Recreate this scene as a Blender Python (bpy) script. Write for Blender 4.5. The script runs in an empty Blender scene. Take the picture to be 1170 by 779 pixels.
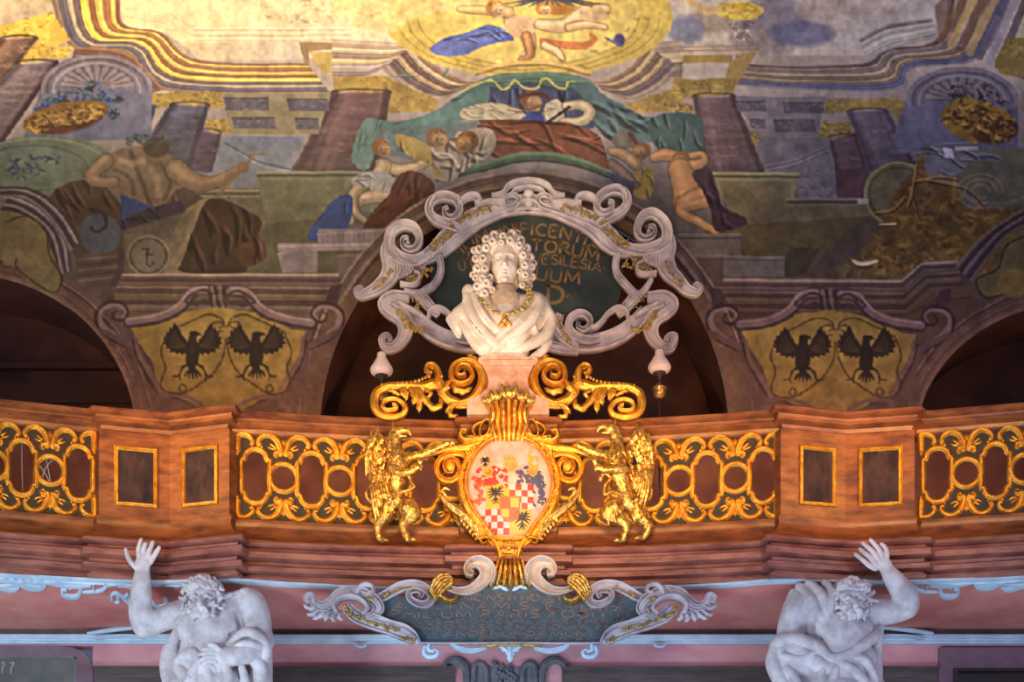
import bpy, math, random
import numpy as np
from mathutils import Vector

# ------------------------------------------------------------------ camera, world, lights
S = bpy.context.scene
C = S.collection
F = 1650.0            # focal length in pixels of the 1170 px wide frame
HY = 1100.0           # the horizon lies this far down (camera is level, lens shifted up)
EYE = 1.6
cd = bpy.data.cameras.new('camera'); cam = bpy.data.objects.new('camera', cd); C.objects.link(cam)
cd.sensor_width = 36; cd.lens = F * 36 / 1170
cd.shift_y = (HY - 389.5) / 1170
cd.clip_end = 200
cam.location = (0, 0, EYE); cam.rotation_euler = (math.pi / 2, 0, 0)
S.camera = cam
S.view_settings.view_transform = 'Standard'; S.view_settings.look = 'None'
S.view_settings.gamma = 1; S.view_settings.use_curve_mapping = False
S.view_settings.exposure = 0.0

w = bpy.data.worlds.new('world'); S.world = w; w.use_nodes = True
bg = w.node_tree.nodes['Background']; bg.inputs[0].default_value = (0.50, 0.60, 1.0, 1); bg.inputs[1].default_value = 0.16

def aim(o, t):
    o.rotation_euler = (Vector(t) - o.location).to_track_quat('-Z', 'Y').to_euler()
def area(name, loc, tgt, sx, sy, power, col):
    l = bpy.data.lights.new(name, 'AREA'); l.shape = 'RECTANGLE'; l.size = sx; l.size_y = sy; l.energy = power; l.color = col
    o = bpy.data.objects.new(name, l); C.objects.link(o); o.location = loc; aim(o, tgt); return o
def spot(name, loc, tgt, power, col, angle=60, blend=.6, size=.15):
    l = bpy.data.lights.new(name, 'SPOT'); l.energy = power; l.color = col; l.spot_size = math.radians(angle); l.spot_blend = blend; l.shadow_soft_size = size
    o = bpy.data.objects.new(name, l); C.objects.link(o); o.location = loc; aim(o, tgt); return o
WARM = (1.0, .60, .24)
# cool daylight from the low windows in front of the gallery: lights soffit, giants, cornice and, above the rail, the vault
def soft(o, deg): o.data.spread = math.radians(deg); return o
area('window_daylight_low', (0, 11.6, 1.0), (0, 15.7, 5.6), 11, 1.4, 300, (.56, .74, 1.0))
area('window_daylight_side', (-6.4, 8.5, 3.6), (1, 15.8, 5.6), 1.6, 2.6, 330, (.74, .84, 1.0))
area('window_daylight_high', (6.0, 6.0, 6.0), (2.6, 16.5, 10.6), 6, 2, 230, (.62, .60, 1.0))
# warm spotlights of the hall, aimed at the balcony, bust and vault
spot('spotlight_bust', (-3.0, 10.6, 5.0), (0.0, 15.1, 8.75), 1350, (1.0, .72, .42), 17, .8, .12)
spot('spotlight_arms', (0.6, 10.5, 6.0), (0, 15.0, 6.6), 60, (1.0, .66, .34), 22, .9)
soft(area('balcony_striplight', (0, 11.0, 6.4), (0, 15.1, 6.85), 10, .25, 66, (1.0, .50, .15)), 46)
spot('spotlight_balcony_left', (-6.4, 11.0, 7.2), (-3.3, 15.0, 7.05), 1000, (1.0, .54, .16), 26, .9)
spot('spotlight_balcony_right', (6.4, 11.0, 7.2), (3.2, 15.0, 7.0), 900, (1.0, .54, .16), 28, .9)
spot('spotlight_vault_left', (-4.4, 12.2, 8.6), (-4.0, 15.2, 12.0), 1500, (1.0, .72, .34), 95, 1, .5)
spot('spotlight_vault_centre', (0.4, 12.2, 8.8), (0.2, 15.0, 12.0), 640, (1.0, .76, .42), 80, 1, .5)
area('gallery_fill', (0, 15.9, 6.3), (0, 17.5, 7.3), 12, .3, 130, (1.0, .55, .3))  # added fill light, unseen behind the panels, brightens gallery wall and recesses
spot('wall_warm_fill', (0.5, 10.8, 5.2), (0, 17.3, 8.7), 900, (1.0, .66, .36), 62, 1, .3)  # added fill, spills warm light over the wall round the upper cartouche
# ------------------------------------------------------------------ measuring helpers
def W(px, py, d=0.0, Y0=15.0):
    """point seen at (px,py) on the plane Y0, then moved d 'plane pixels' towards the hall"""
    s = Y0 / F
    return ((px - 585) * s, Y0 - d * s, EYE + (HY - py) * s)
def Wa(p, Y0):
    p = np.asarray(p, float); s = Y0 / F
    return np.stack([(p[:, 0] - 585) * s, Y0 - p[:, 2] * s, EYE + (HY - p[:, 1]) * s], 1)
def tf(ox, oy, k):                      # crop coordinates -> frame coordinates
    return lambda pts: [(ox + p[0] / k, oy + p[1] / k) for p in pts]

# ------------------------------------------------------------------ materials
def srgb(r, g, b):
    f = lambda c: (c / 255) / 12.92 if c / 255 <= .04045 else ((c / 255 + .055) / 1.055) ** 2.4
    return (f(r), f(g), f(b), 1)
def mat(name, c1, c2=None, rough=.6, metal=0.0, scale=4.0, bump=0.0, bscale=30.0, stretch=(1, 1, 1), detail=6, lo=.38, hi=.62, spec=.5, coat=0.0):
    m = bpy.data.materials.new(name); m.use_nodes = True
    nt = m.node_tree; N = nt.nodes; L = nt.links
    b = N['Principled BSDF']; b.inputs['Roughness'].default_value = rough; b.inputs['Metallic'].default_value = metal
    b.inputs['Specular IOR Level'].default_value = spec; b.inputs['Coat Weight'].default_value = coat
    tc = N.new('ShaderNodeTexCoord'); g = N.new('ShaderNodeNewGeometry')
    mp = N.new('ShaderNodeMapping'); mp.inputs['Scale'].default_value = stretch
    L.new(g.outputs['Position'], mp.inputs['Vector'])
    if c2 is None: b.inputs['Base Color'].default_value = c1
    else:
        n = N.new('ShaderNodeTexNoise'); n.inputs['Scale'].default_value = scale; n.inputs['Detail'].default_value = detail; n.inputs['Roughness'].default_value = .6
        L.new(mp.outputs[0], n.inputs['Vector'])
        r = N.new('ShaderNodeValToRGB'); r.color_ramp.elements[0].position = lo; r.color_ramp.elements[1].position = hi
        r.color_ramp.elements[0].color = c1; r.color_ramp.elements[1].color = c2
        L.new(n.outputs['Fac'], r.inputs[0]); L.new(r.outputs[0], b.inputs['Base Color'])
    if bump:
        n2 = N.new('ShaderNodeTexNoise'); n2.inputs['Scale'].default_value = bscale; n2.inputs['Detail'].default_value = 5
        L.new(mp.outputs[0], n2.inputs['Vector'])
        bp = N.new('ShaderNodeBump'); bp.inputs['Strength'].default_value = bump; bp.inputs['Distance'].default_value = .02
        L.new(n2.outputs['Fac'], bp.inputs['Height']); L.new(bp.outputs[0], b.inputs['Normal'])
    return m
M = {}
M['gold'] = mat('gilding', (.60, .26, .022, 1), (.86, .46, .06, 1), rough=.29, metal=.8, scale=14, bump=.45, bscale=70)
M['gold_worn'] = mat('worn_gilding', (.42, .20, .03, 1), (.84, .52, .12, 1), rough=.27, metal=.82, scale=22, bump=.32, bscale=70, lo=.42, hi=.56)
M['gold_dull'] = mat('dull_gilding', (.30, .19, .05, 1), (.62, .44, .13, 1), rough=.4, metal=.5, scale=18, bump=.4, bscale=70)
M['stucco'] = mat('white_stucco', (.40, .35, .37, 1), (.66, .60, .61, 1), rough=.7, scale=5, bump=.15, bscale=40)
M['stucco_blue'] = mat('pale_blue_stucco', (.46, .64, .76, 1), (.62, .80, .90, 1), rough=.7, scale=5)
M['marble'] = mat('pale_marble', (.50, .41, .33, 1), (.70, .60, .50, 1), rough=.42, scale=6, bump=.08, bscale=50)
M['sandstone'] = mat('grey_sandstone', (.50, .46, .46, 1), (.76, .71, .69, 1), rough=.75, scale=6, bump=.2, bscale=45)
M['pinkmarble'] = mat('pink_marble', (.48, .25, .15, 1), (.66, .41, .28, 1), rough=.4, scale=9, bump=.05)
M['wood'] = mat('painted_wood', (.10, .028, .012, 1), (.31, .105, .030, 1), rough=.42, scale=3.5, bump=.12, bscale=25, stretch=(1, 1, 3.5), lo=.34, hi=.66, spec=.35, coat=.05)
M['wood_low'] = mat('red_marbled_wood', (.16, .048, .038, 1), (.42, .165, .115, 1), rough=.45, scale=3.0, bump=.12, bscale=25, stretch=(1, 1, 4), lo=.34, hi=.66, coat=.1)
M['panel'] = mat('grey_brown_panel', (.016, .011, .016, 1), (.060, .032, .030, 1), rough=.6, scale=3.2, stretch=(2, 2, 1), spec=.15)
M['backboard'] = mat('dark_green_board', (.016, .013, .007, 1), (.035, .026, .013, 1), rough=.6, scale=12)
M['slate'] = mat('dark_green_slate', (.012, .021, .022, 1), (.032, .046, .042, 1), rough=.55, scale=3)
M['slate_low'] = mat('grey_green_slate', (.045, .075, .085, 1), (.10, .14, .15, 1), rough=.6, scale=14, lo=.3, hi=.7)
M['lettering'] = mat('tarnished_gold_letter', (.19, .11, .035, 1), rough=.5)
M['lettering_low'] = mat('bronze_letter', (.27, .16, .11, 1), rough=.5)
M['gallery'] = mat('red_brown_panelling', (.12, .04, .028, 1), (.20, .075, .05, 1), rough=.6, scale=3)
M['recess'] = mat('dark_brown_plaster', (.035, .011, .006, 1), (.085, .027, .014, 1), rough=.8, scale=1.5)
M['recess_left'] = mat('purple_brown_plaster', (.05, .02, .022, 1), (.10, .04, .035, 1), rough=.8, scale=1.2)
M['pink'] = mat('pink_plaster', (.56, .25, .28, 1), (.72, .38, .39, 1), rough=.75, scale=1.6, bump=.08, stretch=(.7, 1, 1.6))
M['soffit'] = mat('brick_red_plaster', (.64, .20, .165, 1), (.80, .34, .28, 1), rough=.75, scale=1.4, bump=.06)
M['grey'] = mat('grey_stone', (.11, .12, .14, 1), (.2, .2, .22, 1), rough=.7, scale=10, bump=.2)
M['greenboard'] = mat('grey_green_board', (.085, .10, .09, 1), (.14, .15, .13, 1), rough=.5, scale=4)
M['dark'] = mat('dark_timber', (.02, .012, .012, 1), (.035, .02, .02, 1), rough=.6, scale=4)
M['purple'] = mat('purple_timber', (.16, .09, .12, 1), (.22, .13, .16, 1), rough=.6, scale=4)
M['opal'] = mat('opal_glass', (.72, .60, .60, 1), rough=.12, spec=.6, coat=.5)
M['brass'] = mat('aged_brass', (.22, .12, .04, 1), (.40, .25, .08, 1), rough=.35, metal=.8, scale=30)
M['floor'] = mat('stone_floor', (.16, .12, .10, 1), (.25, .20, .17, 1), rough=.5, scale=2)
M['cable'] = mat('white_cable', (.75, .72, .72, 1), rough=.4)
for k, c in dict(paint_red=(190, 60, 45), paint_white=(235, 205, 195), paint_yellow=(235, 180, 60), paint_black=(40, 30, 35), paint_orange=(205, 100, 50), paint_blue=(85, 85, 110)).items():
    M[k] = mat(k, tuple(v * .72 for v in srgb(*c)[:3]) + (1,), rough=.45)

# ------------------------------------------------------------------ objects
def link(o, parent=None):
    C.objects.link(o)
    if parent is not None: o.parent = parent
    return o
def rootloc(p):
    l = Vector((0, 0, 0))
    while p is not None: l = l + p.location; p = p.parent
    return l
def obj(name, V, Fc, m, parent=None, smooth=True, flat_angle=None, origin=None, recalc=True):
    V = np.asarray(V, float)
    if origin is None: c = (V.min(0) + V.max(0)) / 2; c[2] = V[:, 2].min() if parent is None else c[2]
    else: c = np.array(origin, float)
    me = bpy.data.meshes.new(name); me.from_pydata((V - c).tolist(), [], Fc)
    me.validate()
    if len(V) < 60000 and recalc:
        import bmesh
        bm = bmesh.new(); bm.from_mesh(me); bmesh.ops.recalc_face_normals(bm, faces=bm.faces); bm.to_mesh(me); bm.free()
    me.update()
    if smooth:
        me.polygons.foreach_set('use_smooth', [True] * len(me.polygons))
        if flat_angle: me.set_sharp_from_angle(angle=math.radians(flat_angle))
    o = bpy.data.objects.new(name, me)
    if isinstance(m, (list, tuple)):
        for k in m: me.materials.append(k)
    else: me.materials.append(m)
    link(o, parent)
    o.location = Vector(c) - rootloc(parent)
    return o
def tag(o, label, cat, group=None):
    o['label'] = label; o['category'] = cat
    if group: o['group'] = group
    return o
def thing(name, label, cat, loc, group=None):
    o = bpy.data.objects.new(name, None); o.empty_display_size = .1
    link(o); o.location = loc
    return tag(o, label, cat, group)
def struct(o): o['kind'] = 'structure'; return o
class MB:                                  # collects shapes of ONE part
    def __init__(s): s.V = []; s.F = []; s.n = 0
    def add(s, V, Fc):
        V = np.asarray(V, float)
        s.V.append(V); s.F += [tuple(int(i) + s.n for i in f) for f in Fc]; s.n += len(V); return s
    def box(s, x0, x1, y0, y1, z0, z1):
        V = [(x, y, z) for x in (x0, x1) for y in (y0, y1) for z in (z0, z1)]
        return s.add(V, [(0, 1, 3, 2), (4, 6, 7, 5), (0, 4, 5, 1), (2, 3, 7, 6), (0, 2, 6, 4), (1, 5, 7, 3)])
    def obj(s, name, m, parent=None, map=None, **k):
        V = np.concatenate(s.V)
        if map: V = map(V)
        return obj(name, V, s.F, m, parent, **k)

def cr(pts, n=8, closed=False):            # Catmull-Rom through points of any dimension
    P = np.asarray(pts, float); m = len(P)
    out = []
    idx = range(m if closed else m - 1)
    for i in idx:
        if closed: p0, p1, p2, p3 = P[(i - 1) % m], P[i], P[(i + 1) % m], P[(i + 2) % m]
        else: p0, p1, p2, p3 = P[max(i - 1, 0)], P[i], P[i + 1], P[min(i + 2, m - 1)]
        for t in np.linspace(0, 1, n, endpoint=False):
            out.append(.5 * ((2 * p1) + (-p0 + p2) * t + (2 * p0 - 5 * p1 + 4 * p2 - p3) * t * t + (-p0 + 3 * p1 - 3 * p2 + p3) * t ** 3))
    if not closed: out.append(P[-1])
    return np.array(out)
def spiral(cx, cy, r0, r1, a0, turns, n=40, cw=False, sy=1.0):
    """points from radius r0 at angle a0 (deg, 0 = right, 90 = up on the picture) winding in to r1"""
    t = np.linspace(0, 1, n); a = math.radians(a0) + (-1 if cw else 1) * turns * 2 * math.pi * t
    r = r0 + (r1 - r0) * t ** .9
    return np.stack([cx + r * np.cos(a), cy - r * sy * np.sin(a)], 1)
PROF = {
 'round': [(-1, 0), (-.92, .45), (-.7, .75), (-.38, .95), (0, 1), (.38, .95), (.7, .75), (.92, .45), (1, 0)],
 'channel': [(-1, 0), (-1, .8), (-.9, 1), (-.72, .95), (-.6, .55), (-.25, .38), (.25, .38), (.6, .55), (.72, .95), (.9, 1), (1, .8), (1, 0)],
 'fillet': [(-1, 0), (-1, .75), (-.92, .95), (-.78, .95), (-.7, .6), (-.58, .55), (-.5, .82), (-.2, .9), (0, .74), (.2, .9), (.5, .82), (.58, .55), (.7, .6), (.78, .95), (.92, .95), (1, .75), (1, 0)],
 'ridge': [(-1, 0), (-.9, .4), (-.6, .45), (-.45, .85), (-.2, 1), (0, .6), (.2, 1), (.45, .85), (.6, .45), (.9, .4), (1, 0)],
 'flat': [(-1, 0), (-1, .9), (-.85, 1), (.85, 1), (1, .9), (1, 0)],
 'leaf': [(-1, 0), (-.95, .35), (-.7, .6), (-.35, .55), (-.12, 1), (.12, 1), (.35, .55), (.7, .6), (.95, .35), (1, 0)],
}
def band(mb, path, wd, th, d0=0.0, prof='round', closed=False, taper=(0, 0)):
    """ribbon along a 2-D path (frame px), half width wd, relief th, standing off d0 (may all be arrays)"""
    P = np.asarray(path, float)[:, :2]; n = len(P)
    wd = np.broadcast_to(np.asarray(wd, float), (n,)) if np.ndim(wd) == 0 or len(wd) == n else np.interp(np.linspace(0, 1, n), np.linspace(0, 1, len(wd)), wd)
    th = np.broadcast_to(np.asarray(th, float), (n,)) if np.ndim(th) == 0 or len(th) == n else np.interp(np.linspace(0, 1, n), np.linspace(0, 1, len(th)), th)
    d0 = np.broadcast_to(np.asarray(d0, float), (n,)) if np.ndim(d0) == 0 or len(d0) == n else np.interp(np.linspace(0, 1, n), np.linspace(0, 1, len(d0)), d0)
    if closed: T = np.roll(P, -1, 0) - np.roll(P, 1, 0)
    else: T = np.gradient(P, axis=0)
    T /= np.linalg.norm(T, axis=1)[:, None] + 1e-9
    Nn = np.stack([-T[:, 1], T[:, 0]], 1)
    pr = np.array(PROF[prof]); m = len(pr)
    V = np.zeros((n, m, 3))
    V[:, :, :2] = P[:, None] + Nn[:, None] * (pr[None, :, 0:1] * wd[:, None, None])
    V[:, :, 2] = d0[:, None] + pr[None, :, 1] * th[:, None]
    Fc = []
    for i in range(n if closed else n - 1):
        a = i * m; b = ((i + 1) % n) * m
        for j in range(m):
            k = (j + 1) % m
            Fc.append((a + j, a + k, b + k, b + j))
    if not closed:
        Fc.append(tuple(range(m - 1, -1, -1))); Fc.append(tuple((n - 1) * m + j for j in range(m)))
    return mb.add(V.reshape(-1, 3), Fc)
def ball(mb, x, y, d, r, ry=None, rd=None, nu=10, nv=7):
    ry = ry or r; rd = rd or r
    V = []; Fc = []
    for j in range(nv + 1):
        p = math.pi * j / nv
        for i in range(nu):
            a = 2 * math.pi * i / nu
            V.append((x + r * math.sin(p) * math.cos(a), y - ry * math.cos(p), d + rd * math.sin(p) * math.sin(a)))
    for j in range(nv):
        for i in range(nu):
            k = (i + 1) % nu
            Fc.append((j * nu + i, j * nu + k, (j + 1) * nu + k, (j + 1) * nu + i))
    return mb.add(V, Fc)
def leaf(mb, spine, wd, d0, rise, lobes=4, n=22, curl=0.0, depth=.35):
    """acanthus leaf: lobed outline round a curved spine, raised mid-rib, closed back"""
    sp = cr(spine, 8); t = np.linspace(0, 1, len(sp)); ts = np.linspace(0, 1, n)
    P = np.stack([np.interp(ts, t, sp[:, 0]), np.interp(ts, t, sp[:, 1])], 1)
    T = np.gradient(P, axis=0); T /= np.linalg.norm(T, axis=1)[:, None] + 1e-9
    Nn = np.stack([-T[:, 1], T[:, 0]], 1)
    env = np.sin(np.pi * np.clip(ts * .93 + .07, 0, 1)) ** .6
    lob = 1 - depth * np.abs(np.cos(np.pi * lobes * ts)) ** 2
    hw = wd * env * lob + .15
    us = np.array([-1, -.62, -.3, -.08, .08, .3, .62, 1]); hs = np.array([.1, .62, .5, 1, 1, .5, .62, .1])
    V = []; Fc = []; m = len(us)
    for i in range(n):
        z = d0 + curl * ts[i] ** 2
        for u, h in zip(us, hs):
            q = P[i] + Nn[i] * hw[i] * u + T[i] * abs(u) * wd * .35 * -1
            V.append((q[0], q[1], z + rise * (.25 + .75 * h) * (.35 + .65 * env[i])))
        V.append((P[i][0], P[i][1], z - rise * .3))
    m2 = m + 1
    for i in range(n - 1):
        for j in range(m2):
            k = (j + 1) % m2
            Fc.append((i * m2 + j, i * m2 + k, (i + 1) * m2 + k, (i + 1) * m2 + j))
    Fc.append(tuple(range(m2 - 1, -1, -1))); Fc.append(tuple((n - 1) * m2 + j for j in range(m2)))
    return mb.add(V, Fc)
def plate(mb, pts, d0, d1, n=0, closed=True):
    """solid plate with outline pts between stand-offs d0 (back) and d1 (front)"""
    P = np.asarray(pts, float)[:, :2]; k = len(P)
    V = [(x, y, d0) for x, y in P] + [(x, y, d1) for x, y in P]
    Fc = [tuple(range(k)), tuple(range(2 * k - 1, k - 1, -1))] + [(i, (i + 1) % k, k + (i + 1) % k, k + i) for i in range(k)]
    return mb.add(V, Fc)
def mirror(pts, c=583.0):
    return [(2 * c - p[0],) + tuple(p[1:]) for p in pts]
def lathe(mb, cx, prof, n=24, d=0.0):      # prof: (radius, y) rows from bottom up
    V = []; Fc = []
    for r, y in prof:
        for i in range(n):
            a = 2 * math.pi * i / n; V.append((cx + r * math.cos(a), y, d + r * math.sin(a)))
    for j in range(len(prof) - 1):
        for i in range(n):
            k = (i + 1) % n; Fc.append((j * n + i, j * n + k, (j + 1) * n + k, (j + 1) * n + i))
    Fc.append(tuple(range(n))); Fc.append(tuple((len(prof) - 1) * n + i for i in range(n - 1, -1, -1)))
    return mb.add(V, Fc)

# ------------------------------------------------------------------ sculpting: smooth distance fields meshed by surface nets
class Clay:
    """works in (px, -py, depth) space; units are frame pixels on the plane Y0"""
    def __init__(s, x0, x1, y0, y1, d0, d1, h=.8):
        s.h = h; s.o = np.array([x0, -y1, d0], float)
        s.n = (np.ceil((np.array([x1 - x0, y1 - y0, d1 - d0])) / h).astype(int) + 1)
        s.D = np.full(s.n, 8.0, np.float32)
    def _sub(s, lo, hi):
        a = np.maximum(np.floor((lo - s.o) / s.h).astype(int), 0); b = np.minimum(np.ceil((hi - s.o) / s.h).astype(int) + 1, s.n)
        if (b <= a).any(): return None
        ax = [(s.o[i] + s.h * np.arange(a[i], b[i])).astype(np.float32) for i in range(3)]
        X, Y, Z = np.meshgrid(*ax, indexing='ij')
        return tuple(slice(a[i], b[i]) for i in range(3)), X, Y, Z
    def _put(s, sl, d, k, op):
        A = s.D[sl]
        if op == 'add':
            hh = np.maximum(k - np.abs(A - d), 0) / k if k > 0 else 0
            s.D[sl] = np.minimum(A, d) - hh * hh * k * .25
        else:
            hh = np.maximum(k - np.abs(A + d), 0) / k if k > 0 else 0
            s.D[sl] = np.maximum(A, -d) + hh * hh * k * .25
    def cone(s, a, b, ra, rb, k=2.0, op='add', flat=1.0):
        a = np.array([a[0], -a[1], a[2]], float); b = np.array([b[0], -b[1], b[2]], float)
        m = max(ra, rb) + k + 2 * s.h
        r = s._sub(np.minimum(a, b) - m, np.maximum(a, b) + m)
        if r is None: return s
        sl, X, Y, Z = r; ab = b - a; L = max(ab @ ab, 1e-6)
        px, py, pz = X - a[0], Y - a[1], Z - a[2]
        t = np.clip((px * ab[0] + py * ab[1] + pz * ab[2]) / L, 0, 1)
        d = np.sqrt((px - t * ab[0]) ** 2 + (py - t * ab[1]) ** 2 + ((pz - t * ab[2]) / flat) ** 2) - (ra + (rb - ra) * t)
        s._put(sl, d * min(flat, 1), k, op); return s
    def tube(s, pts, rad, k=2.0, op='add', smooth=0, flat=1.0):
        P = np.asarray(pts, float)
        if P.shape[1] == 2: P = np.concatenate([P, np.zeros((len(P), 1))], 1)
        R = np.interp(np.linspace(0, 1, len(P)), np.linspace(0, 1, len(np.atleast_1d(rad))), np.atleast_1d(rad))
        if smooth:
            Q = cr(np.concatenate([P, R[:, None]], 1), smooth); P = Q[:, :3]; R = np.maximum(Q[:, 3], .2)
        for i in range(len(P) - 1): s.cone(P[i], P[i + 1], R[i], R[i + 1], k, op, flat)
        return s
    def ell(s, c, r, k=2.0, op='add', rot=0.0, rx=0.0):
        """ellipsoid centre c, radii (x,y,depth); rot turns it in the picture plane, rx tips its top towards the hall (deg)"""
        c = np.array([c[0], -c[1], c[2]], float); r = np.broadcast_to(np.array(r, float), (3,)); m = r.max() + k + 2 * s.h
        q = s._sub(c - m, c + m)
        if q is None: return s
        sl, X, Y, Z = q; x, y, z = X - c[0], Y - c[1], Z - c[2]
        if rot: ca, sa = math.cos(math.radians(rot)), math.sin(math.radians(rot)); x, y = x * ca + y * sa, -x * sa + y * ca
        if rx: ca, sa = math.cos(math.radians(rx)), math.sin(math.radians(rx)); y, z = y * ca + z * sa, -y * sa + z * ca
        k0 = np.sqrt((x / r[0]) ** 2 + (y / r[1]) ** 2 + (z / r[2]) ** 2) + 1e-6
        k1 = np.sqrt((x / r[0] ** 2) ** 2 + (y / r[1] ** 2) ** 2 + (z / r[2] ** 2) ** 2) + 1e-6
        s._put(sl, k0 * (k0 - 1) / k1, k, op); return s
    def cut(s, axis, val, keep='less'):
        """flat cut: axis 0=x 1=y(down) 2=depth"""
        g = [s.o[i] + s.h * np.arange(s.n[i]) for i in range(3)][axis]
        if axis == 1: g = -g
        d = (g - val) if keep == 'less' else (val - g)
        sh = [1, 1, 1]; sh[axis] = -1
        s.D = np.maximum(s.D, d.reshape(sh).astype(np.float32)); return s
    def rough(s, amp, sc, seed=0):
        r = np.random.RandomState(seed); g = r.rand(*[int(v * s.h / sc) + 3 for v in s.n]).astype(np.float32)
        ii = [np.arange(v) * s.h / sc for v in s.n]
        i0 = [a.astype(int) for a in ii]; fr = [(a - b) for a, b in zip(ii, i0)]; fr = [f * f * (3 - 2 * f) for f in fr]
        def lerp(A, ax):
            sh = [1, 1, 1]; sh[ax] = -1; f = fr[ax].reshape(sh).astype(np.float32)
            return np.take(A, i0[ax], ax) * (1 - f) + np.take(A, i0[ax] + 1, ax) * f
        s.D += amp * (lerp(lerp(lerp(g, 0), 1), 2) - .5); return s
    def mesh(s):
        D = s.D; D[0] = D[-1] = 2; D[:, 0] = D[:, -1] = 2; D[:, :, 0] = D[:, :, -1] = 2
        I = D < 0
        nx, ny, nz = D.shape
        cs = np.zeros((nx - 1, ny - 1, nz - 1), np.int8)
        for a in (0, 1):
            for b in (0, 1):
                for c in (0, 1): cs += I[a:nx - 1 + a, b:ny - 1 + b, c:nz - 1 + c]
        act = np.argwhere((cs > 0) & (cs < 8))
        idx = -np.ones(cs.shape, np.int32); idx[tuple(act.T)] = np.arange(len(act))
        P = np.zeros((len(act), 3)); cnt = np.zeros(len(act))
        cor = [(a, b, c) for a in (0, 1) for b in (0, 1) for c in (0, 1)]
        for i in range(8):
            for j in range(i + 1, 8):
                if sum(abs(cor[i][q] - cor[j][q]) for q in range(3)) != 1: continue
                va = D[tuple((act + cor[i]).T)]; vb = D[tuple((act + cor[j]).T)]
                m = (va < 0) != (vb < 0); t = va[m] / (va[m] - vb[m])
                P[m] += np.array(cor[i]) + t[:, None] * (np.array(cor[j]) - np.array(cor[i])); cnt[m] += 1
        P = (act + P / cnt[:, None]) * s.h + s.o
        Fc = []
        for ax in range(3):
            e = np.zeros(3, int); e[ax] = 1; u = (ax + 1) % 3; v = (ax + 2) % 3
            A = I[tuple(slice(0, n - (1 if q == ax else 0)) for q, n in enumerate(D.shape))]
            B = I[tuple(slice(1 if q == ax else 0, n) for q, n in enumerate(D.shape))]
            for flip in (False, True):
                E = np.argwhere(A & ~B if not flip else ~A & B)
                E = E[(E[:, u] > 0) & (E[:, v] > 0) & (E[:, u] < D.shape[u] - 1) & (E[:, v] < D.shape[v] - 1)]
                du = np.zeros(3, int); du[u] = 1; dv = np.zeros(3, int); dv[v] = 1
                q = np.stack([idx[tuple(E.T)], idx[tuple((E - du).T)], idx[tuple((E - du - dv).T)], idx[tuple((E - dv).T)]], 1)
                if flip: q = q[:, ::-1]
                Fc.append(q)
        Fc = np.concatenate(Fc); P[:, 1] *= -1
        return P, Fc
    def obj(s, name, m, parent, Y0, relax=1, map=None):
        P, Fc = s.mesh()
        for _ in range(relax):                    # light Laplacian smoothing takes the grid out of the surface
            A = np.zeros_like(P); n = np.zeros(len(P))
            for j in range(4):
                a = Fc[:, j]; b = Fc[:, (j + 1) % 4]
                for q in range(3): A[:, q] += np.bincount(a, P[b, q], len(P)) + np.bincount(b, P[a, q], len(P))
                n += np.bincount(a, minlength=len(P)) + np.bincount(b, minlength=len(P))
            P = P * .5 + .5 * A / np.maximum(n, 1)[:, None]
        V = Wa(P, Y0) if map is None else map(P)
        return obj(name, V, Fc.tolist(), m, parent)
# ------------------------------------------------------------------ the frescoed wall and vault
CX0, CY0, CX1, CY1 = -60, -70, 1230, 480            # extent of the painting in frame pixels
CW, CH = CX1 - CX0, CY1 - CY0
rng = np.random.RandomState(7)
YY, XX = np.mgrid[0:CH, 0:CW].astype(np.float32); XX += CX0; YY += CY0
def vnoise(sc, seed, sx=1.0, sy=1.0):
    r = np.random.RandomState(seed)
    gx = XX * sx / sc + 500; gy = YY * sy / sc + 500
    gx -= gx.min(); gy -= gy.min()
    g = r.rand(int(gy.max()) + 3, int(gx.max()) + 3).astype(np.float32)
    ix = gx.astype(int); iy = gy.astype(int); fx = gx - ix; fy = gy - iy; fx = fx * fx * (3 - 2 * fx); fy = fy * fy * (3 - 2 * fy)
    return (g[iy, ix] * (1 - fx) + g[iy, ix + 1] * fx) * (1 - fy) + (g[iy + 1, ix] * (1 - fx) + g[iy + 1, ix + 1] * fx) * fy - .5
def fbm(sc, seed, sx=1.0, sy=1.0, o=4):
    return sum(vnoise(sc / 2 ** i, seed + i, sx, sy) * .5 ** i for i in range(o))
NA = fbm(60, 1); NB = fbm(14, 20); NC = fbm(5, 40, o=2); ND = fbm(9, 60, .35, 2.0)
WX = fbm(22, 80, o=2) * 1.8; WY = fbm(22, 90, o=2) * 1.8     # hand-drawn wobble
PX = np.zeros((CH, CW, 3), np.float32)
def box_of(P, m):
    x0 = max(int(P[:, 0].min() - m - CX0), 0); x1 = min(int(P[:, 0].max() + m - CX0) + 2, CW)
    y0 = max(int(P[:, 1].min() - m - CY0), 0); y1 = min(int(P[:, 1].max() + m - CY0) + 2, CH)
    return (slice(y0, y1), slice(x0, x1)) if x1 > x0 and y1 > y0 else None
def put(sl, mask, col, tex=0.0, N=None):
    col = np.array(col, np.float32)
    if col.ndim == 1: col = col[None, None, :]
    if tex: col = col * (1 + .55 * tex * (N if N is not None else NB)[sl][..., None])
    PX[sl] = PX[sl] * (1 - mask[..., None]) + col * mask[..., None]
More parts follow.
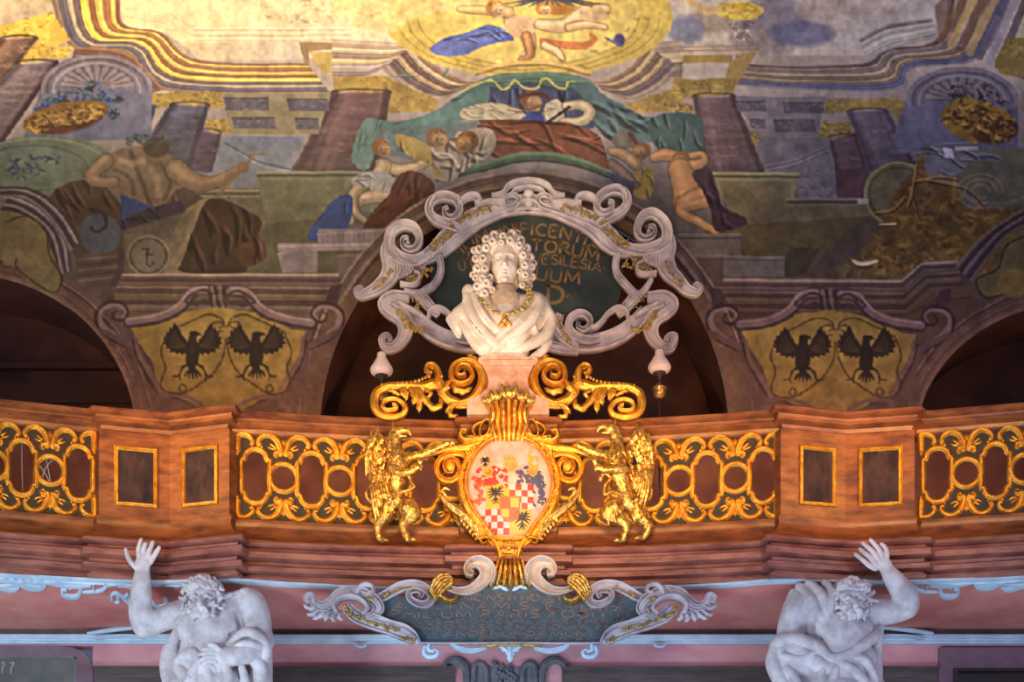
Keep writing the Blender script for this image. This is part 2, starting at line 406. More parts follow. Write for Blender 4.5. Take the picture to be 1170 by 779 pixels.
def fill(pts, col, a=1.0, soft=.8, tex=.35, sm=0, col2=None, ang=90, wob=1.0, N=None):
    """painted patch; col2 blends across it at angle ang (90 = downwards)"""
    P = np.asarray(cr(pts, sm, True) if sm else pts, np.float32)
    sl = box_of(P, soft + 4)
    if sl is None: return
    X = XX[sl] + WX[sl] * wob; Y = YY[sl] + WY[sl] * wob
    ins = np.zeros(X.shape, bool); dm = np.full(X.shape, 1e9, np.float32)
    for i in range(len(P)):
        ax, ay = P[i]; bx, by = P[(i + 1) % len(P)]
        c = ((ay > Y) != (by > Y))
        if c.any():
            with np.errstate(divide='ignore', invalid='ignore'): xi = (bx - ax) * (Y - ay) / (by - ay + 1e-9) + ax
            ins ^= c & (X < xi)
        dx, dy = bx - ax, by - ay; L = dx * dx + dy * dy + 1e-6
        t = np.clip(((X - ax) * dx + (Y - ay) * dy) / L, 0, 1)
        dm = np.minimum(dm, (X - ax - t * dx) ** 2 + (Y - ay - t * dy) ** 2)
    d = np.sqrt(dm); d = np.where(ins, d, -d)
    mask = np.clip(d / soft + .5, 0, 1) * a
    if col2 is not None:
        ca, sa = math.cos(math.radians(ang)), math.sin(math.radians(ang))
        q = X * ca + Y * sa; lo = (P @ np.array([ca, sa])).min(); hi = (P @ np.array([ca, sa])).max()
        t = np.clip((q - lo) / (hi - lo + 1e-6), 0, 1)[..., None]
        col = np.array(col) * (1 - t) + np.array(col2) * t
    put(sl, mask, col, tex, N)
def line(pts, wd, col, a=1.0, soft=1.0, sm=0, tex=.2, wob=.6):
    """brush stroke; wd = full width (may vary along the stroke)"""
    P = np.asarray(pts, np.float32)
    if sm: P = cr(P, sm).astype(np.float32)
    wv = np.interp(np.linspace(0, 1, len(P)), np.linspace(0, 1, len(np.atleast_1d(wd))), np.atleast_1d(wd)) / 2
    sl = box_of(P, wv.max() + soft + 4)
    if sl is None: return
    X = XX[sl] + WX[sl] * wob; Y = YY[sl] + WY[sl] * wob; best = np.full(X.shape, -1e9, np.float32)
    for i in range(len(P) - 1):
        ax, ay = P[i]; bx, by = P[i + 1]; dx, dy = bx - ax, by - ay; L = dx * dx + dy * dy + 1e-6
        t = np.clip(((X - ax) * dx + (Y - ay) * dy) / L, 0, 1)
        best = np.maximum(best, wv[i] + (wv[i + 1] - wv[i]) * t - np.sqrt((X - ax - t * dx) ** 2 + (Y - ay - t * dy) ** 2))
    put(sl, np.clip(best / soft + .5, 0, 1) * a, col, tex)
def ell(cx, cy, rx, ry, col, a=1.0, soft=1.0, rot=0, **k):
    t = np.linspace(0, 2 * math.pi, 28, endpoint=False); c, s_ = math.cos(math.radians(rot)), math.sin(math.radians(rot))
    x = rx * np.cos(t); y = ry * np.sin(t)
    fill(np.stack([cx + x * c - y * s_, cy + x * s_ + y * c], 1), col, a, soft, **k)
def arc(cx, cy, rx, ry, a0, a1, n=24):
    t = np.radians(np.linspace(a0, a1, n)); return np.stack([cx + rx * np.cos(t), cy - ry * np.sin(t)], 1)
def ribbon(A, B, stops, sm=6, tex=.2, a=1.0, wob=.5):
    """painted moulding between two paths, coloured across by stops [(t, colour)...] as hard bands"""
    A = cr(A, sm) if sm else np.asarray(A, float); B = cr(B, sm) if sm else np.asarray(B, float)
    n = 40; u = np.linspace(0, 1, n)
    ra = lambda P: np.stack([np.interp(u, np.linspace(0, 1, len(P)), P[:, i]) for i in (0, 1)], 1)
    A, B = ra(A), ra(B)
    for i, (t, c) in enumerate(stops):
        t1 = stops[i + 1][0] if i + 1 < len(stops) else 1.0
        fill(np.concatenate([A + (B - A) * t, (A + (B - A) * t1)[::-1]]), c, a, 1.1, tex, wob=wob)
    gap = np.linalg.norm(A - B, axis=1).mean()
    for i, (t, c) in enumerate(stops):
        t1 = stops[i + 1][0] if i + 1 < len(stops) else 1.0; c = np.array(c, float)
        if t > 0: line(A + (B - A) * t, 1.2, c * .62, .6 * a, 1, wob=wob)
        if (t1 - t) * gap > 3.5:
            line(A + (B - A) * (t + (t1 - t) * .32), 1.1, np.minimum(c * 1.22, 255), .6 * a, 1, wob=wob); line(A + (B - A) * (t + (t1 - t) * .66), 1.1, c * .78, .55 * a, 1, wob=wob)
def limb(pts, wd, col, k=1.0):
    """modelled arm or leg: dark contour, body colour, soft lighter middle"""
    c = np.array(col, float); w_ = np.atleast_1d(np.array(wd, float))
    line(pts, w_ + 2.0, c * .5, .8, 1.5, 5); line(pts, w_, c, 1, 1.5, 5)
    q = [(p[0] - .12 * w_.mean(), p[1] - .15 * w_.mean()) for p in pts]
    line(q, w_ * .45, np.minimum(c * 1.36, 255), .7 * k, w_.mean() * .4, 5)
def cloth(pts, col, folds=12, seed=0, ang=None, tex=.3, a=1.0, dark=.42, light=1.5):
    """painted drapery: patch plus curved dark and light folds that stay inside it"""
    global PX
    P = np.asarray(cr(pts, 5, True)); sl = box_of(P, 6)
    if sl is None: return
    keep = PX[sl].copy()
    fill(P, col, a, 1.2, tex)
    r = np.random.RandomState(seed); lo, hi = P.min(0), P.max(0); sz = hi - lo; c = np.array(col, float)
    for i in range(folds):
        th = math.radians(ang + r.uniform(-22, 22)) if ang is not None else r.uniform(0, math.pi)
        o = lo + sz * r.uniform(.1, .9, 2); L = sz.max() * r.uniform(.22, .5); d = np.array([math.cos(th), math.sin(th)]); q = np.array([-d[1], d[0]]) * L * r.uniform(-.22, .22)
        st = [o - d * L / 2, o + q, o + d * L / 2]
        line(st, [.5, max(sz.min() * .09, 1.5), .5], c * dark, .65, 2, 6)
        st2 = [p + np.array([1.5, -1.5]) * sz.min() * .03 for p in st]
        line(st2, [.5, max(sz.min() * .06, 1.2), .5], np.minimum(c * light, 255), .55, 2, 6)
    new = PX[sl].copy(); PX[sl] = keep
    m = np.zeros(new.shape[:2], np.float32)
    sv = PX; PX = np.zeros_like(sv); fill(P, (1, 1, 1), 1, 1.2, 0); m = PX[sl][..., 0]; PX = sv
    PX[sl] = keep * (1 - m[..., None]) + new * m[..., None]
def scumble(pts, cols, n=60, seed=0, size=(3, 9), a=.6, sm=0):
    """loose dabs of several colours inside a patch (foliage, gilded capitals, armour)"""
    P = np.asarray(pts, float); r = np.random.RandomState(seed); lo, hi = P.min(0), P.max(0)
    from math import cos, sin
    k = 0
    while k < n:
        q = lo + (hi - lo) * r.rand(2); c = False
        for i in range(len(P)):
            ax, ay = P[i]; bx, by = P[(i + 1) % len(P)]
            if (ay > q[1]) != (by > q[1]) and q[0] < (bx - ax) * (q[1] - ay) / (by - ay + 1e-9) + ax: c = not c
        k += 1
        if not c: continue
        th = r.uniform(0, 6.28); L = r.uniform(*size); d = np.array([cos(th), sin(th) * .6]) * L / 2; v = np.array([-d[1], d[0]]) * r.uniform(-.8, .8)
        line([q - d, q + v, q + d], [.6, L * .3, .5], cols[r.randint(len(cols))], a, 1.2, 4)
def plinth(pts, col, tex=.3, **k): fill(pts, col, 1, .9, tex, wob=.4, **k)
def mlines(pts, n, gap, cols, wd=1.2, a=.7, dx=0, sm=0):
    for i in range(n):
        line([(p[0] + dx * i, p[1] + gap * i) for p in pts], wd, cols[i % len(cols)], a, 1, sm)

# ground colours
for y0, y1, c0, c1 in [(-70, 60, (238, 216, 165), (196, 178, 160)), (60, 130, (196, 178, 160), (150, 140, 142)), (130, 215, (150, 140, 142), (108, 102, 108)),
                       (215, 320, (108, 102, 100), (82, 70, 66)), (320, 480, (92, 70, 66), (84, 58, 50))]:
    t = np.clip((YY - y0) / (y1 - y0), 0, 1)[..., None]; m = ((YY >= y0) & (YY <= y1))[..., None]
    PX = np.where(m, np.array(c0) * (1 - t) + np.array(c1) * t, PX).astype(np.float32)
PX *= (1 + .14 * NA + .08 * NB)[..., None]
YEL = (214, 176, 72); GLD = (160, 135, 66); PUR = (96, 80, 94); BLU = (98, 106, 132); GRN = (116, 116, 88); FLE = (150, 122, 96)
A = tf(0, 0, 2.885); B = tf(380, 0, 2.885); Q = tf(770, 0, 2.885)
def face(x, y, r, skin, hair, look=1, k=1.0):
    s_ = np.array(skin, float); h_ = np.array(hair, float)
    ell(x - look * r * .25, y - r * .15, r * 1.12, r * 1.0, h_, .95, 1.5, tex=.5)
    ell(x + look * r * .12, y + r * .12, r * .78, r * .82, s_, 1, 1.5, tex=.2); ell(x - look * r * .25, y + r * .45, r * .5, r * .4, s_ * .7, .6, 3); ell(x + look * r * .3, y - r * .05, r * .35, r * .3, np.minimum(s_ * 1.25, 255), .6, 2)
    for q in (-.12, .42): line([(x + look * r * q - .9, y + r * .02), (x + look * r * q + .9, y)], 1.1, s_ * .4, .8, .8)
    line([(x + look * r * .22, y), (x + look * r * .3, y + r * .35)], .9, s_ * .6, .7, .8); line([(x + look * r * .05, y + r * .55), (x + look * r * .4, y + r * .53)], 1, s_ * .5, .8, .8)
    for q in range(6): line([(x - look * r * (.9 - .25 * q), y - r * (.5 + .1 * q)), (x - look * r * (.6 - .25 * q), y - r * (.75 + .02 * q))], 1.1, h_ * (1.5 if q % 2 else .6), .6, 1)
# --- pale sky with clouds at the top
fill([(138, -70), (1130, -70), (1060, 40), (1000, 64), (880, 64), (850, 50), (760, 50), (400, 65), (300, 68), (235, 65), (190, 40), (142, 30)], (240, 220, 172), 1, 3, .12, col2=(205, 195, 190), ang=4)
for i in range(7): mlines(A([(420, 30 + 4 * i), (560, 50 + 5 * i), (650, 100 + 4 * i)]), 1, 0, [(170, 150, 130), (250, 240, 210)][i % 2:], 1, .4, sm=4)
mlines(A([(640, 92), (1154, 92)]), 8, 2.0, [(250, 238, 205), (190, 172, 150), (225, 210, 190)], 1.2, .7)
fill(A([(600, 140), (985, 135), (990, 200), (660, 200)]), (222, 200, 160), .8, 1.5, .15, col2=(205, 192, 185), ang=0)
fill(A([(985, 138), (1154, 145), (1154, 158), (1018, 172), (1022, 235), (1004, 205)]), (170, 140, 105), 1, 1, .15)
fill(A([(1020, 172), (1154, 170), (1154, 250), (1060, 240)]), (200, 175, 105), 1, 1, .2); fill(A([(1100, 215), (1154, 215), (1154, 245), (1100, 245)]), (215, 200, 190), 1, 1, .15)
scumble(A([(860, 0), (1120, 0), (1130, 50), (1000, 80), (880, 60)]), [(190, 165, 115), (160, 135, 95), (225, 205, 160), (170, 150, 130)], 60, 3, (6, 16), .5)
for s_ in range(10): ell(150 + 30 * s_, 8 + 5 * math.sin(s_ * 2.1), 22, 9, (250, 232, 190), .35, 10, tex=.1)
# --- the big painted cornice running down from the upper left, round the niche and along the wall
ribbon(A([(398, -200), (398, 0), (412, 82), (530, 108), (655, 198), (1008, 207)]), A([(160, -200), (170, 0), (240, 160), (420, 175), (545, 300), (1092, 312)]),
       [(0, (150, 112, 88)), (.08, (235, 196, 110)), (.16, (176, 124, 82)), (.26, (236, 204, 112)), (.38, (164, 112, 78)), (.47, (248, 214, 104)), (.6, (128, 108, 108)), (.7, (190, 172, 150)), (.78, (112, 106, 122)), (.9, (150, 128, 112))], sm=5, tex=.22)
ribbon(A([(250, 155), (420, 175), (540, 295)]), A([(235, 195), (400, 220), (500, 305)]), [(0, (150, 112, 92)), (.3, (122, 92, 84)), (.6, (158, 124, 104)), (.8, (104, 84, 88))])
# right counterpart
ribbon(Q([(205, 100), (285, 150), (240, 210), (610, 212), (700, 160), (870, 130), (910, -60), (950, -200)]), Q([(200, 280), (205, 282), (240, 285), (720, 300), (790, 225), (1010, 190), (1110, 0), (1180, -200)]),
       [(0, (120, 98, 88)), (.12, (176, 158, 150)), (.2, (150, 126, 110)), (.32, (186, 170, 150)), (.45, (140, 116, 98)), (.58, (184, 160, 118)), (.68, (122, 112, 126)), (.8, (108, 112, 146)), (.92, (146, 140, 150))], sm=5, tex=.22)
ribbon(Q([(610, 130), (700, 85), (850, 60)]), Q([(640, 200), (720, 160), (868, 128)]), [(0, (150, 140, 140)), (.15, (200, 190, 180)), (.4, (214, 205, 190)), (.8, (190, 180, 176))])
fill(Q([(870, 120), (860, 20), (930, -60), (900, 60)]), (150, 120, 104), .8, 1, .2)
for i, c in enumerate([(150, 110, 80), (222, 180, 110), (140, 104, 86), (206, 172, 120), (118, 108, 128), (170, 160, 176), (110, 100, 112)]):
    line(Q([(880 + 32 * i, 130 + 14 * i), (960 + 34 * i, -10), (1000 + 36 * i, -190)]), 9, c, .85, 1.5)
fill(Q([(0, 180), (190, 180), (190, 205), (240, 150), (285, 150), (235, 235), (205, 285), (0, 275)]), (176, 146, 84), 1, 1, .25)
fill(Q([(30, 205), (180, 205), (170, 265), (30, 262)]), (196, 184, 178), .9, 1, .15); mlines(Q([(0, 155), (280, 150)]), 4, 2.2, [(150, 120, 92), (206, 180, 140)], 1.6, .8)
# dark clouds and basket right of the centre
for (x, y, rx, ry, c) in [(130, 70, 90, 40, (168, 150, 130)), (330, 70, 110, 90, (128, 122, 140)), (420, 110, 110, 45, (106, 108, 142)), (250, 120, 70, 50, (150, 136, 130)), (340, 165, 55, 22, (150, 138, 134)), (600, 30, 150, 30, (208, 190, 176)), (40, 100, 60, 50, (120, 126, 158)), (480, 30, 80, 40, (190, 172, 160))]:
    p = Q([(x, y)])[0]; ell(p[0], p[1], rx / 2.885, ry / 2.885, c, .75, 7, tex=.4)
ell(*Q([(215, 35)])[0], 28, 11, (236, 206, 90), 1, 2, tex=.3); ell(*Q([(215, 30)])[0], 21, 7, (206, 170, 70), .8, 2)
scumble(Q([(150, 10), (290, 10), (280, 60), (160, 60)]), [(250, 225, 130), (150, 120, 60), (206, 150, 60)], 60, 4, (3, 7), .7)
scumble(Q([(180, 70), (260, 70), (250, 130), (200, 130)]), [(235, 225, 200), (120, 100, 80), (90, 80, 80)], 45, 5, (3, 6), .8)
line(Q([(50, 0), (110, 40), (150, 30)]), 8, (226, 190, 130), .9, 2)
# --- central oval medallion with putti
ribbon(B([(270, 140), (330, 210), (420, 262), (470, 272)]), B([(160, 225), (230, 290), (330, 330), (420, 300)]), [(0, (150, 122, 100)), (.15, (200, 180, 150)), (.3, (128, 104, 96)), (.45, (190, 164, 130)), (.6, (116, 100, 104)), (.8, (160, 142, 130))])
ribbon(B([(1035, 150), (980, 225), (910, 262), (860, 272)]), B([(1154, 225), (1080, 290), (990, 330), (900, 300)]), [(0, (150, 122, 100)), (.15, (190, 170, 130)), (.3, (128, 104, 96)), (.45, (180, 154, 120)), (.6, (116, 100, 104)), (.8, (160, 142, 130))])
ribbon(B([(0, 130), (200, 140), (275, 140)]), B([(0, 255), (100, 252), (165, 225)]), [(0, (196, 172, 150)), (.2, (222, 204, 170)), (.35, (170, 144, 130)), (.5, (214, 192, 150)), (.65, (190, 176, 170)), (.85, (150, 134, 130))])
ribbon(B([(1154, 130), (1080, 140), (1035, 150)]), B([(1154, 255), (1100, 252), (1154, 225)]), [(0, (176, 156, 140)), (.3, (202, 184, 150)), (.6, (140, 124, 120))])
e = B([(645, 60)])[0]; ell(e[0], e[1], 166, 68, (214, 190, 96), 1, 2, tex=.18); ell(e[0], e[1] - 6, 128, 62, (232, 208, 118), .9, 3, tex=.2)
for s_ in range(3): line(arc(e[0], e[1], 150 - 12 * s_, 64 - 5 * s_, 180, 360, 40), 1.3, (150, 128, 60), .6)
scumble(B([(180, 120), (330, 60), (420, 240), (560, 230), (900, 240), (1000, 120), (1080, 60), (960, 60), (850, 190), (400, 190), (300, 90)]), [(168, 148, 62), (235, 215, 120), (140, 122, 62)], 220, 6, (6, 15), .45)
fill(B([(0, -100), (560, -100), (500, 20), (300, 50), (180, 110), (80, 90), (0, 40)]), (238, 214, 150), .8, 6, .25); scumble(B([(0, 0), (200, 10), (190, 60), (60, 90)]), [(216, 188, 130), (246, 230, 180)], 30, 8, (8, 20), .5)
cloth(B([(320, 160), (380, 120), (440, 110), (500, 85), (560, 90), (600, 130), (520, 145), (440, 180), (370, 185)]), (104, 118, 190), 12, 1, 0, light=1.5)
limb(B([(590, 70), (640, 110), (650, 165), (625, 185)]), [16, 15, 9, 6], (226, 178, 130)); limb(B([(420, 30), (500, 35), (580, 40)]), [6, 9, 12], (224, 176, 120))
ell(*B([(620, 85)])[0], 18, 13, (234, 192, 146), 1, 2); face(*B([(545, 32)])[0], 10, (232, 190, 140), (200, 150, 80), 1)
limb(B([(680, 80), (760, 85), (830, 40), (900, 30)]), [10, 15, 14, 10], (232, 190, 142)); limb(B([(780, 90), (840, 80), (900, 90)]), [9, 8, 5], (228, 180, 130))
ell(*B([(740, 25)])[0], 20, 9, (196, 140, 70), 1, 3); face(*B([(700, 32)])[0], 8, (226, 180, 130), (190, 130, 60), 1); face(*B([(835, 30)])[0], 8, (226, 180, 130), (170, 120, 60), -1); ell(*B([(860, 45)])[0], 16, 9, (238, 200, 150), 1, 2)
line(B([(690, 135), (770, 150), (830, 150), (862, 130), (850, 115)]), [7, 9, 7, 4], (214, 136, 80), 1, 1.5, 5)
limb(B([(640, 120), (650, 180), (620, 195)]), [11, 8, 5], (196, 140, 92)); limb(B([(700, 150), (740, 170), (760, 195)]), [9, 9, 5], (222, 180, 130))
ell(*B([(945, 130)])[0], 7, 7, (96, 92, 130), 1, 2); line(B([(900, 125), (950, 150)]), 3, (120, 110, 150))
for k in range(13): line(B([(720, -15), (570 + 26 * k, 14 + 8 * (k % 2))]), [5, 1.2], (92, 88, 96), .9, 1)
line(B([(470, 240), (560, 212), (640, 206), (740, 210), (850, 240)]), 5, (226, 190, 110), 1, 1.5, 5)
line(B([(470, 247), (560, 222), (640, 214), (740, 220), (850, 247)]), 2, (150, 120, 70), .9, 1, 5)
# --- gilded capitals
for pts, sd in [(A([(0, 85), (170, 38), (235, 130), (60, 215), (70, 160), (130, 130), (0, 118)]), 11), (A([(60, 210), (130, 160), (240, 150), (225, 190)]), 12), (A([(485, 305), (735, 305), (740, 358), (490, 350)]), 13),
                (A([(660, 392), (760, 392), (800, 440), (700, 435)]), 14), (B([(0, 255), (165, 250), (350, 330), (340, 370), (150, 372), (130, 310), (0, 300)]), 15), (B([(960, 345), (1154, 280), (1154, 370), (1000, 372)]), 16),
                (Q([(0, 262), (205, 258), (195, 310), (60, 325), (0, 320)]), 17), (Q([(495, 325), (740, 320), (780, 365), (735, 395), (700, 350), (500, 378)]), 18), (Q([(490, 402), (580, 400), (590, 450), (470, 458)]), 19),
                (Q([(1100, 125), (1200, 120), (1200, 270), (1075, 240), (1060, 200)]), 20), (Q([(0, 345), (60, 345), (60, 370), (0, 370)]), 21), (Q([(200, 440), (300, 440), (290, 475), (230, 470)]), 22)]:
    top = sd in (11, 12); fill(pts, (232, 196, 84) if top else GLD, .95, 1.5, .4); scumble(pts, [(246, 220, 110), (150, 116, 50)] if top else [(198, 172, 84), (104, 88, 50), (140, 118, 60)], 110, sd, (3, 8), .6)
# --- marble columns
def column(pts, c=(104, 82, 92), seed=0):
    fill(pts, np.array(c) * 1.05, 1, 1.2, .5, N=ND, col2=np.array(c) * .8, ang=90); P = np.asarray(pts)
    l0, r0, r1, l1 = P[0], P[1], P[2], P[3]
    for t, k, a_ in [(.08, .55, .55), (.3, 1.35, .35), (.42, 1.25, .25), (.75, .75, .3), (.93, .5, .6)]:
        line([l0 + (r0 - l0) * t, l1 + (r1 - l1) * t], abs(r0[0] - l0[0]) * .12, np.array(c) * k, a_, 4)
    for j in range(14):
        r = np.random.RandomState(seed * 50 + j); u, v = r.rand(2) * .8 + .1; q = l0 + (l1 - l0) * v + (r0 - l0) * u
        line([q, q + np.array([4, 3]), q + np.array([9, 1])], [1, 2.5, .6], np.array(c) * r.choice([.6, 1.4]), .35, 2, 4)
    line(arc((l0[0] + r0[0]) / 2, (l0[1] + r0[1]) / 2, abs(r0[0] - l0[0]) / 2, 4, 0, 180), 1.8, np.array(c) * .55, .8)
column([*A([(0, 130), (125, 125), (0, 290), (-150, 290)])], (146, 112, 98), 1)
column([*A([(50, 215), (190, 205), (10, 470), (-200, 470)])], (128, 112, 122), 2); line(A([(188, 207), (5, 465)]), 5, (70, 46, 62), .9)
column([*A([(560, 345), (690, 350), (630, 560), (480, 470)])], (84, 82, 112), 3)
column([*A([(650, 432), (730, 440), (700, 570), (610, 560)])], (84, 66, 98), 4)
column([*A([(1090, 305), (1290, 305), (1250, 568), (960, 568)])], (108, 82, 90), 5)
column([*Q([(62, 320), (200, 318), (300, 568), (92, 568)])], (112, 90, 100), 6)
column([*Q([(570, 370), (705, 365), (800, 540), (640, 560)])], (104, 92, 116), 7)
column([*Q([(508, 465), (600, 440), (645, 570), (540, 650)])], (96, 74, 84), 8); fill(Q([(540, 560), (645, 545), (625, 650), (540, 652)]), (90, 62, 72), 1, 1, .4)
fill(Q([(735, 380), (800, 370), (900, 470), (830, 500)]), (104, 104, 134), 1, 1, .25, col2=(120, 116, 136)); line(Q([(800, 370), (870, 470)]), 3, (150, 146, 160))
fill(A([(395, 455), (475, 345), (520, 345), (500, 410), (430, 470)]), (66, 72, 110), 1, 1, .25); fill(A([(430, 325), (480, 340), (400, 450), (385, 440)]), (96, 104, 130), .9, 1, .2)
# coffer panels
for cfn, rects in [(A, [(738, 322, 885, 362), (948, 325, 1080, 366), (764, 388, 905, 425), (972, 390, 1050, 426)]), (Q, [(205, 335, 300, 370), (360, 338, 490, 374), (330, 395, 460, 434), (250, 395, 300, 425)])]:
    if cfn is A: fill(A([(735, 308), (1090, 308), (1050, 442), (760, 442)]), (132, 124, 100), 1, 1, .25)
    else: fill(Q([(200, 318), (500, 318), (470, 450), (270, 450)]), (128, 122, 130), 1, 1, .25)
    for x0, y0, x1, y1 in rects:
        fill(cfn([(x0, y0), (x1, y0), (x1 + 6, y1), (x0 + 6, y1)]), (92, 88, 104), 1, 1, .4); line(cfn([(x0, y0), (x1, y0)]), 1.2, (60, 54, 66), .9)
        scumble(cfn([(x0, y0), (x1, y0), (x1, y1), (x0, y1)]), [(150, 148, 156), (66, 62, 78)], 20, x0, (3, 7), .45)
# bluish depth between the columns
fill(A([(735, 450), (1000, 448), (960, 570), (850, 570), (830, 630), (620, 625), (700, 560)]), (100, 112, 142), 1, 1.5, .3, col2=(116, 124, 146))
line(A([(740, 470), (850, 530), (960, 558)]), 1.8, (66, 74, 104), .8, 1, 5); line(A([(780, 500), (860, 545), (950, 562)]), 1.5, (140, 152, 172), .6, 1, 5)
fill(Q([(290, 450), (510, 455), (530, 540), (540, 652), (410, 652), (405, 570), (300, 568), (270, 480)]), (116, 114, 130), 1, 1.5, .3)
for i in range(4): line(Q([(300, 548 + 7 * i), (400, 525 + 7 * i), (510, 480 + 7 * i)]), 1.3, [(150, 150, 164), (84, 84, 104)][i % 2], .6, 1, 5)
scumble(Q([(415, 560), (530, 550), (535, 650), (420, 650)]), [(88, 86, 104), (150, 148, 158)], 40, 9, (5, 11), .5)
# --- shell niches and urns of flowers
for cfn, c, rr, hue in [(A, (320, 290), 1, 0), (Q, (950, 330), 1, 1)]:
    cx, cy = cfn([c])[0]
    fill(np.concatenate([arc(cx, cy, 64, 38, 0, 180), [(cx - 85, cy + 60), (cx + 62, cy + 60)]]), (122, 116, 140), 1, 2, .3, col2=(92, 100, 140))
    for r_, k in [(62, (150, 130, 130)), (57, (96, 84, 96)), (50, (160, 146, 146)), (44, (100, 90, 110))]: line(arc(cx, cy + 2, r_, r_ * .6, -5, 185), 2.2, k, .9, 1.2)
    for j in range(11):
        a_ = math.radians(10 + 16 * j); line([(cx + 8 * math.cos(a_), cy - 5 * math.sin(a_)), (cx + 40 * math.cos(a_), cy - 24 * math.sin(a_))], [1, 5], (150, 134, 134), .7, 1.5); line([(cx + 10 * math.cos(a_ + .14), cy - 6 * math.sin(a_ + .14)), (cx + 41 * math.cos(a_ + .14), cy - 25 * math.sin(a_ + .14))], 1.2, (82, 72, 88), .8)
scumble(A([(110, 370), (150, 330), (240, 290), (330, 270), (410, 330), (385, 400), (340, 360), (240, 340)]), [(46, 58, 120), (70, 92, 170), (60, 100, 90), (40, 60, 50), (96, 106, 150)], 420, 31, (5, 13), .85)
ell(*A([(215, 385)])[0], 50, 16, (134, 100, 44), 1, 2, -12, tex=.5); ell(*A([(235, 400)])[0], 38, 12, (86, 44, 34), .85, 4, -14); scumble(A([(80, 400), (150, 370), (330, 340), (340, 380), (150, 425), (90, 420)]), [(196, 160, 76), (90, 54, 36), (150, 118, 60)], 260, 32, (6, 14), .75)
scumble(Q([(900, 330), (930, 270), (1050, 280), (1110, 370), (1000, 380)]), [(70, 60, 70), (120, 110, 140), (46, 42, 60), (150, 110, 110)], 260, 33, (5, 12), .8)
ell(*Q([(1000, 400)])[0], 42, 24, (150, 112, 36), 1, 2, 12, tex=.5); ell(*Q([(1060, 430)])[0], 26, 15, (84, 44, 28), .9, 4, -8); ell(*Q([(965, 345)])[0], 16, 9, (166, 128, 44), 1, 2)
scumble(Q([(880, 400), (950, 320), (1040, 340), (1130, 400), (1110, 470), (1000, 440)]), [(206, 164, 60), (100, 64, 32), (160, 124, 44), (70, 40, 28)], 300, 34, (6, 15), .75); line(Q([(1045, 440), (1055, 475)]), 5, (130, 100, 50))
line(Q([(890, 470), (1000, 470)]), 2, (160, 160, 170), .8)
# --- ledges and parapets
def ledge(pts, c, hi=1.3):
    c = np.array(c, float); fill(pts, c, 1, 1, .3, wob=.4)
    line([pts[0], pts[1]], 2.6, np.minimum(c * hi, 255), .9, 1); line([(pts[0][0], pts[0][1] + 3.5), (pts[1][0], pts[1][1] + 3.5)], 1.6, c * .55, .9, 1); line([(pts[0][0], pts[0][1] + 7), (pts[1][0], pts[1][1] + 7)], 1.3, c * 1.15, .8, 1)
fill(A([(640, 620), (860, 622), (880, 779), (600, 779)]), (98, 92, 78), 1, 1.5, .3)
ledge(A([(848, 568), (1300, 568), (1300, 700), (870, 690)]), (104, 108, 92)); fill(A([(890, 600), (1200, 600), (1130, 779), (880, 779)]), (102, 102, 82), .9, 1, .3); ledge(A([(635, 628), (852, 628), (852, 650), (640, 650)]), (112, 106, 94))
ledge(Q([(120, 572), (412, 572), (395, 660), (140, 660)]), (128, 126, 92)); fill(Q([(150, 600), (385, 600), (370, 779), (200, 779)]), (122, 112, 76), 1, 1.2, .35, col2=(112, 100, 74))
ledge(Q([(375, 655), (660, 655), (680, 700), (370, 700)]), (112, 104, 86)); fill(Q([(360, 680), (660, 690), (700, 779), (700, 850), (300, 850)]), (112, 104, 74), 1, 1.2, .3)
# lower band of the parapet (crop D / G)
D_ = tf(0, 240, 2.885); G_ = tf(770, 240, 2.885)
fill(D_([(400, 90), (1154, 20), (1154, 210), (400, 205)]), (86, 84, 64), .9, 2, .3)
fill(D_([(0, -120), (300, -100), (420, 100), (400, 210), (250, 160), (150, 0), (0, -60)]), (72, 58, 56), 1, 2, .3)
fill(G_([(100, 60), (640, 20), (800, 40), (960, 90), (800, 175), (760, 240), (100, 225)]), (96, 84, 50), 1, 2, .4); fill(G_([(380, 120), (480, 130), (430, 215), (350, 220)]), (70, 60, 48), .8, 2, .3)
fill(G_([(640, 20), (690, 70), (520, 222), (430, 220), (560, 80)]), (86, 70, 62), .95, 1.5, .3)
# --- the central canopy and enthroned figure
cloth(B([(480, 300), (520, 262), (640, 248), (800, 262), (870, 310), (860, 420), (700, 420), (500, 420)]), (68, 78, 116), 6, 41, 90)
ribbon(B([(470, 270), (540, 245), (650, 236), (760, 240), (850, 262)]), B([(500, 285), (560, 300), (650, 280), (720, 298), (880, 300)]), [(0, (98, 132, 116)), (.5, (80, 112, 108)), (.85, (62, 88, 98))])
line(B([(430, 300), (520, 262), (555, 292), (582, 285), (600, 262), (625, 285), (655, 292), (680, 285), (690, 262), (715, 262), (735, 285), (770, 292), (780, 268), (830, 270)]), 1.8, (204, 196, 92), .95, 1, 3)
cloth(B([(500, 275), (520, 300), (500, 360), (420, 400), (300, 440), (200, 440), (110, 390), (220, 400), (330, 370), (420, 310)]), (84, 122, 124), 16, 42, 150, light=1.35)
cloth(B([(830, 270), (880, 300), (960, 350), (1060, 390), (1160, 400), (1160, 500), (1060, 470), (930, 470), (870, 420), (850, 360), (790, 280)]), (76, 106, 114), 16, 43, 30, light=1.35)
cloth(Q([(-80, 390), (80, 380), (90, 500), (0, 510), (-60, 490)]), (64, 94, 100), 7, 47, 80)
cloth(B([(100, 400), (150, 400), (150, 470), (110, 560), (70, 540), (60, 510)]), (88, 124, 126), 9, 44, 110); fill(B([(150, 420), (480, 400), (440, 480), (320, 540), (140, 500)]), (78, 104, 114), .8, 4, .3)
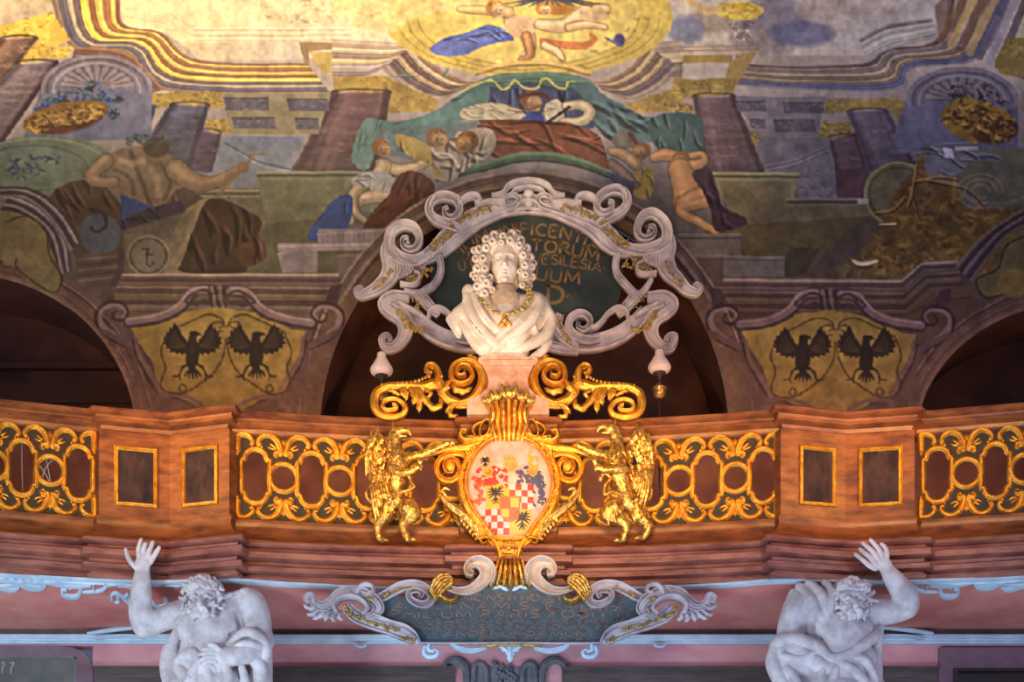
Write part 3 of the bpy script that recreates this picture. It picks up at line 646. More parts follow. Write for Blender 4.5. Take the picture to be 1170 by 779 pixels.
cloth(B([(430, 360), (520, 338), (600, 350), (640, 395), (560, 400), (500, 395), (430, 390)]), (176, 168, 148), 8, 45, 10); cloth(B([(700, 345), (750, 330), (760, 400), (690, 400)]), (180, 172, 150), 6, 46)
limb(B([(770, 350), (820, 345), (850, 370), (820, 400), (760, 400)]), [9, 11, 12, 10, 8], (160, 148, 124)); fill(B([(615, 395), (650, 372), (690, 375), (700, 400)]), (52, 70, 150), 1, 1.5, .2)
cloth(B([(480, 410), (560, 392), (700, 400), (800, 410), (880, 450), (912, 560), (880, 560), (760, 520), (640, 500), (540, 520), (480, 470)]), (116, 66, 48), 16, 48, 20, light=1.5)
face(*B([(662, 336)])[0], 11, (178, 142, 108), (120, 84, 60), 1); line(B([(615, 320), (640, 312), (690, 310), (712, 325)]), 4, (96, 50, 36), 1, 1.2, 4); line(B([(640, 345), (660, 352), (690, 345)]), 3, (130, 108, 76), .8); line(B([(706, 405), (780, 352)]), 3.4, (46, 34, 50)); line(B([(575, 345), (620, 360), (650, 360), (700, 345)]), 1.2, (96, 74, 54), .9, 1, 4)
ribbon(B([(350, 570), (480, 540), (640, 500), (780, 510), (915, 560)]), B([(340, 600), (480, 570), (640, 535), (780, 545), (920, 590)]), [(0, (92, 120, 92)), (.5, (66, 92, 74)), (.85, (50, 66, 60))])
# --- allegorical figures left of the arch
limb(B([(340, 520), (420, 500), (480, 470), (420, 450)]), [14, 20, 18, 12], (150, 132, 116)); cloth(B([(310, 560), (330, 480), (400, 450), (480, 420), (535, 440), (530, 500), (440, 560), (380, 600)]), (142, 132, 124), 18, 50)
limb(B([(160, 540), (230, 560), (320, 530)]), [13, 12, 8], (156, 134, 108)); face(*B([(165, 490)])[0], 10, (150, 118, 84), (128, 88, 46), 1); limb(B([(170, 545), (140, 610), (190, 640), (90, 660), (60, 730)]), [16, 17, 15, 12, 6], (148, 130, 108))
limb(B([(110, 600), (70, 640), (75, 700), (110, 730)]), [15, 12, 9, 6], (136, 120, 102)); cloth(B([(60, 600), (120, 560), (200, 580), (190, 640), (120, 620)]), (140, 140, 146), 8, 51)
cloth(B([(215, 440), (320, 480), (330, 530), (370, 580), (340, 580), (320, 540), (260, 520), (215, 480)]), (150, 130, 74), 7, 52); face(*B([(350, 458)])[0], 11, (150, 122, 96), (110, 84, 56), 1); face(*B([(435, 472)])[0], 12, (140, 108, 66), (110, 76, 40), -1)
cloth(B([(230, 580), (330, 600), (300, 660), (180, 730), (100, 760), (140, 690), (190, 640)]), (88, 46, 36), 10, 53, 130); cloth(B([(-60, 740), (0, 660), (60, 640), (60, 720), (20, 779), (-80, 790)]), (48, 66, 130), 8, 54, 130)
cloth([(455, 200), (480, 196), (497, 212), (490, 232), (478, 262), (440, 290), (408, 285), (415, 262), (440, 235)], (82, 42, 32), 12, 55, 120)
# right putti
ell(*B([(960, 460)])[0], 14, 12, (96, 92, 96), 1, 3); limb(B([(920, 500), (960, 510), (1000, 540)]), [8, 12, 12], (140, 112, 84)); face(*B([(1010, 500)])[0], 10, (138, 106, 74), (104, 76, 48), -1); line(B([(980, 440), (1000, 470)]), 5, (100, 50, 44))
cloth(B([(990, 570), (1050, 545), (1060, 600), (1040, 660), (990, 640), (975, 600)]), (140, 124, 60), 7, 57, 80); limb(B([(1060, 520), (1100, 510), (1154, 520)]), [10, 14, 12], (160, 120, 84)); limb(B([(920, 540), (960, 570), (1000, 610)]), [10, 10, 8], (112, 88, 84))
fill(B([(900, 560), (1000, 600), (990, 650), (930, 610)]), (72, 62, 92), .9, 2, .4)
face(*Q([(18, 528)])[0], 10, (150, 112, 74), (122, 86, 44), -1); limb(Q([(0, 560), (60, 545), (100, 530), (90, 510), (60, 515)]), [13, 12, 9, 7, 6], (168, 126, 86)); limb(Q([(20, 560), (40, 620), (30, 670)]), [26, 30, 22], (166, 122, 80)); limb(Q([(30, 670), (90, 640), (110, 660), (20, 690), (100, 740), (140, 765)]), [18, 16, 14, 12, 9, 6], (166, 122, 80))
cloth(Q([(60, 570), (120, 560), (150, 640), (160, 680), (235, 720), (230, 750), (140, 760), (120, 700), (100, 640)]), (66, 46, 60), 10, 58, 60)
# --- reclining giant on the left
ell(*A([(150, 560)])[0], 86, 40, (92, 108, 100), 1, 2, tex=.3); line(arc(*A([(130, 560)])[0], 80, 36, 0, 360, 50), 2, (126, 138, 118), .7, 1.2); line(arc(*A([(110, 555)])[0], 62, 26, 0, 360, 50), 1.6, (60, 72, 76), .7, 1.2)
scumble(A([(0, 560), (60, 510), (180, 500), (210, 530), (120, 580), (20, 600)]), [(36, 48, 92), (50, 70, 110), (70, 90, 110)], 60, 59, (6, 14), .8)
cloth(A([(170, 640), (230, 600), (330, 600), (400, 680), (420, 779), (230, 779), (180, 700)]), (72, 52, 44), 12, 60, 60)
fill(A([(285, 600), (350, 515), (440, 482), (540, 500), (615, 555), (640, 620), (560, 690), (500, 712), (420, 690), (375, 610)]), (112, 92, 80), 1, 2, .4, 3)
for st, k in [([(430, 500), (460, 580), (500, 690)], .72), ([(380, 560), (430, 590), (440, 640)], .8), ([(530, 540), (560, 600), (540, 660)], .76)]: line(A(st), 5, np.array((112, 92, 80)) * k * .8, .75, 3, 5)
for st in [[(400, 530), (430, 540), (470, 530)], [(500, 560), (520, 600), (520, 640)], [(560, 560), (600, 590), (600, 610)]]: line(A(st), 8, (156, 128, 104), .7, 4, 5)
limb(A([(350, 530), (300, 580), (330, 600), (380, 600)]), [16, 14, 12, 10], (116, 94, 78)); limb(A([(580, 560), (640, 600), (710, 600), (790, 555)]), [24, 20, 14, 8], (118, 94, 76)); ell(*A([(798, 552)])[0], 8, 6, (124, 94, 70), 1, 1.5)
ell(*A([(515, 488)])[0], 15, 12, (70, 52, 44), 1, 2); scumble(A([(400, 470), (440, 440), (540, 450), (560, 480), (480, 490)]), [(44, 74, 66), (60, 96, 80), (32, 52, 54)], 60, 61, (4, 10), .85)
fill(A([(400, 640), (520, 690), (540, 670), (520, 720), (430, 760), (400, 740)]), (40, 60, 118), 1, 2, .4)
cloth(A([(520, 700), (600, 620), (690, 680), (620, 760), (560, 790), (470, 779)]), (80, 60, 60), 8, 62); cloth(A([(680, 680), (760, 700), (850, 770), (870, 860), (700, 900), (640, 860), (680, 760)]), (78, 50, 40), 12, 63, 70)
line(A([(880, 508), (810, 508), (835, 515), (760, 600), (690, 675)]), [2.5, 2, 3, 4, 5], (122, 98, 66), 1, 1.2); fill(A([(700, 665), (660, 660), (600, 710), (570, 779), (540, 900), (640, 900), (680, 740)]), (128, 112, 92), 1, 1.5, .3, 3)
cloth(D_([(600, 170), (640, 60), (700, -40), (850, 20), (850, 80), (770, 140), (810, 205), (600, 205)]), (64, 44, 38), 14, 64, 80); cloth(D_([(380, 40), (600, -30), (560, 90), (480, 80), (390, 80)]), (52, 44, 66), 9, 65)
ell(*D_([(330, 80)])[0], 24, 24, (66, 76, 100), .9, 2, tex=.4); line(D_([(300, 0), (340, 10), (350, 50), (320, 70), (300, 60)]), 4, (34, 38, 60), .9, 1, 5); fill(D_([(400, 65), (640, 0), (600, 110), (540, 200), (420, 200)]), (100, 90, 78), .75, 4, .3)
ell(*D_([(490, 150)])[0], 23, 22, (106, 96, 88), 1, 1.5, tex=.25); line(arc(*D_([(490, 150)])[0], 20.5, 19.5, 0, 360, 40), 1.4, (58, 46, 46), .8); line(arc(*D_([(490, 150)])[0], 23.5, 22.5, 0, 360, 40), 1.6, (140, 128, 114), .7)
line(D_([(468, 130), (490, 128), (480, 148), (505, 146)]), 1.6, (52, 44, 46), .95); line(D_([(490, 128), (484, 170), (496, 184), (506, 172)]), 1.6, (52, 44, 46), .95, 1, 5)
# right: armour, shields, river figure
ell(*Q([(740, 640)])[0], 40, 38, (110, 104, 70), 1, 1.5, tex=.35); line(arc(*Q([(740, 640)])[0], 38, 36, 40, 320, 50), 2.4, (160, 150, 104), .8); line(arc(*Q([(740, 640)])[0], 33, 31, 40, 320, 50), 1.4, (64, 58, 42), .8)
ell(*Q([(1060, 590)])[0], 50, 30, (104, 104, 88), 1, 1.5, 10, tex=.3); line(arc(*Q([(1060, 590)])[0], 47, 28, 0, 360, 50), 1.8, (140, 138, 108), .7)
for r_ in (26, 18, 10): line(arc(*Q([(1010, 630)])[0], r_, r_ * .75, 0, 300, 40), 2.2, (146, 134, 108), .7)
fill(Q([(1000, 490), (1180, 490), (1180, 540), (1060, 520)]), (110, 108, 84), 1, 1.5, .3)
cloth(Q([(780, 500), (860, 480), (950, 490), (1060, 510), (1080, 535), (980, 530), (930, 580), (860, 570), (800, 530)]), (112, 116, 138), 12, 66, 20)
fill(Q([(888, 485), (920, 488), (925, 520), (895, 522)]), (190, 200, 224), .9, 1); line(Q([(930, 490), (1000, 488)]), 4, (196, 190, 180), .8)
ARM = [(156, 116, 44), (66, 46, 30), (124, 92, 38), (186, 150, 66), (88, 60, 34)]
pa = Q([(680, 760), (720, 650), (790, 560), (820, 500), (840, 590), (930, 610), (960, 690), (1180, 690), (1060, 900), (640, 900), (620, 840)])
fill(pa, (112, 82, 34), 1, 2, .6); scumble(pa, ARM, 420, 67, (8, 22), .38)
for st in ([(790, 600), (870, 580), (930, 590)], [(780, 620), (800, 700), (830, 760)], [(660, 700), (720, 690), (760, 650)], [(800, 540), (790, 610), (770, 680)], [(830, 590), (960, 620), (1030, 690)]): line(Q(st), 2.6, (176, 134, 60), .8, 1.2, 6); line([(p[0] + 1.5, p[1] + 2.5) for p in Q(st)], 1.5, (50, 32, 22), .8, 1, 6)
scumble(G_([(520, 215), (640, 130), (800, 60), (1000, 0), (960, 90), (800, 175), (760, 225)]), ARM, 200, 68, (8, 20), .4)
line(G_([(588, 168), (620, 178), (672, 168)]), [2, 4.5, 2], (226, 208, 178), .9, 1.5, 4); line(G_([(680, 48), (732, 44)]), 2.4, (220, 190, 150), .9); fill(Q([(605, 655), (640, 655), (640, 670), (605, 670)]), (176, 168, 160), .9, 1)
# --- architecture of the wall: entablature, arch bands
ENT = [(0, (150, 128, 118)), (.12, (88, 66, 66)), (.25, (104, 80, 76)), (.42, (128, 104, 92)), (.5, (84, 60, 58)), (.62, (104, 84, 66)), (.85, (76, 54, 52))]
ribbon([(136, 312), (400, 312), (440, 330)], [(130, 348), (400, 350), (440, 350)], ENT, sm=0)
ribbon([(136, 348), (400, 350)], [(130, 372), (400, 372)], [(0, (104, 88, 74)), (.3, (94, 76, 64))], sm=0)
ribbon([(770, 318), (1030, 320), (1052, 300), (1094, 298)], [(770, 352), (1034, 354), (1062, 330), (1100, 326)], ENT, sm=0)
ribbon([(770, 350), (1034, 354), (1062, 328), (1110, 326)], [(770, 374), (1034, 374), (1090, 372), (1110, 372)], [(0, (100, 72, 58)), (.3, (88, 62, 52))], sm=0)
# stepped blocks
for pts, c in [([(318, 290), (322, 281), (362, 281), (362, 311), (322, 311)], (122, 108, 116)), ([(362, 268), (365, 261), (470, 261), (470, 282), (365, 282)], (120, 108, 118)), ([(385, 292), (388, 290), (440, 290), (440, 318), (388, 318)], (104, 84, 84)), ([(318, 281), (318, 278), (480, 278), (480, 286), (318, 286)], (136, 120, 128))]:
    fill(pts, c, 1, 1, .25, wob=.4); line([pts[0], pts[2] if len(pts) > 4 else pts[1]], 1.4, np.array(c) * 1.25, .8)
for x in range(368, 470, 6): line([(x, 266), (x + 1, 279)], 1, (92, 80, 92), .5)
for pts, c in [([(776, 268), (846, 268), (846, 296), (776, 296)], (106, 96, 88)), ([(790, 293), (896, 293), (896, 316), (790, 316)], (112, 104, 98)), ([(776, 293), (826, 293), (826, 322), (776, 322)], (96, 76, 68))]:
    fill(pts, c, 1, 1, .25, wob=.4); line([pts[0], pts[1]], 1.8, np.array(c) * 1.3, .8); line([(pts[0][0], pts[0][1] + 4), (pts[1][0], pts[1][1] + 4)], 1.2, np.array(c) * .55, .8)
# round the central arch
a0 = lambda r1, r2: arc(601, 502, r1, r2, -4, 184, 70)
ribbon(a0(234, 265), a0(262, 307), [(0, (98, 66, 52)), (.1, (112, 78, 60)), (.45, (74, 54, 54)), (.55, (122, 98, 88)), (.75, (92, 72, 70)), (.92, (140, 116, 106))], sm=0, tex=.3)
for xs in (-1, 1):
    X_ = lambda x: 601 + xs * (x - 601)
    fill([(X_(372), 365), (X_(398), 335), (X_(425), 320), (X_(440), 300), (X_(455), 330), (X_(430), 352), (X_(400), 400), (X_(380), 440), (X_(366), 478), (X_(344), 478), (X_(350), 420)], (104, 76, 62), 1, 1.5, .3)
    line([(X_(374), 340), (X_(357), 385), (X_(348), 430), (X_(345), 475)], 1.6, (60, 40, 40), .8, 1, 5)
# left and right arch bands
for cx, a_, b_, lo, hi in [(-45, 200, 187, -4, 80), (1245, 197, 157, 96, 184)]:
    g = lambda d: arc(cx, 500, a_ + d, b_ + d, lo, hi, 50)
    ribbon(g(0), g(22), [(0, (118, 86, 72)), (.35, (104, 74, 66)), (.8, (84, 58, 56)), (.92, (130, 100, 88))], sm=0, tex=.35)
# volute brackets and pelmets round the eagle panels
def eagle_panel(T, mx, cxp):
    """T maps panel coordinates; drawn for the left panel of crop D, mirrored where mx"""
    f = (lambda pts: T([(1448 - p[0], p[1]) if mx else p for p in pts]))
    fill(f([(430, 385), (520, 372), (600, 335), (720, 318), (880, 345), (960, 395), (1010, 400), (985, 480), (950, 560), (945, 605), (860, 620), (800, 668), (680, 668), (640, 640), (560, 610), (530, 600), (500, 500), (460, 440)]), (150, 124, 52), 1, 1.5, .3, col2=(132, 104, 50))
    for side in (0, 1):
        S_ = (lambda pts: f([(1450 - p[0], p[1] + 4) if side else p for p in pts]))
        fill(S_([(325, 240), (365, 250), (380, 300), (340, 320)]), (70, 48, 56), 1, 1.5, .3)
        line(S_([(430, 445), (350, 400), (325, 350), (345, 315), (395, 308), (420, 335), (405, 362), (378, 360), (372, 340), (385, 332)]), [10, 11, 9, 7, 7, 5, 4, 3, 2, 2], (58, 38, 42), .9, 1.2, 5)
        line(S_([(426, 442), (352, 396), (330, 350), (348, 320), (393, 314), (414, 335), (402, 355)]), [7, 8, 6, 4, 3.5, 3, 2], (128, 102, 104), .95, 1.2, 5)
        line(S_([(330, 395), (420, 440), (440, 475), (460, 600)]), 7, (92, 66, 66), .9, 2, 5); line(S_([(448, 420), (460, 480), (530, 600), (500, 660)]), [5, 6, 6, 8], (110, 84, 76), .95, 1.5, 5); line(S_([(440, 425), (452, 485), (520, 605), (560, 615), (640, 650)]), 1.8, (56, 36, 38), .85, 1, 5)
        line(S_([(425, 370), (520, 355), (590, 325), (640, 270), (700, 262)]), 13, (62, 42, 48), .9, 2, 5); line(S_([(425, 365), (520, 350), (590, 318), (635, 268), (690, 262)]), 9.5, (122, 98, 100), .95, 2, 5); line(S_([(425, 358), (520, 344), (585, 312), (630, 262), (690, 254)]), 2, (160, 136, 132), .7, 1, 5)
        line(S_([(650, 312), (610, 300), (640, 275), (670, 262), (700, 280), (690, 300), (668, 296)]), 3, (66, 46, 50), .9, 1, 5)
        fill(S_([(440, 520), (530, 610), (640, 640), (700, 680), (420, 700)]), (96, 68, 60), .7, 3, .3); line(S_([(530, 612), (600, 612), (660, 640), (670, 668)]), 5, (108, 78, 72), .9, 1.5, 5)
    for k in range(5): line(f([(690 + 12 * k, 250), (694 + 12 * k, 300), (700 + 12 * k, 318)]), 2.2, [(60, 42, 44), (124, 100, 96)][k % 2], .8, 1)
    for side in (0, 1):                                  # the two small shields
        S_ = (lambda pts: f([(1490 - p[0], p[1]) if side else p for p in pts]))
        line(S_([(742, 425), (735, 480), (700, 540), (640, 585), (600, 605), (550, 600), (530, 575), (545, 520), (530, 470), (545, 420), (560, 400), (620, 370), (680, 345), (725, 355), (742, 385)]), 1.9, (78, 56, 26), .9, 1, 6)
        fill(S_([(738, 420), (730, 480), (690, 540), (620, 590), (555, 580), (550, 470), (560, 410), (680, 355)]), (158, 130, 60), .35, 3, .2)
        line(S_([(730, 400), (700, 398), (700, 375), (722, 368), (735, 380), (722, 388)]), 2.6, (92, 68, 40), .9, 1, 5); line(S_([(615, 590), (600, 600), (590, 588), (600, 575), (612, 582)]), 1.8, (80, 56, 30), .9, 1, 5)
    for ox in (635, 845):
        E_ = (lambda pts: f([(p[0] + ox, p[1]) for p in pts])); dk = (44, 32, 30)
        fill(E_([(-18, 440), (-12, 415), (-10, 402), (10, 400), (30, 412), (14, 418), (16, 440), (24, 470), (16, 510), (-4, 525), (-24, 500)]), dk, .95, 1.2, .3, 3)
        for sg in (-1, 1):
            wing = [(10, 446), (22, 430), (36, 408), (48, 386), (60, 372), (68, 392), (74, 384), (78, 404), (86, 400), (86, 418), (95, 418), (90, 432), (98, 438), (86, 446), (90, 456), (74, 458), (74, 468), (58, 466), (54, 476), (40, 470), (34, 478), (22, 470), (12, 476)]
            fill(E_([(sg * x, y) for x, y in wing]), dk, .95, 1, .3, wob=.3)
            for k in range(6): line(E_([(sg * (26 + 4 * k), 450 + k), (sg * (62 + 5 * k), 400 + 11 * k)]), 1, (104, 82, 48), .55, .9)
            fill(E_([(sg * 4, 440), (sg * 16, 436), (sg * 18, 480), (sg * 4, 486)]), dk, .95, 1)
            line(E_([(sg * 10, 505), (sg * 34, 520), (sg * 44, 545), (sg * 64, 548)]), [3.5, 2.4, 1.8, 1.5], dk, .9, 1, 3); line(E_([(sg * 44, 545), (sg * 40, 560)]), 1.3, dk, .9)
        for k in range(5): line(E_([(0, 515), ((k - 2) * 9, 535), ((k - 2) * 13, 555 - abs(k - 2) * 4)]), [3.2, 3, 1.5], dk, .9, 1, 4)
eagle_panel(D_, False, 0)
eagle_panel(tf(770 - 8, 240 + 8, 2.885), True, 0) if False else eagle_panel(lambda pts: [(770 + (p[0] - 210) / 2.885, 244 + p[1] / 2.885) for p in pts], False, 0)
# outer corners: shell cartouche left, moulded scroll right
ribbon(D_([(40, -60), (130, -20), (215, 70), (240, 195)]), D_([(0, 0), (60, 10), (150, 80), (190, 215)]), [(0, (70, 58, 66)), (.2, (128, 116, 130)), (.4, (66, 54, 64)), (.6, (120, 106, 118)), (.8, (60, 46, 52))], sm=5)
ribbon(A([(0, 615), (100, 620), (200, 680), (270, 790)]), A([(0, 650), (80, 655), (160, 720), (230, 830)]), [(0, (62, 52, 60)), (.25, (120, 110, 128)), (.5, (60, 50, 60)), (.75, (104, 92, 110))], sm=5)
fill(D_([(0, 20), (60, 10), (140, 50), (170, 130), (200, 215), (175, 275), (110, 250), (50, 190), (0, 160)]), (112, 98, 66), 1, 1.5, .35, 3); line(D_([(20, 40), (90, 20), (150, 70), (165, 150), (205, 220), (170, 270), (60, 195), (55, 160)]), 2, (60, 46, 36), .85, 1, 5)
fill(D_([(250, 150), (400, 130), (410, 195), (380, 270), (340, 300), (250, 250)]), (84, 64, 62), 1, 1.5, .3); mlines(D_([(260, 165), (390, 150)]), 5, 6, [(112, 92, 92), (62, 44, 48)], 2, .8)
line(D_([(400, 135), (395, 200), (375, 240)]), 7, (70, 50, 56), .9, 1.5, 4)
ribbon(G_([(925, 185), (1000, 100), (1090, 30), (1200, -30)]), G_([(985, 240), (1050, 150), (1110, 80), (1200, 40)]), [(0, (120, 92, 84)), (.2, (66, 46, 54)), (.4, (112, 92, 108)), (.6, (66, 50, 60)), (.8, (104, 82, 84))], sm=5)
fill(G_([(990, 250), (1010, 210), (1060, 190), (1090, 110), (1200, 60), (1200, 270), (1100, 290), (1030, 290)]), (104, 92, 56), 1, 1.5, .35, 3); line(G_([(1200, 70), (1100, 115), (1070, 190), (1020, 215), (995, 240), (1030, 290), (1110, 270)]), 2.4, (56, 40, 36), .9, 1, 5)
ell(*G_([(1120, 240)])[0], 18, 16, (140, 116, 50), .8, 3)
# faint age marks
for (x, y) in [(45, 432), (60, 430), (90, 438), (1098, 52), (770, 125)]: ell(x, y, 2.6, 1.3, (190, 170, 150), .6, 1)
PX *= (1 - .16 * np.exp(-((XX - 170) / 150) ** 2 - ((YY - 235) / 75) ** 2))[..., None]  # shade over the left middle of the fresco, put into the paint colour
PX *= (1 + .10 * NC + .04 * NB + .07 * fbm(30, 120, 3, 1))[..., None]
def blur(Z, r):
    for ax in (0, 1):
        Cs = np.cumsum(np.pad(Z, [(r + 1, r) if q == ax else (0, 0) for q in range(3)], mode='edge'), axis=ax, dtype=np.float64); Z = (np.take(Cs, range(2 * r + 1, Cs.shape[ax]), ax) - np.take(Cs, range(0, Cs.shape[ax] - 2 * r - 1), ax)) / (2 * r + 1)
    return Z
PX = .45 * PX + .55 * blur(PX, 1)                     # paint edges melt into one another
PX = PX + .45 * (PX - blur(PX, 3)) + .25 * (PX - blur(PX, 7))
GR = PX.mean(-1, keepdims=True); PX = np.clip(GR + (PX - GR) * np.interp(YY, [0, 120], [.95, .78])[..., None], 4, 252)

# albedo of the paint: the vault's light falloff stays in the colour, its dim middle rows deepened further
lin = lambda c: np.where(c / 255 <= .04045, c / 255 / 12.92, ((c / 255 + .055) / 1.055) ** 2.4)
def mid_shade(x, y):
    v = np.interp(y, SHADE_Y, SHADE_V)
    return v
SHADE_Y = [-70, 0, 60, 120, 200, 300, 480]; SHADE_V = [.96, .96, 1.0, 1.08, 1.18, 1.02, .88]
ALB = lin(PX) / mid_shade(XX, YY)[..., None]
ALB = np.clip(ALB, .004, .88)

# surface of wall + cove: profile in (Y, Z)
WALL_Y = 17.5; SPR_Z = EYE + (HY - 235) * WALL_Y / F; AX, BZ = 3.2, 1.5
th = np.linspace(0, math.pi / 2, 200)
pY = np.concatenate([[WALL_Y] * 60, WALL_Y - AX + AX * np.cos(th)]); pZ = np.concatenate([np.linspace(EYE + (HY - 560) * WALL_Y / F, SPR_Z, 60), SPR_Z + BZ * np.sin(th)])
pPY = HY - (pZ - EYE) / pY * F
def vault_pt(px, py):
    Y = np.interp(py, pPY[::-1], pY[::-1]); Z = EYE + (HY - py) * Y / F
    return (px - 585) * Y / F, Y, Z
ARCHES = [(599, 500, 234, 265), (-45, 500, 200, 187), (1245, 500, 197, 157)]
st = 1.25
gx = np.arange(CX0, CX1 - 1, st); gy = np.arange(CY0, CY1 - .5, st)
GX, GY = np.meshgrid(gx, gy)
inside = np.zeros(GX.shape, bool)
for cx, cy, a_, b_ in ARCHES:
    r = np.sqrt(((GX - cx) / a_) ** 2 + ((GY - cy) / b_) ** 2) + 1e-9
    near = np.abs(r - 1) < 1.1 * st / min(a_, b_)
    sx, sy = cx + (GX - cx) / r, cy + (GY - cy) / r
    GX = np.where(near, sx, GX); GY = np.where(near, sy, GY)
    inside |= (r < 1) & ~near
VX, VY, VZ = vault_pt(GX, GY)
ny, nx = GX.shape
idx = np.arange(ny * nx).reshape(ny, nx)
bad = inside
q = np.stack([idx[:-1, :-1], idx[:-1, 1:], idx[1:, 1:], idx[1:, :-1]], -1).reshape(-1, 4)
cxq = ~(bad[:-1, :-1] | bad[:-1, 1:] | bad[1:, 1:] | bad[1:, :-1])
mx_, my_ = (GX[:-1, :-1] + GX[1:, 1:]) / 2, (GY[:-1, :-1] + GY[1:, 1:]) / 2
for cx, cy, a_, b_ in ARCHES: cxq &= (((mx_ - cx) / a_) ** 2 + ((my_ - cy) / b_) ** 2) > 1
q = q[cxq.reshape(-1)]
used = np.unique(q); remap = -np.ones(ny * nx, int); remap[used] = np.arange(len(used)); q = remap[q]
V = np.stack([VX, VY, VZ], -1).reshape(-1, 3)[used]
me = bpy.data.meshes.new('wall_back')
me.vertices.add(len(V)); me.vertices.foreach_set('co', V.astype(np.float32).ravel())
me.loops.add(len(q) * 4); me.loops.foreach_set('vertex_index', q.astype(np.int32).ravel())
me.polygons.add(len(q)); me.polygons.foreach_set('loop_start', np.arange(0, len(q) * 4, 4, dtype=np.int32))
me.update(calc_edges=True); me.polygons.foreach_set('use_smooth', [True] * len(q))
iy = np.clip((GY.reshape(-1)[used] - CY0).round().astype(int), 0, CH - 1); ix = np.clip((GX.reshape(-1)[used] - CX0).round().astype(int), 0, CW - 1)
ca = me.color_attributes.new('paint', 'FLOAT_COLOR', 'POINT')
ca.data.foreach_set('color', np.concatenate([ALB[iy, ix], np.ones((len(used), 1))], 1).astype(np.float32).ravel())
fm = mat('fresco_paint', (.3, .25, .25, 1), rough=.62, bump=.04, bscale=6, spec=.35)
at = fm.node_tree.nodes.new('ShaderNodeAttribute'); at.attribute_name = 'paint'
fm.node_tree.links.new(at.outputs['Color'], fm.node_tree.nodes['Principled BSDF'].inputs['Base Color'])
me.materials.append(fm)
o = bpy.data.objects.new('wall_back', me); C.objects.link(o); struct(o)

# plain continuation of the vault into the hall, and wall beyond the painting
plain = mat('ceiling_plaster', (.45, .38, .32, 1), (.62, .55, .46, 1), rough=.7, scale=.8)
tp = [(float(np.interp(CY0 + .5, pPY[::-1], pY[::-1])), 0)]
Yt = tp[0][0]; Zt = EYE + (HY - CY0) * Yt / F
mb = MB(); hw = 8.0
mb.add([(-hw, Yt, Zt), (hw, Yt, Zt), (-hw, 14.3, 12.3), (hw, 14.3, 12.3), (-hw, 7.0, 12.6), (hw, 7.0, 12.6)], [(0, 1, 3, 2), (2, 3, 5, 4)])
struct(mb.obj('ceiling', plain, smooth=False))
# recess behind each arch: reveal along the curve + back wall
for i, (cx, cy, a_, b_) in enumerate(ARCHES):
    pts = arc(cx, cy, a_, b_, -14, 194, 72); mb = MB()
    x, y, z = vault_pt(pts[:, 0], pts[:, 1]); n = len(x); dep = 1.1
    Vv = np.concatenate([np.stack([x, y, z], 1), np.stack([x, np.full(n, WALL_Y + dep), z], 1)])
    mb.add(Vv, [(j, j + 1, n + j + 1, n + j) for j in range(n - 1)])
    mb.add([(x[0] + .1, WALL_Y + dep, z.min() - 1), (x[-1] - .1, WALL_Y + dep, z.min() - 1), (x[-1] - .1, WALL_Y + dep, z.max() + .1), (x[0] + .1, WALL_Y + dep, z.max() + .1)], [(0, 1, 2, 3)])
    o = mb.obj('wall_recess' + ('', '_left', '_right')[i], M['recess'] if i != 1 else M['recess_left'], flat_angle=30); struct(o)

# ledge along the back of the left recess
mb = MB(); mb.box(-8, -4.4, WALL_Y + 1.0, WALL_Y + 1.1, EYE + 678 * 18.55 / F, EYE + 684 * 18.55 / F); mb.box(-8, -4.4, WALL_Y + 1.05, WALL_Y + 1.1, EYE + 640 * 18.55 / F, EYE + 664 * 18.55 / F)
struct(mb.obj('trim_recess', mat('brown_ledge', (.07, .03, .02, 1), rough=.7), smooth=False))

# plain side walls closing the hall beside the gallery
for sx, nm in ((-1, 'wall_left'), (1, 'wall_right')):
    mb = MB(); mb.box(*sorted((sx * 6.86, sx * 7.0)), 11.5, 18.7, 0, 12.5); struct(mb.obj(nm, plain, smooth=False))
# ------------------------------------------------------------------ gallery: floor, back wall, soffit, lower wall
def box_struct(name, m, *b):
    mb = MB().box(*b); return struct(mb.obj(name, m, smooth=False))
box_struct('wall_gallery', M['gallery'], -6.86, 6.86, 17.45, 17.6, 5.5, EYE + 614 * 17.5 / F)
box_struct('floor_gallery', M['floor'], -6.86, 6.86, 15.55, 17.45, 5.45, 5.6)
box_struct('floor', M['floor'], -6.86, 6.86, 1.0, 16.3, -.1, 0)
ZR = lambda y: EYE + (HY - y) / 110.0           # height of a level named by its row at distance 15
def seg(nodes, n=10): return cr(nodes, n)
def world_xy(P): P = np.asarray(P, float); return np.stack([(P[:, 0] - 585) * P[:, 1] / F, P[:, 1]], 1)
BAYL = [(-206, 14.14), (-140, 14.32), (-90, 14.46), (-60, 14.56), (0, 14.74), (52, 14.87), (109, 15.02)]
BAYC = [(267, 15.05), (295, 15.07), (330, 15.13), (363, 15.18), (440, 15.27), (527, 15.34)]
BAYC2 = [(635, 15.34), (730, 15.27), (800, 15.17), (835, 15.12), (865, 15.06), (888, 15.03)]
BAYR = [(1050, 15.07), (1110, 14.95), (1170, 14.83), (1230, 14.68), (1280, 14.55), (1378, 14.24)]
PEDL = [(113, 14.93), (194, 15.11), (262, 14.90)]; PEDR = [(892, 14.90), (966, 15.08), (1045, 14.95)]; PIER = [(529, 15.22), (633, 15.22)]
SEGS = [seg(BAYL), PEDL, seg(BAYC), PIER, seg(BAYC2), PEDR, seg(BAYR)]
PATH = world_xy(np.concatenate([np.asarray(s_, float) for s_ in SEGS]))
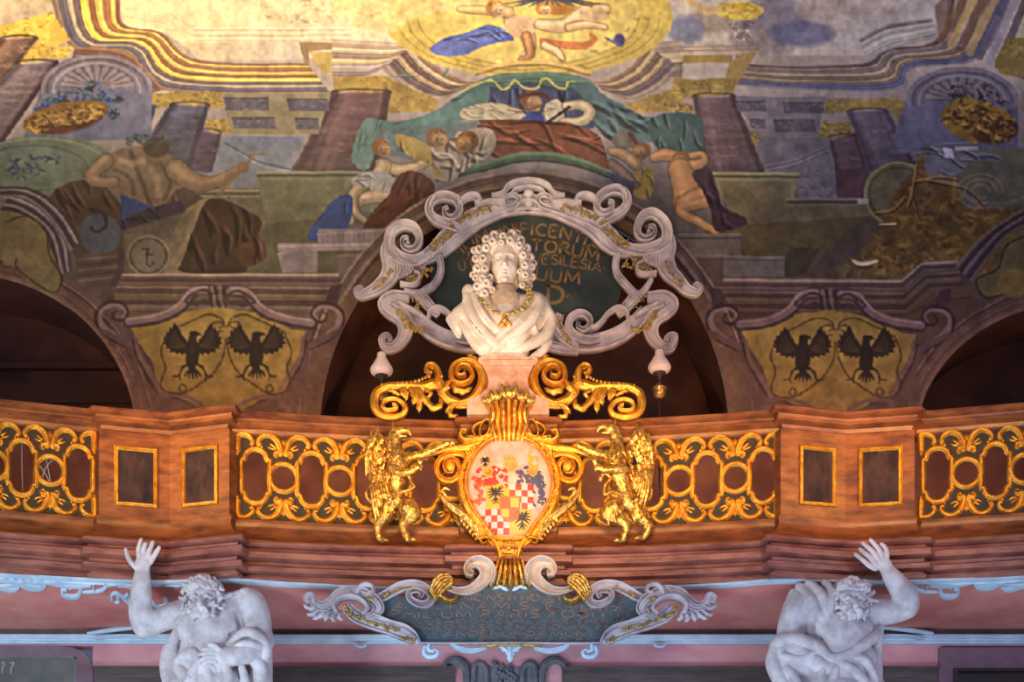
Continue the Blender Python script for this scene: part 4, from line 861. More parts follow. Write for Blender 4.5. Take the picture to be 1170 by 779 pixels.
def offs(P, d):
    T = np.diff(P, axis=0); T /= np.linalg.norm(T, axis=1)[:, None]; N_ = np.stack([T[:, 1], -T[:, 0]], 1)
    out = np.zeros_like(P); out[0] = P[0] + N_[0] * d; out[-1] = P[-1] + N_[-1] * d
    for i in range(1, len(P) - 1):
        b = N_[i - 1] + N_[i]; b /= np.linalg.norm(b) + 1e-9; c = max(b @ N_[i], .45); out[i] = P[i] + b * d / c
    return out
def extrude(mb, P, prof, close=True):
    k = len(prof); n = len(P); V = np.zeros((n, k, 3))
    for j, (o_, y) in enumerate(prof):
        q = offs(P, o_); V[:, j, :2] = q; V[:, j, 2] = ZR(y)
    Fc = [(i * k + j, i * k + (j + 1) % k, (i + 1) * k + (j + 1) % k, (i + 1) * k + j) for i in range(n - 1) for j in range(k if close else k - 1)]
    if close: Fc += [tuple(range(k - 1, -1, -1)), tuple((n - 1) * k + j for j in range(k))]
    return mb.add(V.reshape(-1, 3), Fc)
balcony = thing('balcony', 'long curved marbled brown wooden balcony parapet with stepped red mouldings, spanning the hall', 'balcony', (0, 15.2, 5.55))
HAND = [(-.22, 470), (.085, 470), (.10, 471), (.10, 474.5), (.085, 476), (.04, 477.2), (.035, 480), (.05, 481), (.05, 484), (.025, 485.5), (-.02, 487), (-.03, 491), (-.05, 493), (-.06, 494), (-.22, 494)]
extrude(MB(), PATH, HAND).obj('handrail', M['wood'], balcony, flat_angle=30)
BASE1 = [(-.14, 591), (.0, 591), (.03, 592), (.035, 597), (.025, 600), (.03, 604), (.06, 610), (.11, 615), (.17, 619.5), (.20, 621), (.20, 623), (-.14, 623)]
extrude(MB(), PATH, BASE1).obj('base_moulding', M['wood'], balcony, flat_angle=30)
BASE2 = [(-.14, 623), (.22, 623), (.225, 626), (.20, 627.5), (.145, 628.5), (.135, 631.5), (.20, 633), (.215, 634.5), (.215, 641), (.18, 642.2), (.13, 643.5), (.125, 647), (.17, 649), (.20, 650.5), (.20, 656), (.16, 657), (.115, 658), (.115, 660.5), (.15, 661.5), (.15, 666), (-.14, 666)]
extrude(MB(), PATH, BASE2).obj('cornice', M['wood_low'], balcony, flat_angle=30)
def wall_box(P, y0, y1, t):
    return extrude(MB(), P, [(-t, y0), (0, y0), (0, y1), (-t, y1)])
for k, Pn in enumerate((PEDL, PEDR)):
    P = world_xy(Pn); ped = wall_box(P, 493, 592, .14).obj('pedestal', M['wood'], balcony, smooth=False)
    for j in (0, 1):
        a, b = P[j], P[j + 1]; T = (b - a) / np.linalg.norm(b - a); N_ = np.array([T[1], -T[0]])
        fx = {(0, 0): (130.5, 180), (0, 1): (208, 249.5), (1, 0): (913, 955), (1, 1): (981, 1031)}[(k, j)]
        pxs = np.array([Pn[j][0], Pn[j + 1][0]])
        u0, u1 = [(f_ - pxs[0]) / (pxs[1] - pxs[0]) for f_ in fx]
        def L3(u, y, d): q = a + (b - a) * u + N_ * d; return (q[0], q[1], ZR(y))
        yt, yb = 510, 578; pad = .045 / np.linalg.norm(b - a)
        mb = MB(); prof = [(0, .0), (0, .022), (.25, .03), (.45, .018), (.7, .022), (1, .006), (1, 0)]
        cor = [(u0, yt), (u1, yt), (u1, yb), (u0, yb)]; V = []
        for ci, (u, y) in enumerate(cor):
            su = 1 if ci in (0, 3) else -1; sy = 1 if ci in (0, 1) else -1
            for w_, h_ in prof: V.append(L3(u + su * w_ * pad, y + sy * w_ * 5, h_))
        kk = len(prof); mb.add(V, [(ci * kk + m_, ci * kk + (m_ + 1) % kk, ((ci + 1) % 4) * kk + (m_ + 1) % kk, ((ci + 1) % 4) * kk + m_) for ci in range(4) for m_ in range(kk)])
        mb.obj('gilt_frame', M['gold'], ped, smooth=False)
        mb = MB(); V = [L3(u0 + pad * .8, yt + 4, .007), (L3(u1 - pad * .8, yt + 4, .007)), (L3(u1 - pad * .8, yb - 4, .007)), (L3(u0 + pad * .8, yb - 4, .007))] + [L3(u0 + pad * .8, yt + 4, .0), (L3(u1 - pad * .8, yt + 4, .0)), (L3(u1 - pad * .8, yb - 4, .0)), (L3(u0 + pad * .8, yb - 4, .0))]
        mb.add(V, [(0, 1, 2, 3), (7, 6, 5, 4), (0, 4, 5, 1), (1, 5, 6, 2), (2, 6, 7, 3), (3, 7, 4, 0)])
        mb.obj('painted_panel', M['panel'], ped, smooth=False)
wall_box(world_xy(PIER), 493, 592, .14).obj('pier', M['wood'], balcony, smooth=False)

# soffit under the balcony and its pale bead
SM = world_xy(cr([(-206, 14.1), (-90, 14.44), (0, 14.74), (60, 14.86), (113, 14.95), (190, 15.03), (262, 14.95), (330, 15.10), (440, 15.26), (583, 15.35), (730, 15.26), (835, 15.10), (892, 14.96), (966, 15.02), (1045, 14.98), (1110, 14.93), (1170, 14.83), (1260, 14.56), (1378, 14.2)], 6))
extrude(MB(), SM, [(-.06, 665.5), (.13, 665.5), (.135, 668), (.10, 669.5), (-.06, 669.5)]).obj('stucco_bead', M['stucco_blue'], balcony, flat_angle=30)
LW = 16.3; ZB = EYE + (HY - 719) * LW / F
mb = MB(); n = len(SM); rows = []
q = offs(SM, .06)
for t in np.linspace(0, 1, 9):
    yy = q[:, 1] * (1 - t) + LW * t; z = ZR(669) * (1 - t) + ZB * t - .05 * math.sin(math.pi * t)
    rows.append(np.stack([q[:, 0], yy, np.full(n, z)], 1))
V = np.concatenate(rows); mb.add(V, [(i * n + j, i * n + j + 1, (i + 1) * n + j + 1, (i + 1) * n + j) for i in range(8) for j in range(n - 1)])
struct(mb.obj('ceiling_under_balcony', M['soffit'], smooth=True))
# lower wall with a board recess left and a doorway right
Zl = lambda y: EYE + (HY - y) * LW / F
Xl = lambda x: (x - 585) * LW / F
mb = MB(); z1 = ZB + .1
mb.box(Xl(106), Xl(1076), LW, LW + .2, 0, z1); mb.box(-8, Xl(106), LW, LW + .2, Zl(738), z1); mb.box(Xl(1076), 8, LW, LW + .2, Zl(738), z1)
mb.box(-8, Xl(-40), LW, LW + .2, 0, Zl(738)); mb.box(Xl(1215), 8, LW, LW + .2, 0, Zl(738))
struct(mb.obj('wall_lower', M['pink'], smooth=False))
# moulded purple surround of the left opening with rounded corner
mb = MB(); o_ = [(-60, 800)] + [(-60, 742)] + [(x, 741) for x in (-30, 0, 50)] + [(84, 742), (95, 746), (102, 754), (104, 766), (104, 860), (86, 860), (86, 751), (-45, 751), (-45, 800)]
outer = [(-60, 738), (60, 738), (84, 740), (97, 746), (104, 755), (107, 768), (107, 900)]; inner = [(-60, 750), (60, 750), (74, 750), (83, 750), (87, 752), (88, 768), (88, 900)]
V = [W(x, y, d, LW) for d in (0, 3) for x, y in outer] + [W(x, y, d, LW) for d in (0, 1) for x, y in inner]
for i in range(6): mb.F += [(i, i + 1, 7 + i + 1, 7 + i), (7 + i, 8 + i, 21 + i + 1, 21 + i), (14 + i, 15 + i, 22 + i, 21 + i)]
mb.V.append(np.array(V)); mb.n += 28
struct(mb.obj('trim_1', M['purple'], smooth=False))
board = thing('wall_board', 'grey green board in a purple frame below the balcony at the lower left', 'board', (Xl(20), LW + .02, 2.6))
plate(MB(), [(-48, 751), (87, 751), (87, 900), (-48, 900)], -4, -.5).obj('board_face', M['greenboard'], board, map=lambda V: Wa(V, LW), smooth=False)
mb = MB(); plate(mb, [(-48, 750), (88, 750), (88, 752.5), (-48, 752.5)], -1, 1.2); plate(mb, [(85.5, 750), (88, 750), (88, 900), (85.5, 900)], -1, 1.2)
mb.obj('board_rim', M['grey'], board, map=lambda V: Wa(V, LW), smooth=False)
for (x, y, t_) in ((4, 771, 0), (13, 770, 1)): pass
mb = MB(); band(mb, cr([(1, 757), (5, 757), (3, 762), (2, 769)], 4), .5, .5, -.5); band(mb, cr([(11, 757), (16, 757), (13, 762), (12, 769)], 4), .5, .5, -.5); mb.obj('chalk_mark', M['stucco'], board, map=lambda V: Wa(V, LW))
# doorway right
mb = MB(); plate(mb, [(1072, 740), (1240, 740), (1240, 764), (1090, 764), (1090, 900), (1072, 900)], -2, 3)
struct(mb.obj('trim_2', M['purple'], map=lambda V: Wa(V, LW), smooth=False))
mb = MB(); plate(mb, [(1088, 764), (1240, 764), (1240, 767), (1093, 767), (1093, 900), (1088, 900)], -8, 4.5); plate(mb, [(1093, 767), (1240, 767), (1240, 900), (1093, 900)], -14, -7)
struct(mb.obj('door_1', M['dark'], map=lambda V: Wa(V, LW), smooth=False))
# wainscot cap between the statues
mb = MB()
for x0, x1 in ((108, 520), (642, 1072)):
    for y0, y1, d in ((762, 764.5, 7), (764.5, 767, 5.5), (767, 770, 3.5), (770, 900, 2)): plate(mb, [(x0, y0), (x1, y0), (x1, y1), (x0, y1)], -1, d)
struct(mb.obj('trim_3', mat('brown_grey_timber', (.07, .055, .05, 1), (.12, .09, .08, 1), rough=.6, scale=6, stretch=(.5, 1, 4)), map=lambda V: Wa(V, LW), smooth=False))
# pale blue moulding along the head of the lower wall
mb = MB()
for y0, y1, d in ((725.5, 727.5, 6), (727.5, 731, 10), (731, 733.5, 7), (733.5, 736, 4)): plate(mb, [(-120, y0), (1300, y0), (1300, y1), (-120, y1)], -1, d)
struct(mb.obj('trim_4', M['stucco_blue'], map=lambda V: Wa(V, LW), smooth=False))
mb = MB(); plate(mb, [(-120, 716), (1300, 716), (1300, 726), (-120, 726)], -1, 2.5)
struct(mb.obj('trim_5', mat('grey_brown_paint', (.09, .06, .06, 1), (.14, .10, .10, 1), rough=.7, scale=5), map=lambda V: Wa(V, LW), smooth=False))

# ------------------------------------------------------------------ gilded openwork panels
facex = np.concatenate([np.asarray(SEGS[i])[:, 0] for i in (0, 2, 4, 6)]); facey = np.concatenate([np.asarray(SEGS[i])[:, 1] for i in (0, 2, 4, 6)])
def bay(P):
    P = np.asarray(P, float); Y = np.interp(P[:, 0], facex, facey) + .045 - P[:, 2] / 110
    return np.stack([(P[:, 0] - 585) * Y / F, Y, ZR(P[:, 1])], 1)
PC = 540.0
def closed_band(name, pts, wd, th, m, par, mp, prof='ridge', d0=0):
    return band(MB(), pts, wd, th, d0, prof, closed=True).obj(name, m, par, map=mp)
def oval_pts(u):
    R = []
    for k in range(15): a = math.pi * (k + .0) / 14; R.append((u + 12.8 * math.cos(a), PC - 20.5 - 10.5 * math.sin(a)))
    R += [(u - 13.4, PC - 19.5), (u - 16, PC - 18.6), (u - 16.4, PC - 17), (u - 16.4, PC), (u - 16.4, PC + 17), (u - 16, PC + 18.6), (u - 13.4, PC + 19.5)]
    for k in range(15): a = math.pi + math.pi * k / 14; R.append((u + 12.8 * math.cos(a), PC + 20.5 - 10.5 * math.sin(a)))
    R += [(u + 13.4, PC + 19.5), (u + 16, PC + 18.6), (u + 16.4, PC + 17), (u + 16.4, PC), (u + 16.4, PC - 17), (u + 16, PC - 18.6), (u + 13.4, PC - 19.5)]
    return np.array(R)
def openwork(x0, x1, ovals, rounds, label):
    xm = (x0 + x1) / 2; base = bay([(xm, 590, 0)])[0]
    t = thing('openwork_panel', label, 'balustrade panel', tuple(base), 'gilded openwork panels of the balcony')
    g = np.arange(x0, x1 + .1, 1.0); h = np.arange(489, 591.1, 1.0); X, Y = np.meshgrid(g, h); keep = np.ones((len(h) - 1, len(g) - 1), bool)
    mx, my = (X[:-1, :-1] + X[1:, 1:]) / 2, (Y[:-1, :-1] + Y[1:, 1:]) / 2
    for u in ovals:
        keep &= ~((np.abs(mx - u) < 15.4) & (np.abs(my - PC) < 19)); keep &= ~(((mx - u) / 12.6) ** 2 + ((np.abs(my - PC) - 19) / 11.6) ** 2 < 1)
    for v in rounds: keep &= ~((mx - v) ** 2 + (my - PC) ** 2 < 15 ** 2)
    keep &= (np.abs(my - PC) < 49)
    n = len(g); V = np.stack([X.ravel(), Y.ravel(), np.full(X.size, -1.2)], 1); Vf = V.copy(); Vf[:, 2] = 0; N0 = len(V)
    Fc = []
    for i, j in np.argwhere(keep):
        a = i * n + j; qd = (a, a + 1, a + n + 1, a + n); Fc.append(tuple(q + N0 for q in qd)); Fc.append(qd[::-1])
        for (di, dj, e0, e1) in ((-1, 0, 0, 1), (1, 0, 2, 3), (0, -1, 3, 0), (0, 1, 1, 2)):
            ii, jj = i + di, j + dj
            if ii < 0 or jj < 0 or ii >= keep.shape[0] or jj >= keep.shape[1] or not keep[ii, jj]: Fc.append((qd[e0], qd[e1], qd[e1] + N0, qd[e0] + N0))
    mb = MB().add(np.concatenate([V, Vf]), Fc); mb.obj('backing_board', M['backboard'], t, map=bay, smooth=False)
    for u in ovals: closed_band('oval_frame', oval_pts(u), 3.5, 3.4, M['gold'], t, bay)
    for v in rounds:
        a = np.linspace(0, 2 * math.pi, 36, endpoint=False)
        closed_band('round_frame', np.stack([v + 16 * np.cos(a), PC - 16 * np.sin(a)], 1), 3.3, 3.4, M['gold'], t, bay)
    sites = sorted(rounds)
    lim = lambda x: x0 - 1 < x < x1 + 1
    vs = [r for r in sites]
    if ovals and (not rounds or min(ovals) < min(rounds)): vs = [min(ovals) - 32.2] + vs
    if ovals and (not rounds or max(ovals) > max(rounds)): vs = vs + [max(ovals) + 32.2]
    for v in vs:
        for sx in (-1, 1):
            for sy in (-1, 1):
                if not (lim(v + sx * 6) or lim(v + sx * 26)): continue
                f = lambda pts: np.array([(v + sx * p[0], PC - sy * p[1]) for p in pts])
                p = [(7.6, 24.6), (8.8, 25.4), (8.6, 27.4), (6.6, 28.2), (4.4, 26.8), (3.6, 23.8), (5.2, 21.2)] if False else []
                sp = [(7.2 + r * math.cos(a), 25 + r * math.sin(a)) for a, r in [(math.radians(200 + 40 * q_), .6 + .46 * q_) for q_ in range(8)]]
                main = sp[::1] + [(2.6, 28), (3.4, 34), (7, 42), (13.5, 47.2), (20.5, 47.6), (26, 44.6), (29, 40), (28, 36.6), (25.6, 37.6)]
                P_ = f(main); P_[:, 0] = np.clip(P_[:, 0], x0, x1)
                mb = MB(); band(mb, cr(P_, 4), [1.2, 1.5, 1.9, 2.6, 3.6, 4.2, 4.4, 4.2, 3.6, 2.8, 2.0], [3.2, 3.6, 4.2, 4.6, 4.6, 4.0, 3.4], 0, 'ridge')
                mb.obj('scroll', M['gold'], t, map=bay)
                if lim(v + sx * 10) and lim(v + sx * 24):
                    mb = MB()
                    for sp_, w_ in (([(8.5, 33), (12, 36), (16, 38.5)], 1.7), ([(9.5, 32), (14, 32.5), (18.5, 35)], 1.5)): leaf(mb, f(sp_), w_, 0, 3.2, 2, 10)
                    ball(mb, *f([(24.6, 33.5)])[0], 1.0, 1.7, None, 1.5, 8, 5)
                    mb.obj('leaf_spray', M['gold'], t, map=bay)
        if lim(v - 4) and lim(v + 4):
            for sy in (-1, 1):
                mb = MB()
                for dx in (-2.4, 0, 2.4): leaf(mb, [(v + dx * .3, PC - sy * 37), (v + dx * .8, PC - sy * 41), (v + dx * 1.5, PC - sy * (46 - abs(dx)))], 1.5, 0, 2.5, 1, 8)
                mb.obj('bud', M['gold'], t, map=bay)
    return t
openwork(-200, 108, [25 - 65 * 3, 25 - 65 * 2, 25 - 65, 25, 90], [25 - 32.5 * 5, 25 - 32.5 * 3, 25 - 32.5, 57.3], 'gilded openwork panel left of the left pedestal, white cables hanging behind it')
openwork(271, 527, [292 + 64.4 * k for k in range(4)], [324 + 64.4 * k for k in range(3)] + [517.5], 'gilded openwork panel with the left griffin standing in front of it')
openwork(635, 888, [872 - 64.4 * k for k in range(4)], [840 - 64.4 * k for k in range(3)] + [647], 'gilded openwork panel with the right griffin standing in front of it')
openwork(1052, 1372, [1071, 1137.5, 1204, 1270.5, 1337], [1104.2, 1170.7, 1237.2, 1303.7], 'gilded openwork panel right of the right pedestal, nothing hanging behind it')
# cables hanging inside the gallery at the left
for k, (a, b, c) in enumerate([((27, 470), (25, 520), (26, 562)), ((46, 556), (52, 535), (66, 520)), ((44, 530), (54, 545), (60, 560)), ((58, 552), (54, 530), (50, 515))]):
    mb = MB(); band(mb, cr([a, b, c], 8), .55, .8)
    tag(mb.obj('hanging_cable', M['cable'], map=lambda V: Wa(V, 15.4)), ['long thin white cable hanging in the tall leftmost oval opening', 'white cable rising to the right in the round opening of the left panel', 'white cable slanting down right in the round opening of the left panel', 'steep white cable crossing the others in the round opening of the left panel'][k], 'cable', 'cables behind the left panel')
# ------------------------------------------------------------------ lettering (stroke capitals with serifs)
GLY = {'A': [[(0, 1), (.4, 0), (.8, 1)], [(.15, .65), (.65, .65)]], 'B': [[(0, 0), (0, 1)], [(0, 0), (.45, .05), (.5, .25), (.4, .45), (0, .47)], [(0, .47), (.5, .55), (.6, .75), (.45, .97), (0, 1)]],
 'C': [[(.7, .15), (.45, 0), (.15, .15), (0, .5), (.15, .85), (.45, 1), (.7, .85)]], 'D': [[(0, 0), (0, 1)], [(0, 0), (.4, .03), (.68, .25), (.72, .5), (.65, .78), (.4, .97), (0, 1)]],
 'E': [[(.55, 0), (0, 0), (0, 1), (.6, 1)], [(0, .48), (.45, .48)]], 'F': [[(.55, 0), (0, 0), (0, 1)], [(0, .48), (.45, .48)]], 'G': [[(.7, .15), (.4, 0), (.1, .2), (0, .5), (.12, .85), (.45, 1), (.7, .9), (.7, .6), (.5, .6)]],
 'H': [[(0, 0), (0, 1)], [(.65, 0), (.65, 1)], [(0, .5), (.65, .5)]], 'I': [[(0, 0), (0, 1)]], 'L': [[(0, 0), (0, 1), (.55, 1)]], 'M': [[(0, 1), (.1, 0), (.45, .8), (.8, 0), (.9, 1)]],
 'N': [[(0, 1), (0, 0), (.65, 1), (.65, 0)]], 'O': [[(.4, 0), (.1, .15), (0, .5), (.1, .85), (.4, 1), (.7, .85), (.8, .5), (.7, .15), (.4, 0)]], 'P': [[(0, 0), (0, 1)], [(0, 0), (.45, .05), (.58, .27), (.45, .5), (0, .54)]],
 'R': [[(0, 0), (0, 1)], [(0, 0), (.45, .04), (.55, .25), (.42, .47), (0, .5)], [(.25, .5), (.7, 1)]], 'S': [[(.55, .12), (.3, 0), (.05, .15), (.08, .38), (.5, .6), (.55, .85), (.3, 1), (0, .88)]],
 'T': [[(0, 0), (.7, 0)], [(.35, 0), (.35, 1)]], 'U': [[(0, 0), (0, .75), (.15, .97), (.45, 1), (.62, .8), (.65, 0)]], 'V': [[(0, 0), (.38, 1), (.75, 0)]], 'Q': [[(.4, 0), (.1, .15), (0, .5), (.1, .85), (.4, 1), (.7, .85), (.8, .5), (.7, .15), (.4, 0)], [(.45, .8), (.9, 1.15)]],
 '.': [[(0, .5), (.1, .5)]], ' ': []}
GW = {'I': .3, '.': .35, ' ': .45, 'M': 1.2, 'O': 1.08, 'Q': 1.1, 'A': 1.05, 'E': .85, 'L': .82, 'S': .83, 'F': .82, 'C': .98, 'D': 1.0, 'T': .95}
def inscription(par, m, text, path, h, Y0, d, th=.6, wf=.12, name='inscription_line'):
    """text set along a baseline path (top of letters), height h px"""
    P = cr(path, 12); L = np.concatenate([[0], np.cumsum(np.linalg.norm(np.diff(P, axis=0), axis=1))])
    adv = [GW.get(c, .93) for c in text]; tot = sum(adv); k = L[-1] / tot; mb = MB(); x = 0
    for c, a in zip(text, adv):
        s0 = x * k; x += a
        px_ = np.interp(s0, L, P[:, 0]); py_ = np.interp(s0, L, P[:, 1]); qx = np.interp(min(s0 + 1, L[-1]), L, P[:, 0]); qy = np.interp(min(s0 + 1, L[-1]), L, P[:, 1])
        T = np.array([qx - px_, qy - py_]); T = T / (np.linalg.norm(T) + 1e-9) if np.linalg.norm(T) > 1e-6 else np.array([1., 0.]); N_ = np.array([-T[1], T[0]])
        for st_ in GLY[c]:
            q = [np.array([px_, py_]) + T * (u * k) + N_ * (v * h) for u, v in st_]
            band(mb, cr(q, 2) if len(q) > 3 else np.array(q), h * wf * .9, th, d, 'flat')
            for e in (q[0], q[-1]): band(mb, np.array([e - T * h * .12, e + T * h * .12]), h * .045, th, d, 'flat')
    if mb.n: mb.obj(name, m, par, map=lambda V: Wa(V, Y0))
def garland(mb, path, w_, d, n, seed=0, r=1.2):
    P = cr(path, 8); rr = np.random.RandomState(seed)
    for i in range(n):
        p = P[int(i / max(n - 1, 1) * (len(P) - 1))]; q = p + rr.uniform(-w_, w_, 2)
        ball(mb, q[0], q[1], d + rr.uniform(0, 1), r * rr.uniform(.7, 1.3), r * rr.uniform(.7, 1.3), r, 7, 5)
        if i % 2 == 0:
            a = rr.uniform(0, 6.28); leaf(mb, [q, q + 1.6 * r * np.array([math.cos(a), math.sin(a)]), q + 3 * r * np.array([math.cos(a + .5), math.sin(a + .5)])], r * .9, d, 1.6, 1, 6)
def sprays(name, m, parent, mp, *gs):          # each spray of small gilt leaves is a part of its own
    for g in gs: mb = MB(); garland(mb, *g); mb.obj(name, M[m], parent, map=mp)
# ------------------------------------------------------------------ upper cartouche
YU = 17.25; mU = lambda V: Wa(V, YU)
uc = thing('cartouche', 'large white stucco scrollwork cartouche framing a dark inscribed oval behind the bust', 'cartouche', W(603, 405, 0, YU))
SL = [(492, 312), (494, 296), (506, 281), (525, 265), (550, 252), (578, 245), (604, 243), (632, 246), (660, 255), (685, 269), (704, 287), (712, 304), (710, 330), (703, 350), (688, 366), (665, 382), (640, 390), (603, 394), (560, 390), (530, 380), (508, 362), (497, 345)]
ins = plate(MB(), cr(SL, 4, True), 0, 2.5).obj('inscription_plate', M['slate'], uc, map=mU, smooth=False)
def _R(x, y): return (1207 - x + (0), y - (13 * math.exp(-((x - 465) / 30) ** 2) if y < 335 else 0) - (6 * math.exp(-((x - 508) / 22) ** 2) if y < 275 else 0) - (3 if y > 330 and x < 440 else 0))
for side in (0, 1):
    f = (lambda pts: [tuple(p) for p in pts]) if side == 0 else (lambda pts: [_R(*p[:2]) for p in pts])
    B_ = lambda mb, pts, w_, th, d=0, prof='channel', n=8: band(mb, cr(f(pts), n), w_, th, d, prof)
    bo = lambda mb, name, m='stucco': mb.obj(name, M[m], uc, map=mU)
    mb = MB(); B_(mb, [(474, 302), (486, 297), (500, 289), (512, 278), (528, 264), (548, 251), (575, 240), (606, 236)], [4, 8, 11, 13, 13, 12, 11, 11], [6, 7, 8, 8, 8, 8], 2, 'fillet')
    B_(mb, [(478, 306), (500, 293), (524, 272), (550, 256), (580, 246), (606, 243)], 2.4, 11, 2, 'round'); bo(mb, 'frame_arm')
    sprays('lattice_ornament', 'gold_dull', uc, mU, (f([(494, 288), (508, 276), (520, 262)]), 3.6, 9.5, 44, 3 + side, 1.4), (f([(526, 256), (545, 247), (566, 240)]), 3.4, 9, 44, 5, 1.2))
    mb = MB(); B_(mb, [(488, 297), (474, 303), (458, 300), (447, 289), (448, 273), (461, 264), (474, 267), (480, 278), (477, 289), (468, 293), (461, 288), (462, 281), (468, 281)], [6, 7, 7, 6.5, 6, 5.5, 4.6, 3.8, 3, 2.4, 2, 1.8], [10, 12, 14, 15, 16, 18, 18], 3, 'channel'); ball(mb, *f([(467, 284.5)])[0], 12, 3, None, 6); bo(mb, 'volute')
    mb = MB(); B_(mb, [(447, 276), (444, 292), (449, 308), (444, 322), (434, 332), (424, 338), (413, 342), (408, 337), (413, 333), (416, 337)], [5, 9, 12, 10, 8, 6, 4.5, 3.5, 2.6, 2], [8, 10, 11, 11, 10, 8], 3, 'fillet')
    for k in range(7): B_(mb, [(449 + 3 * k, 298 + k), (452 + 3.4 * k, 312), (450 + 2.5 * k, 326 - k)], [1.6, 2.2, .8], 8, 6, 'round', 5)
    bo(mb, 'acanthus_tail')
    sprays('gilt_garland', 'gold_dull', uc, mU, (f([(447, 314), (440, 326), (429, 336)]), 2, 12.5, 22, 8, 1.3))
    mb = MB(); B_(mb, [(524, 266), (512, 262), (497, 256), (491, 246), (496, 236), (508, 233), (521, 237), (526, 247), (520, 256), (511, 256), (508, 249), (513, 246)], [5, 5.5, 5, 5, 4.6, 4.4, 4, 3.4, 2.8, 2.2, 1.8], [10, 13, 15, 16, 17], 4, 'channel')
    B_(mb, [(492, 243), (500, 231), (514, 230), (526, 235)], 2.2, 19, 3, 'round'); bo(mb, 'upper_volute')
    mb = MB(); B_(mb, [(524, 240), (530, 233), (538, 229), (546, 230), (549, 236), (543, 238)], [3, 4, 4.5, 4, 3, 2], 14, 3, 'round'); B_(mb, [(546, 239), (560, 235), (575, 236), (580, 229)], [3, 3.6, 3, 2.4], 12, 3, 'round')
    B_(mb, [(578, 246), (588, 243), (593, 236), (588, 231), (580, 233), (579, 240), (585, 240)], [2.4, 2.6, 2.4, 2.2, 1.8, 1.5], 15, 3, 'channel')
    B_(mb, [(562, 229), (574, 226), (580, 218), (590, 213), (605, 211)], [2.4, 3, 3, 3.4, 3.4], 14, 2, 'ridge'); B_(mb, [(583, 228), (590, 221), (605, 218)], [1.6, 2.2, 2.4], 12, 2, 'round'); bo(mb, 'crest_moulding')
    mb = MB(); B_(mb, [(500, 296), (504, 305), (503, 318), (496, 330), (486, 337), (478, 347)], [3.5, 4, 4, 4, 4.5, 5], 10, 2, 'fillet'); B_(mb, [(500, 296), (491, 292), (484, 300), (478, 312), (470, 326)], [3, 4, 5, 6, 8], 6, 1, 'fillet')
    B_(mb, [(458, 328), (470, 330), (478, 326), (480, 318), (474, 315)], [3, 3, 3, 2.2, 1.8], 13, 2, 'round'); B_(mb, [(463, 334), (475, 338), (487, 335), (497, 327)], [3, 5, 5, 3], 9, 2, 'round'); bo(mb, 'ear_scroll')
    sprays('gilt_spray', 'gold_dull', uc, mU, (f([(466, 328), (480, 322), (494, 312)]), 3.4, 11, 30, 12 + side, 1.6), (f([(480, 304), (478, 312), (474, 320)]), 3, 9, 18, 14, 1.2), (f([(470, 344), (478, 349), (482, 356)]), 2, 9, 10, 15, 1.2), (f([(457, 362), (466, 374), (474, 381), (486, 380)]), 3, 12, 34, 16, 1.6))
    mb = MB(); B_(mb, [(478, 338), (486, 347), (494, 356), (502, 362)], [6, 6.5, 6, 5], 10, 1, 'fillet'); bo(mb, 'strap')
    mb = MB(); B_(mb, [(468, 343), (450, 343), (441, 350), (447, 358), (460, 366), (464, 378), (460, 391), (450, 400), (441, 400), (437, 392), (442, 387), (447, 391), (444, 394)], [6, 9, 9, 9, 10, 9, 7, 5.4, 4.6, 4, 3, 2.4, 2], [8, 9, 9, 9, 10, 11, 12, 12], 1, 'fillet')
    B_(mb, [(455, 349), (470, 357), (484, 366)], [2, 4, 2], 12, 2, 'round'); bo(mb, 'lower_s_scroll')
    mb = MB(); B_(mb, [(470, 357), (482, 372), (497, 384), (515, 392), (540, 396), (572, 392), (604, 386)], [7, 9, 9.5, 9.5, 9.5, 9, 8], [8, 10, 12, 12, 12, 12], 1, 'channel')
    B_(mb, [(490, 370), (492, 360), (502, 356), (513, 362), (520, 371), (528, 378), (545, 384)], [2, 3, 3, 3, 3.4, 4, 4], 15, 2, 'round'); bo(mb, 'lower_arm')
    mb = MB(); B_(mb, [(522, 392), (535, 394), (548, 391), (557, 383), (556, 372), (546, 366), (536, 370), (534, 379), (541, 385), (548, 381), (546, 376)], [3, 4, 4.6, 4.6, 4.4, 4, 3.6, 3, 2.4, 2, 1.6], [10, 15, 18, 18], 5, 'channel'); bo(mb, 'lower_volute')
    mb = MB(); B_(mb, [(567, 366), (571, 376), (566, 388), (555, 398), (548, 403)], [4, 6, 6, 5, 3], 15, 4, 'fillet'); B_(mb, [(604, 390), (585, 396), (565, 402), (546, 405)], [6, 6, 5, 3], 10, 2, 'fillet'); bo(mb, 'side_leaf')
    sprays('gilt_drop', 'gold_dull', uc, mU, (f([(569, 372), (568, 382), (562, 392), (556, 400)]), 2, 18, 24, 21, 1.3))
mb = MB(); ball(mb, 604, 228, 13, 6, 4.5, 5); ball(mb, 604, 238, 12, 5, 6, 4); band(mb, cr([(591, 240), (604, 234), (617, 240)], 6), [2, 3, 2], 12, 3, 'round'); mb.obj('crest_knob', M['stucco'], uc, map=mU)
inscription(ins, M['lettering'], '.ILIMUNIFICENTIA.', [(518, 284), (540, 269), (580, 258), (610, 257), (650, 262), (697, 281)], 13, YU, 2.5)
inscription(ins, M['lettering'], 'IR', [(534, 283), (556, 279)], 12, YU, 2.5); inscription(ins, M['lettering'], 'TORUM', [(608, 275), (650, 279), (690, 287)], 13, YU, 2.5)
inscription(ins, M['lettering'], 'UT', [(523, 300), (543, 294)], 11, YU, 2.5); inscription(ins, M['lettering'], 'VESILESIA.', [(609, 291), (650, 294), (695, 303)], 11, YU, 2.5)
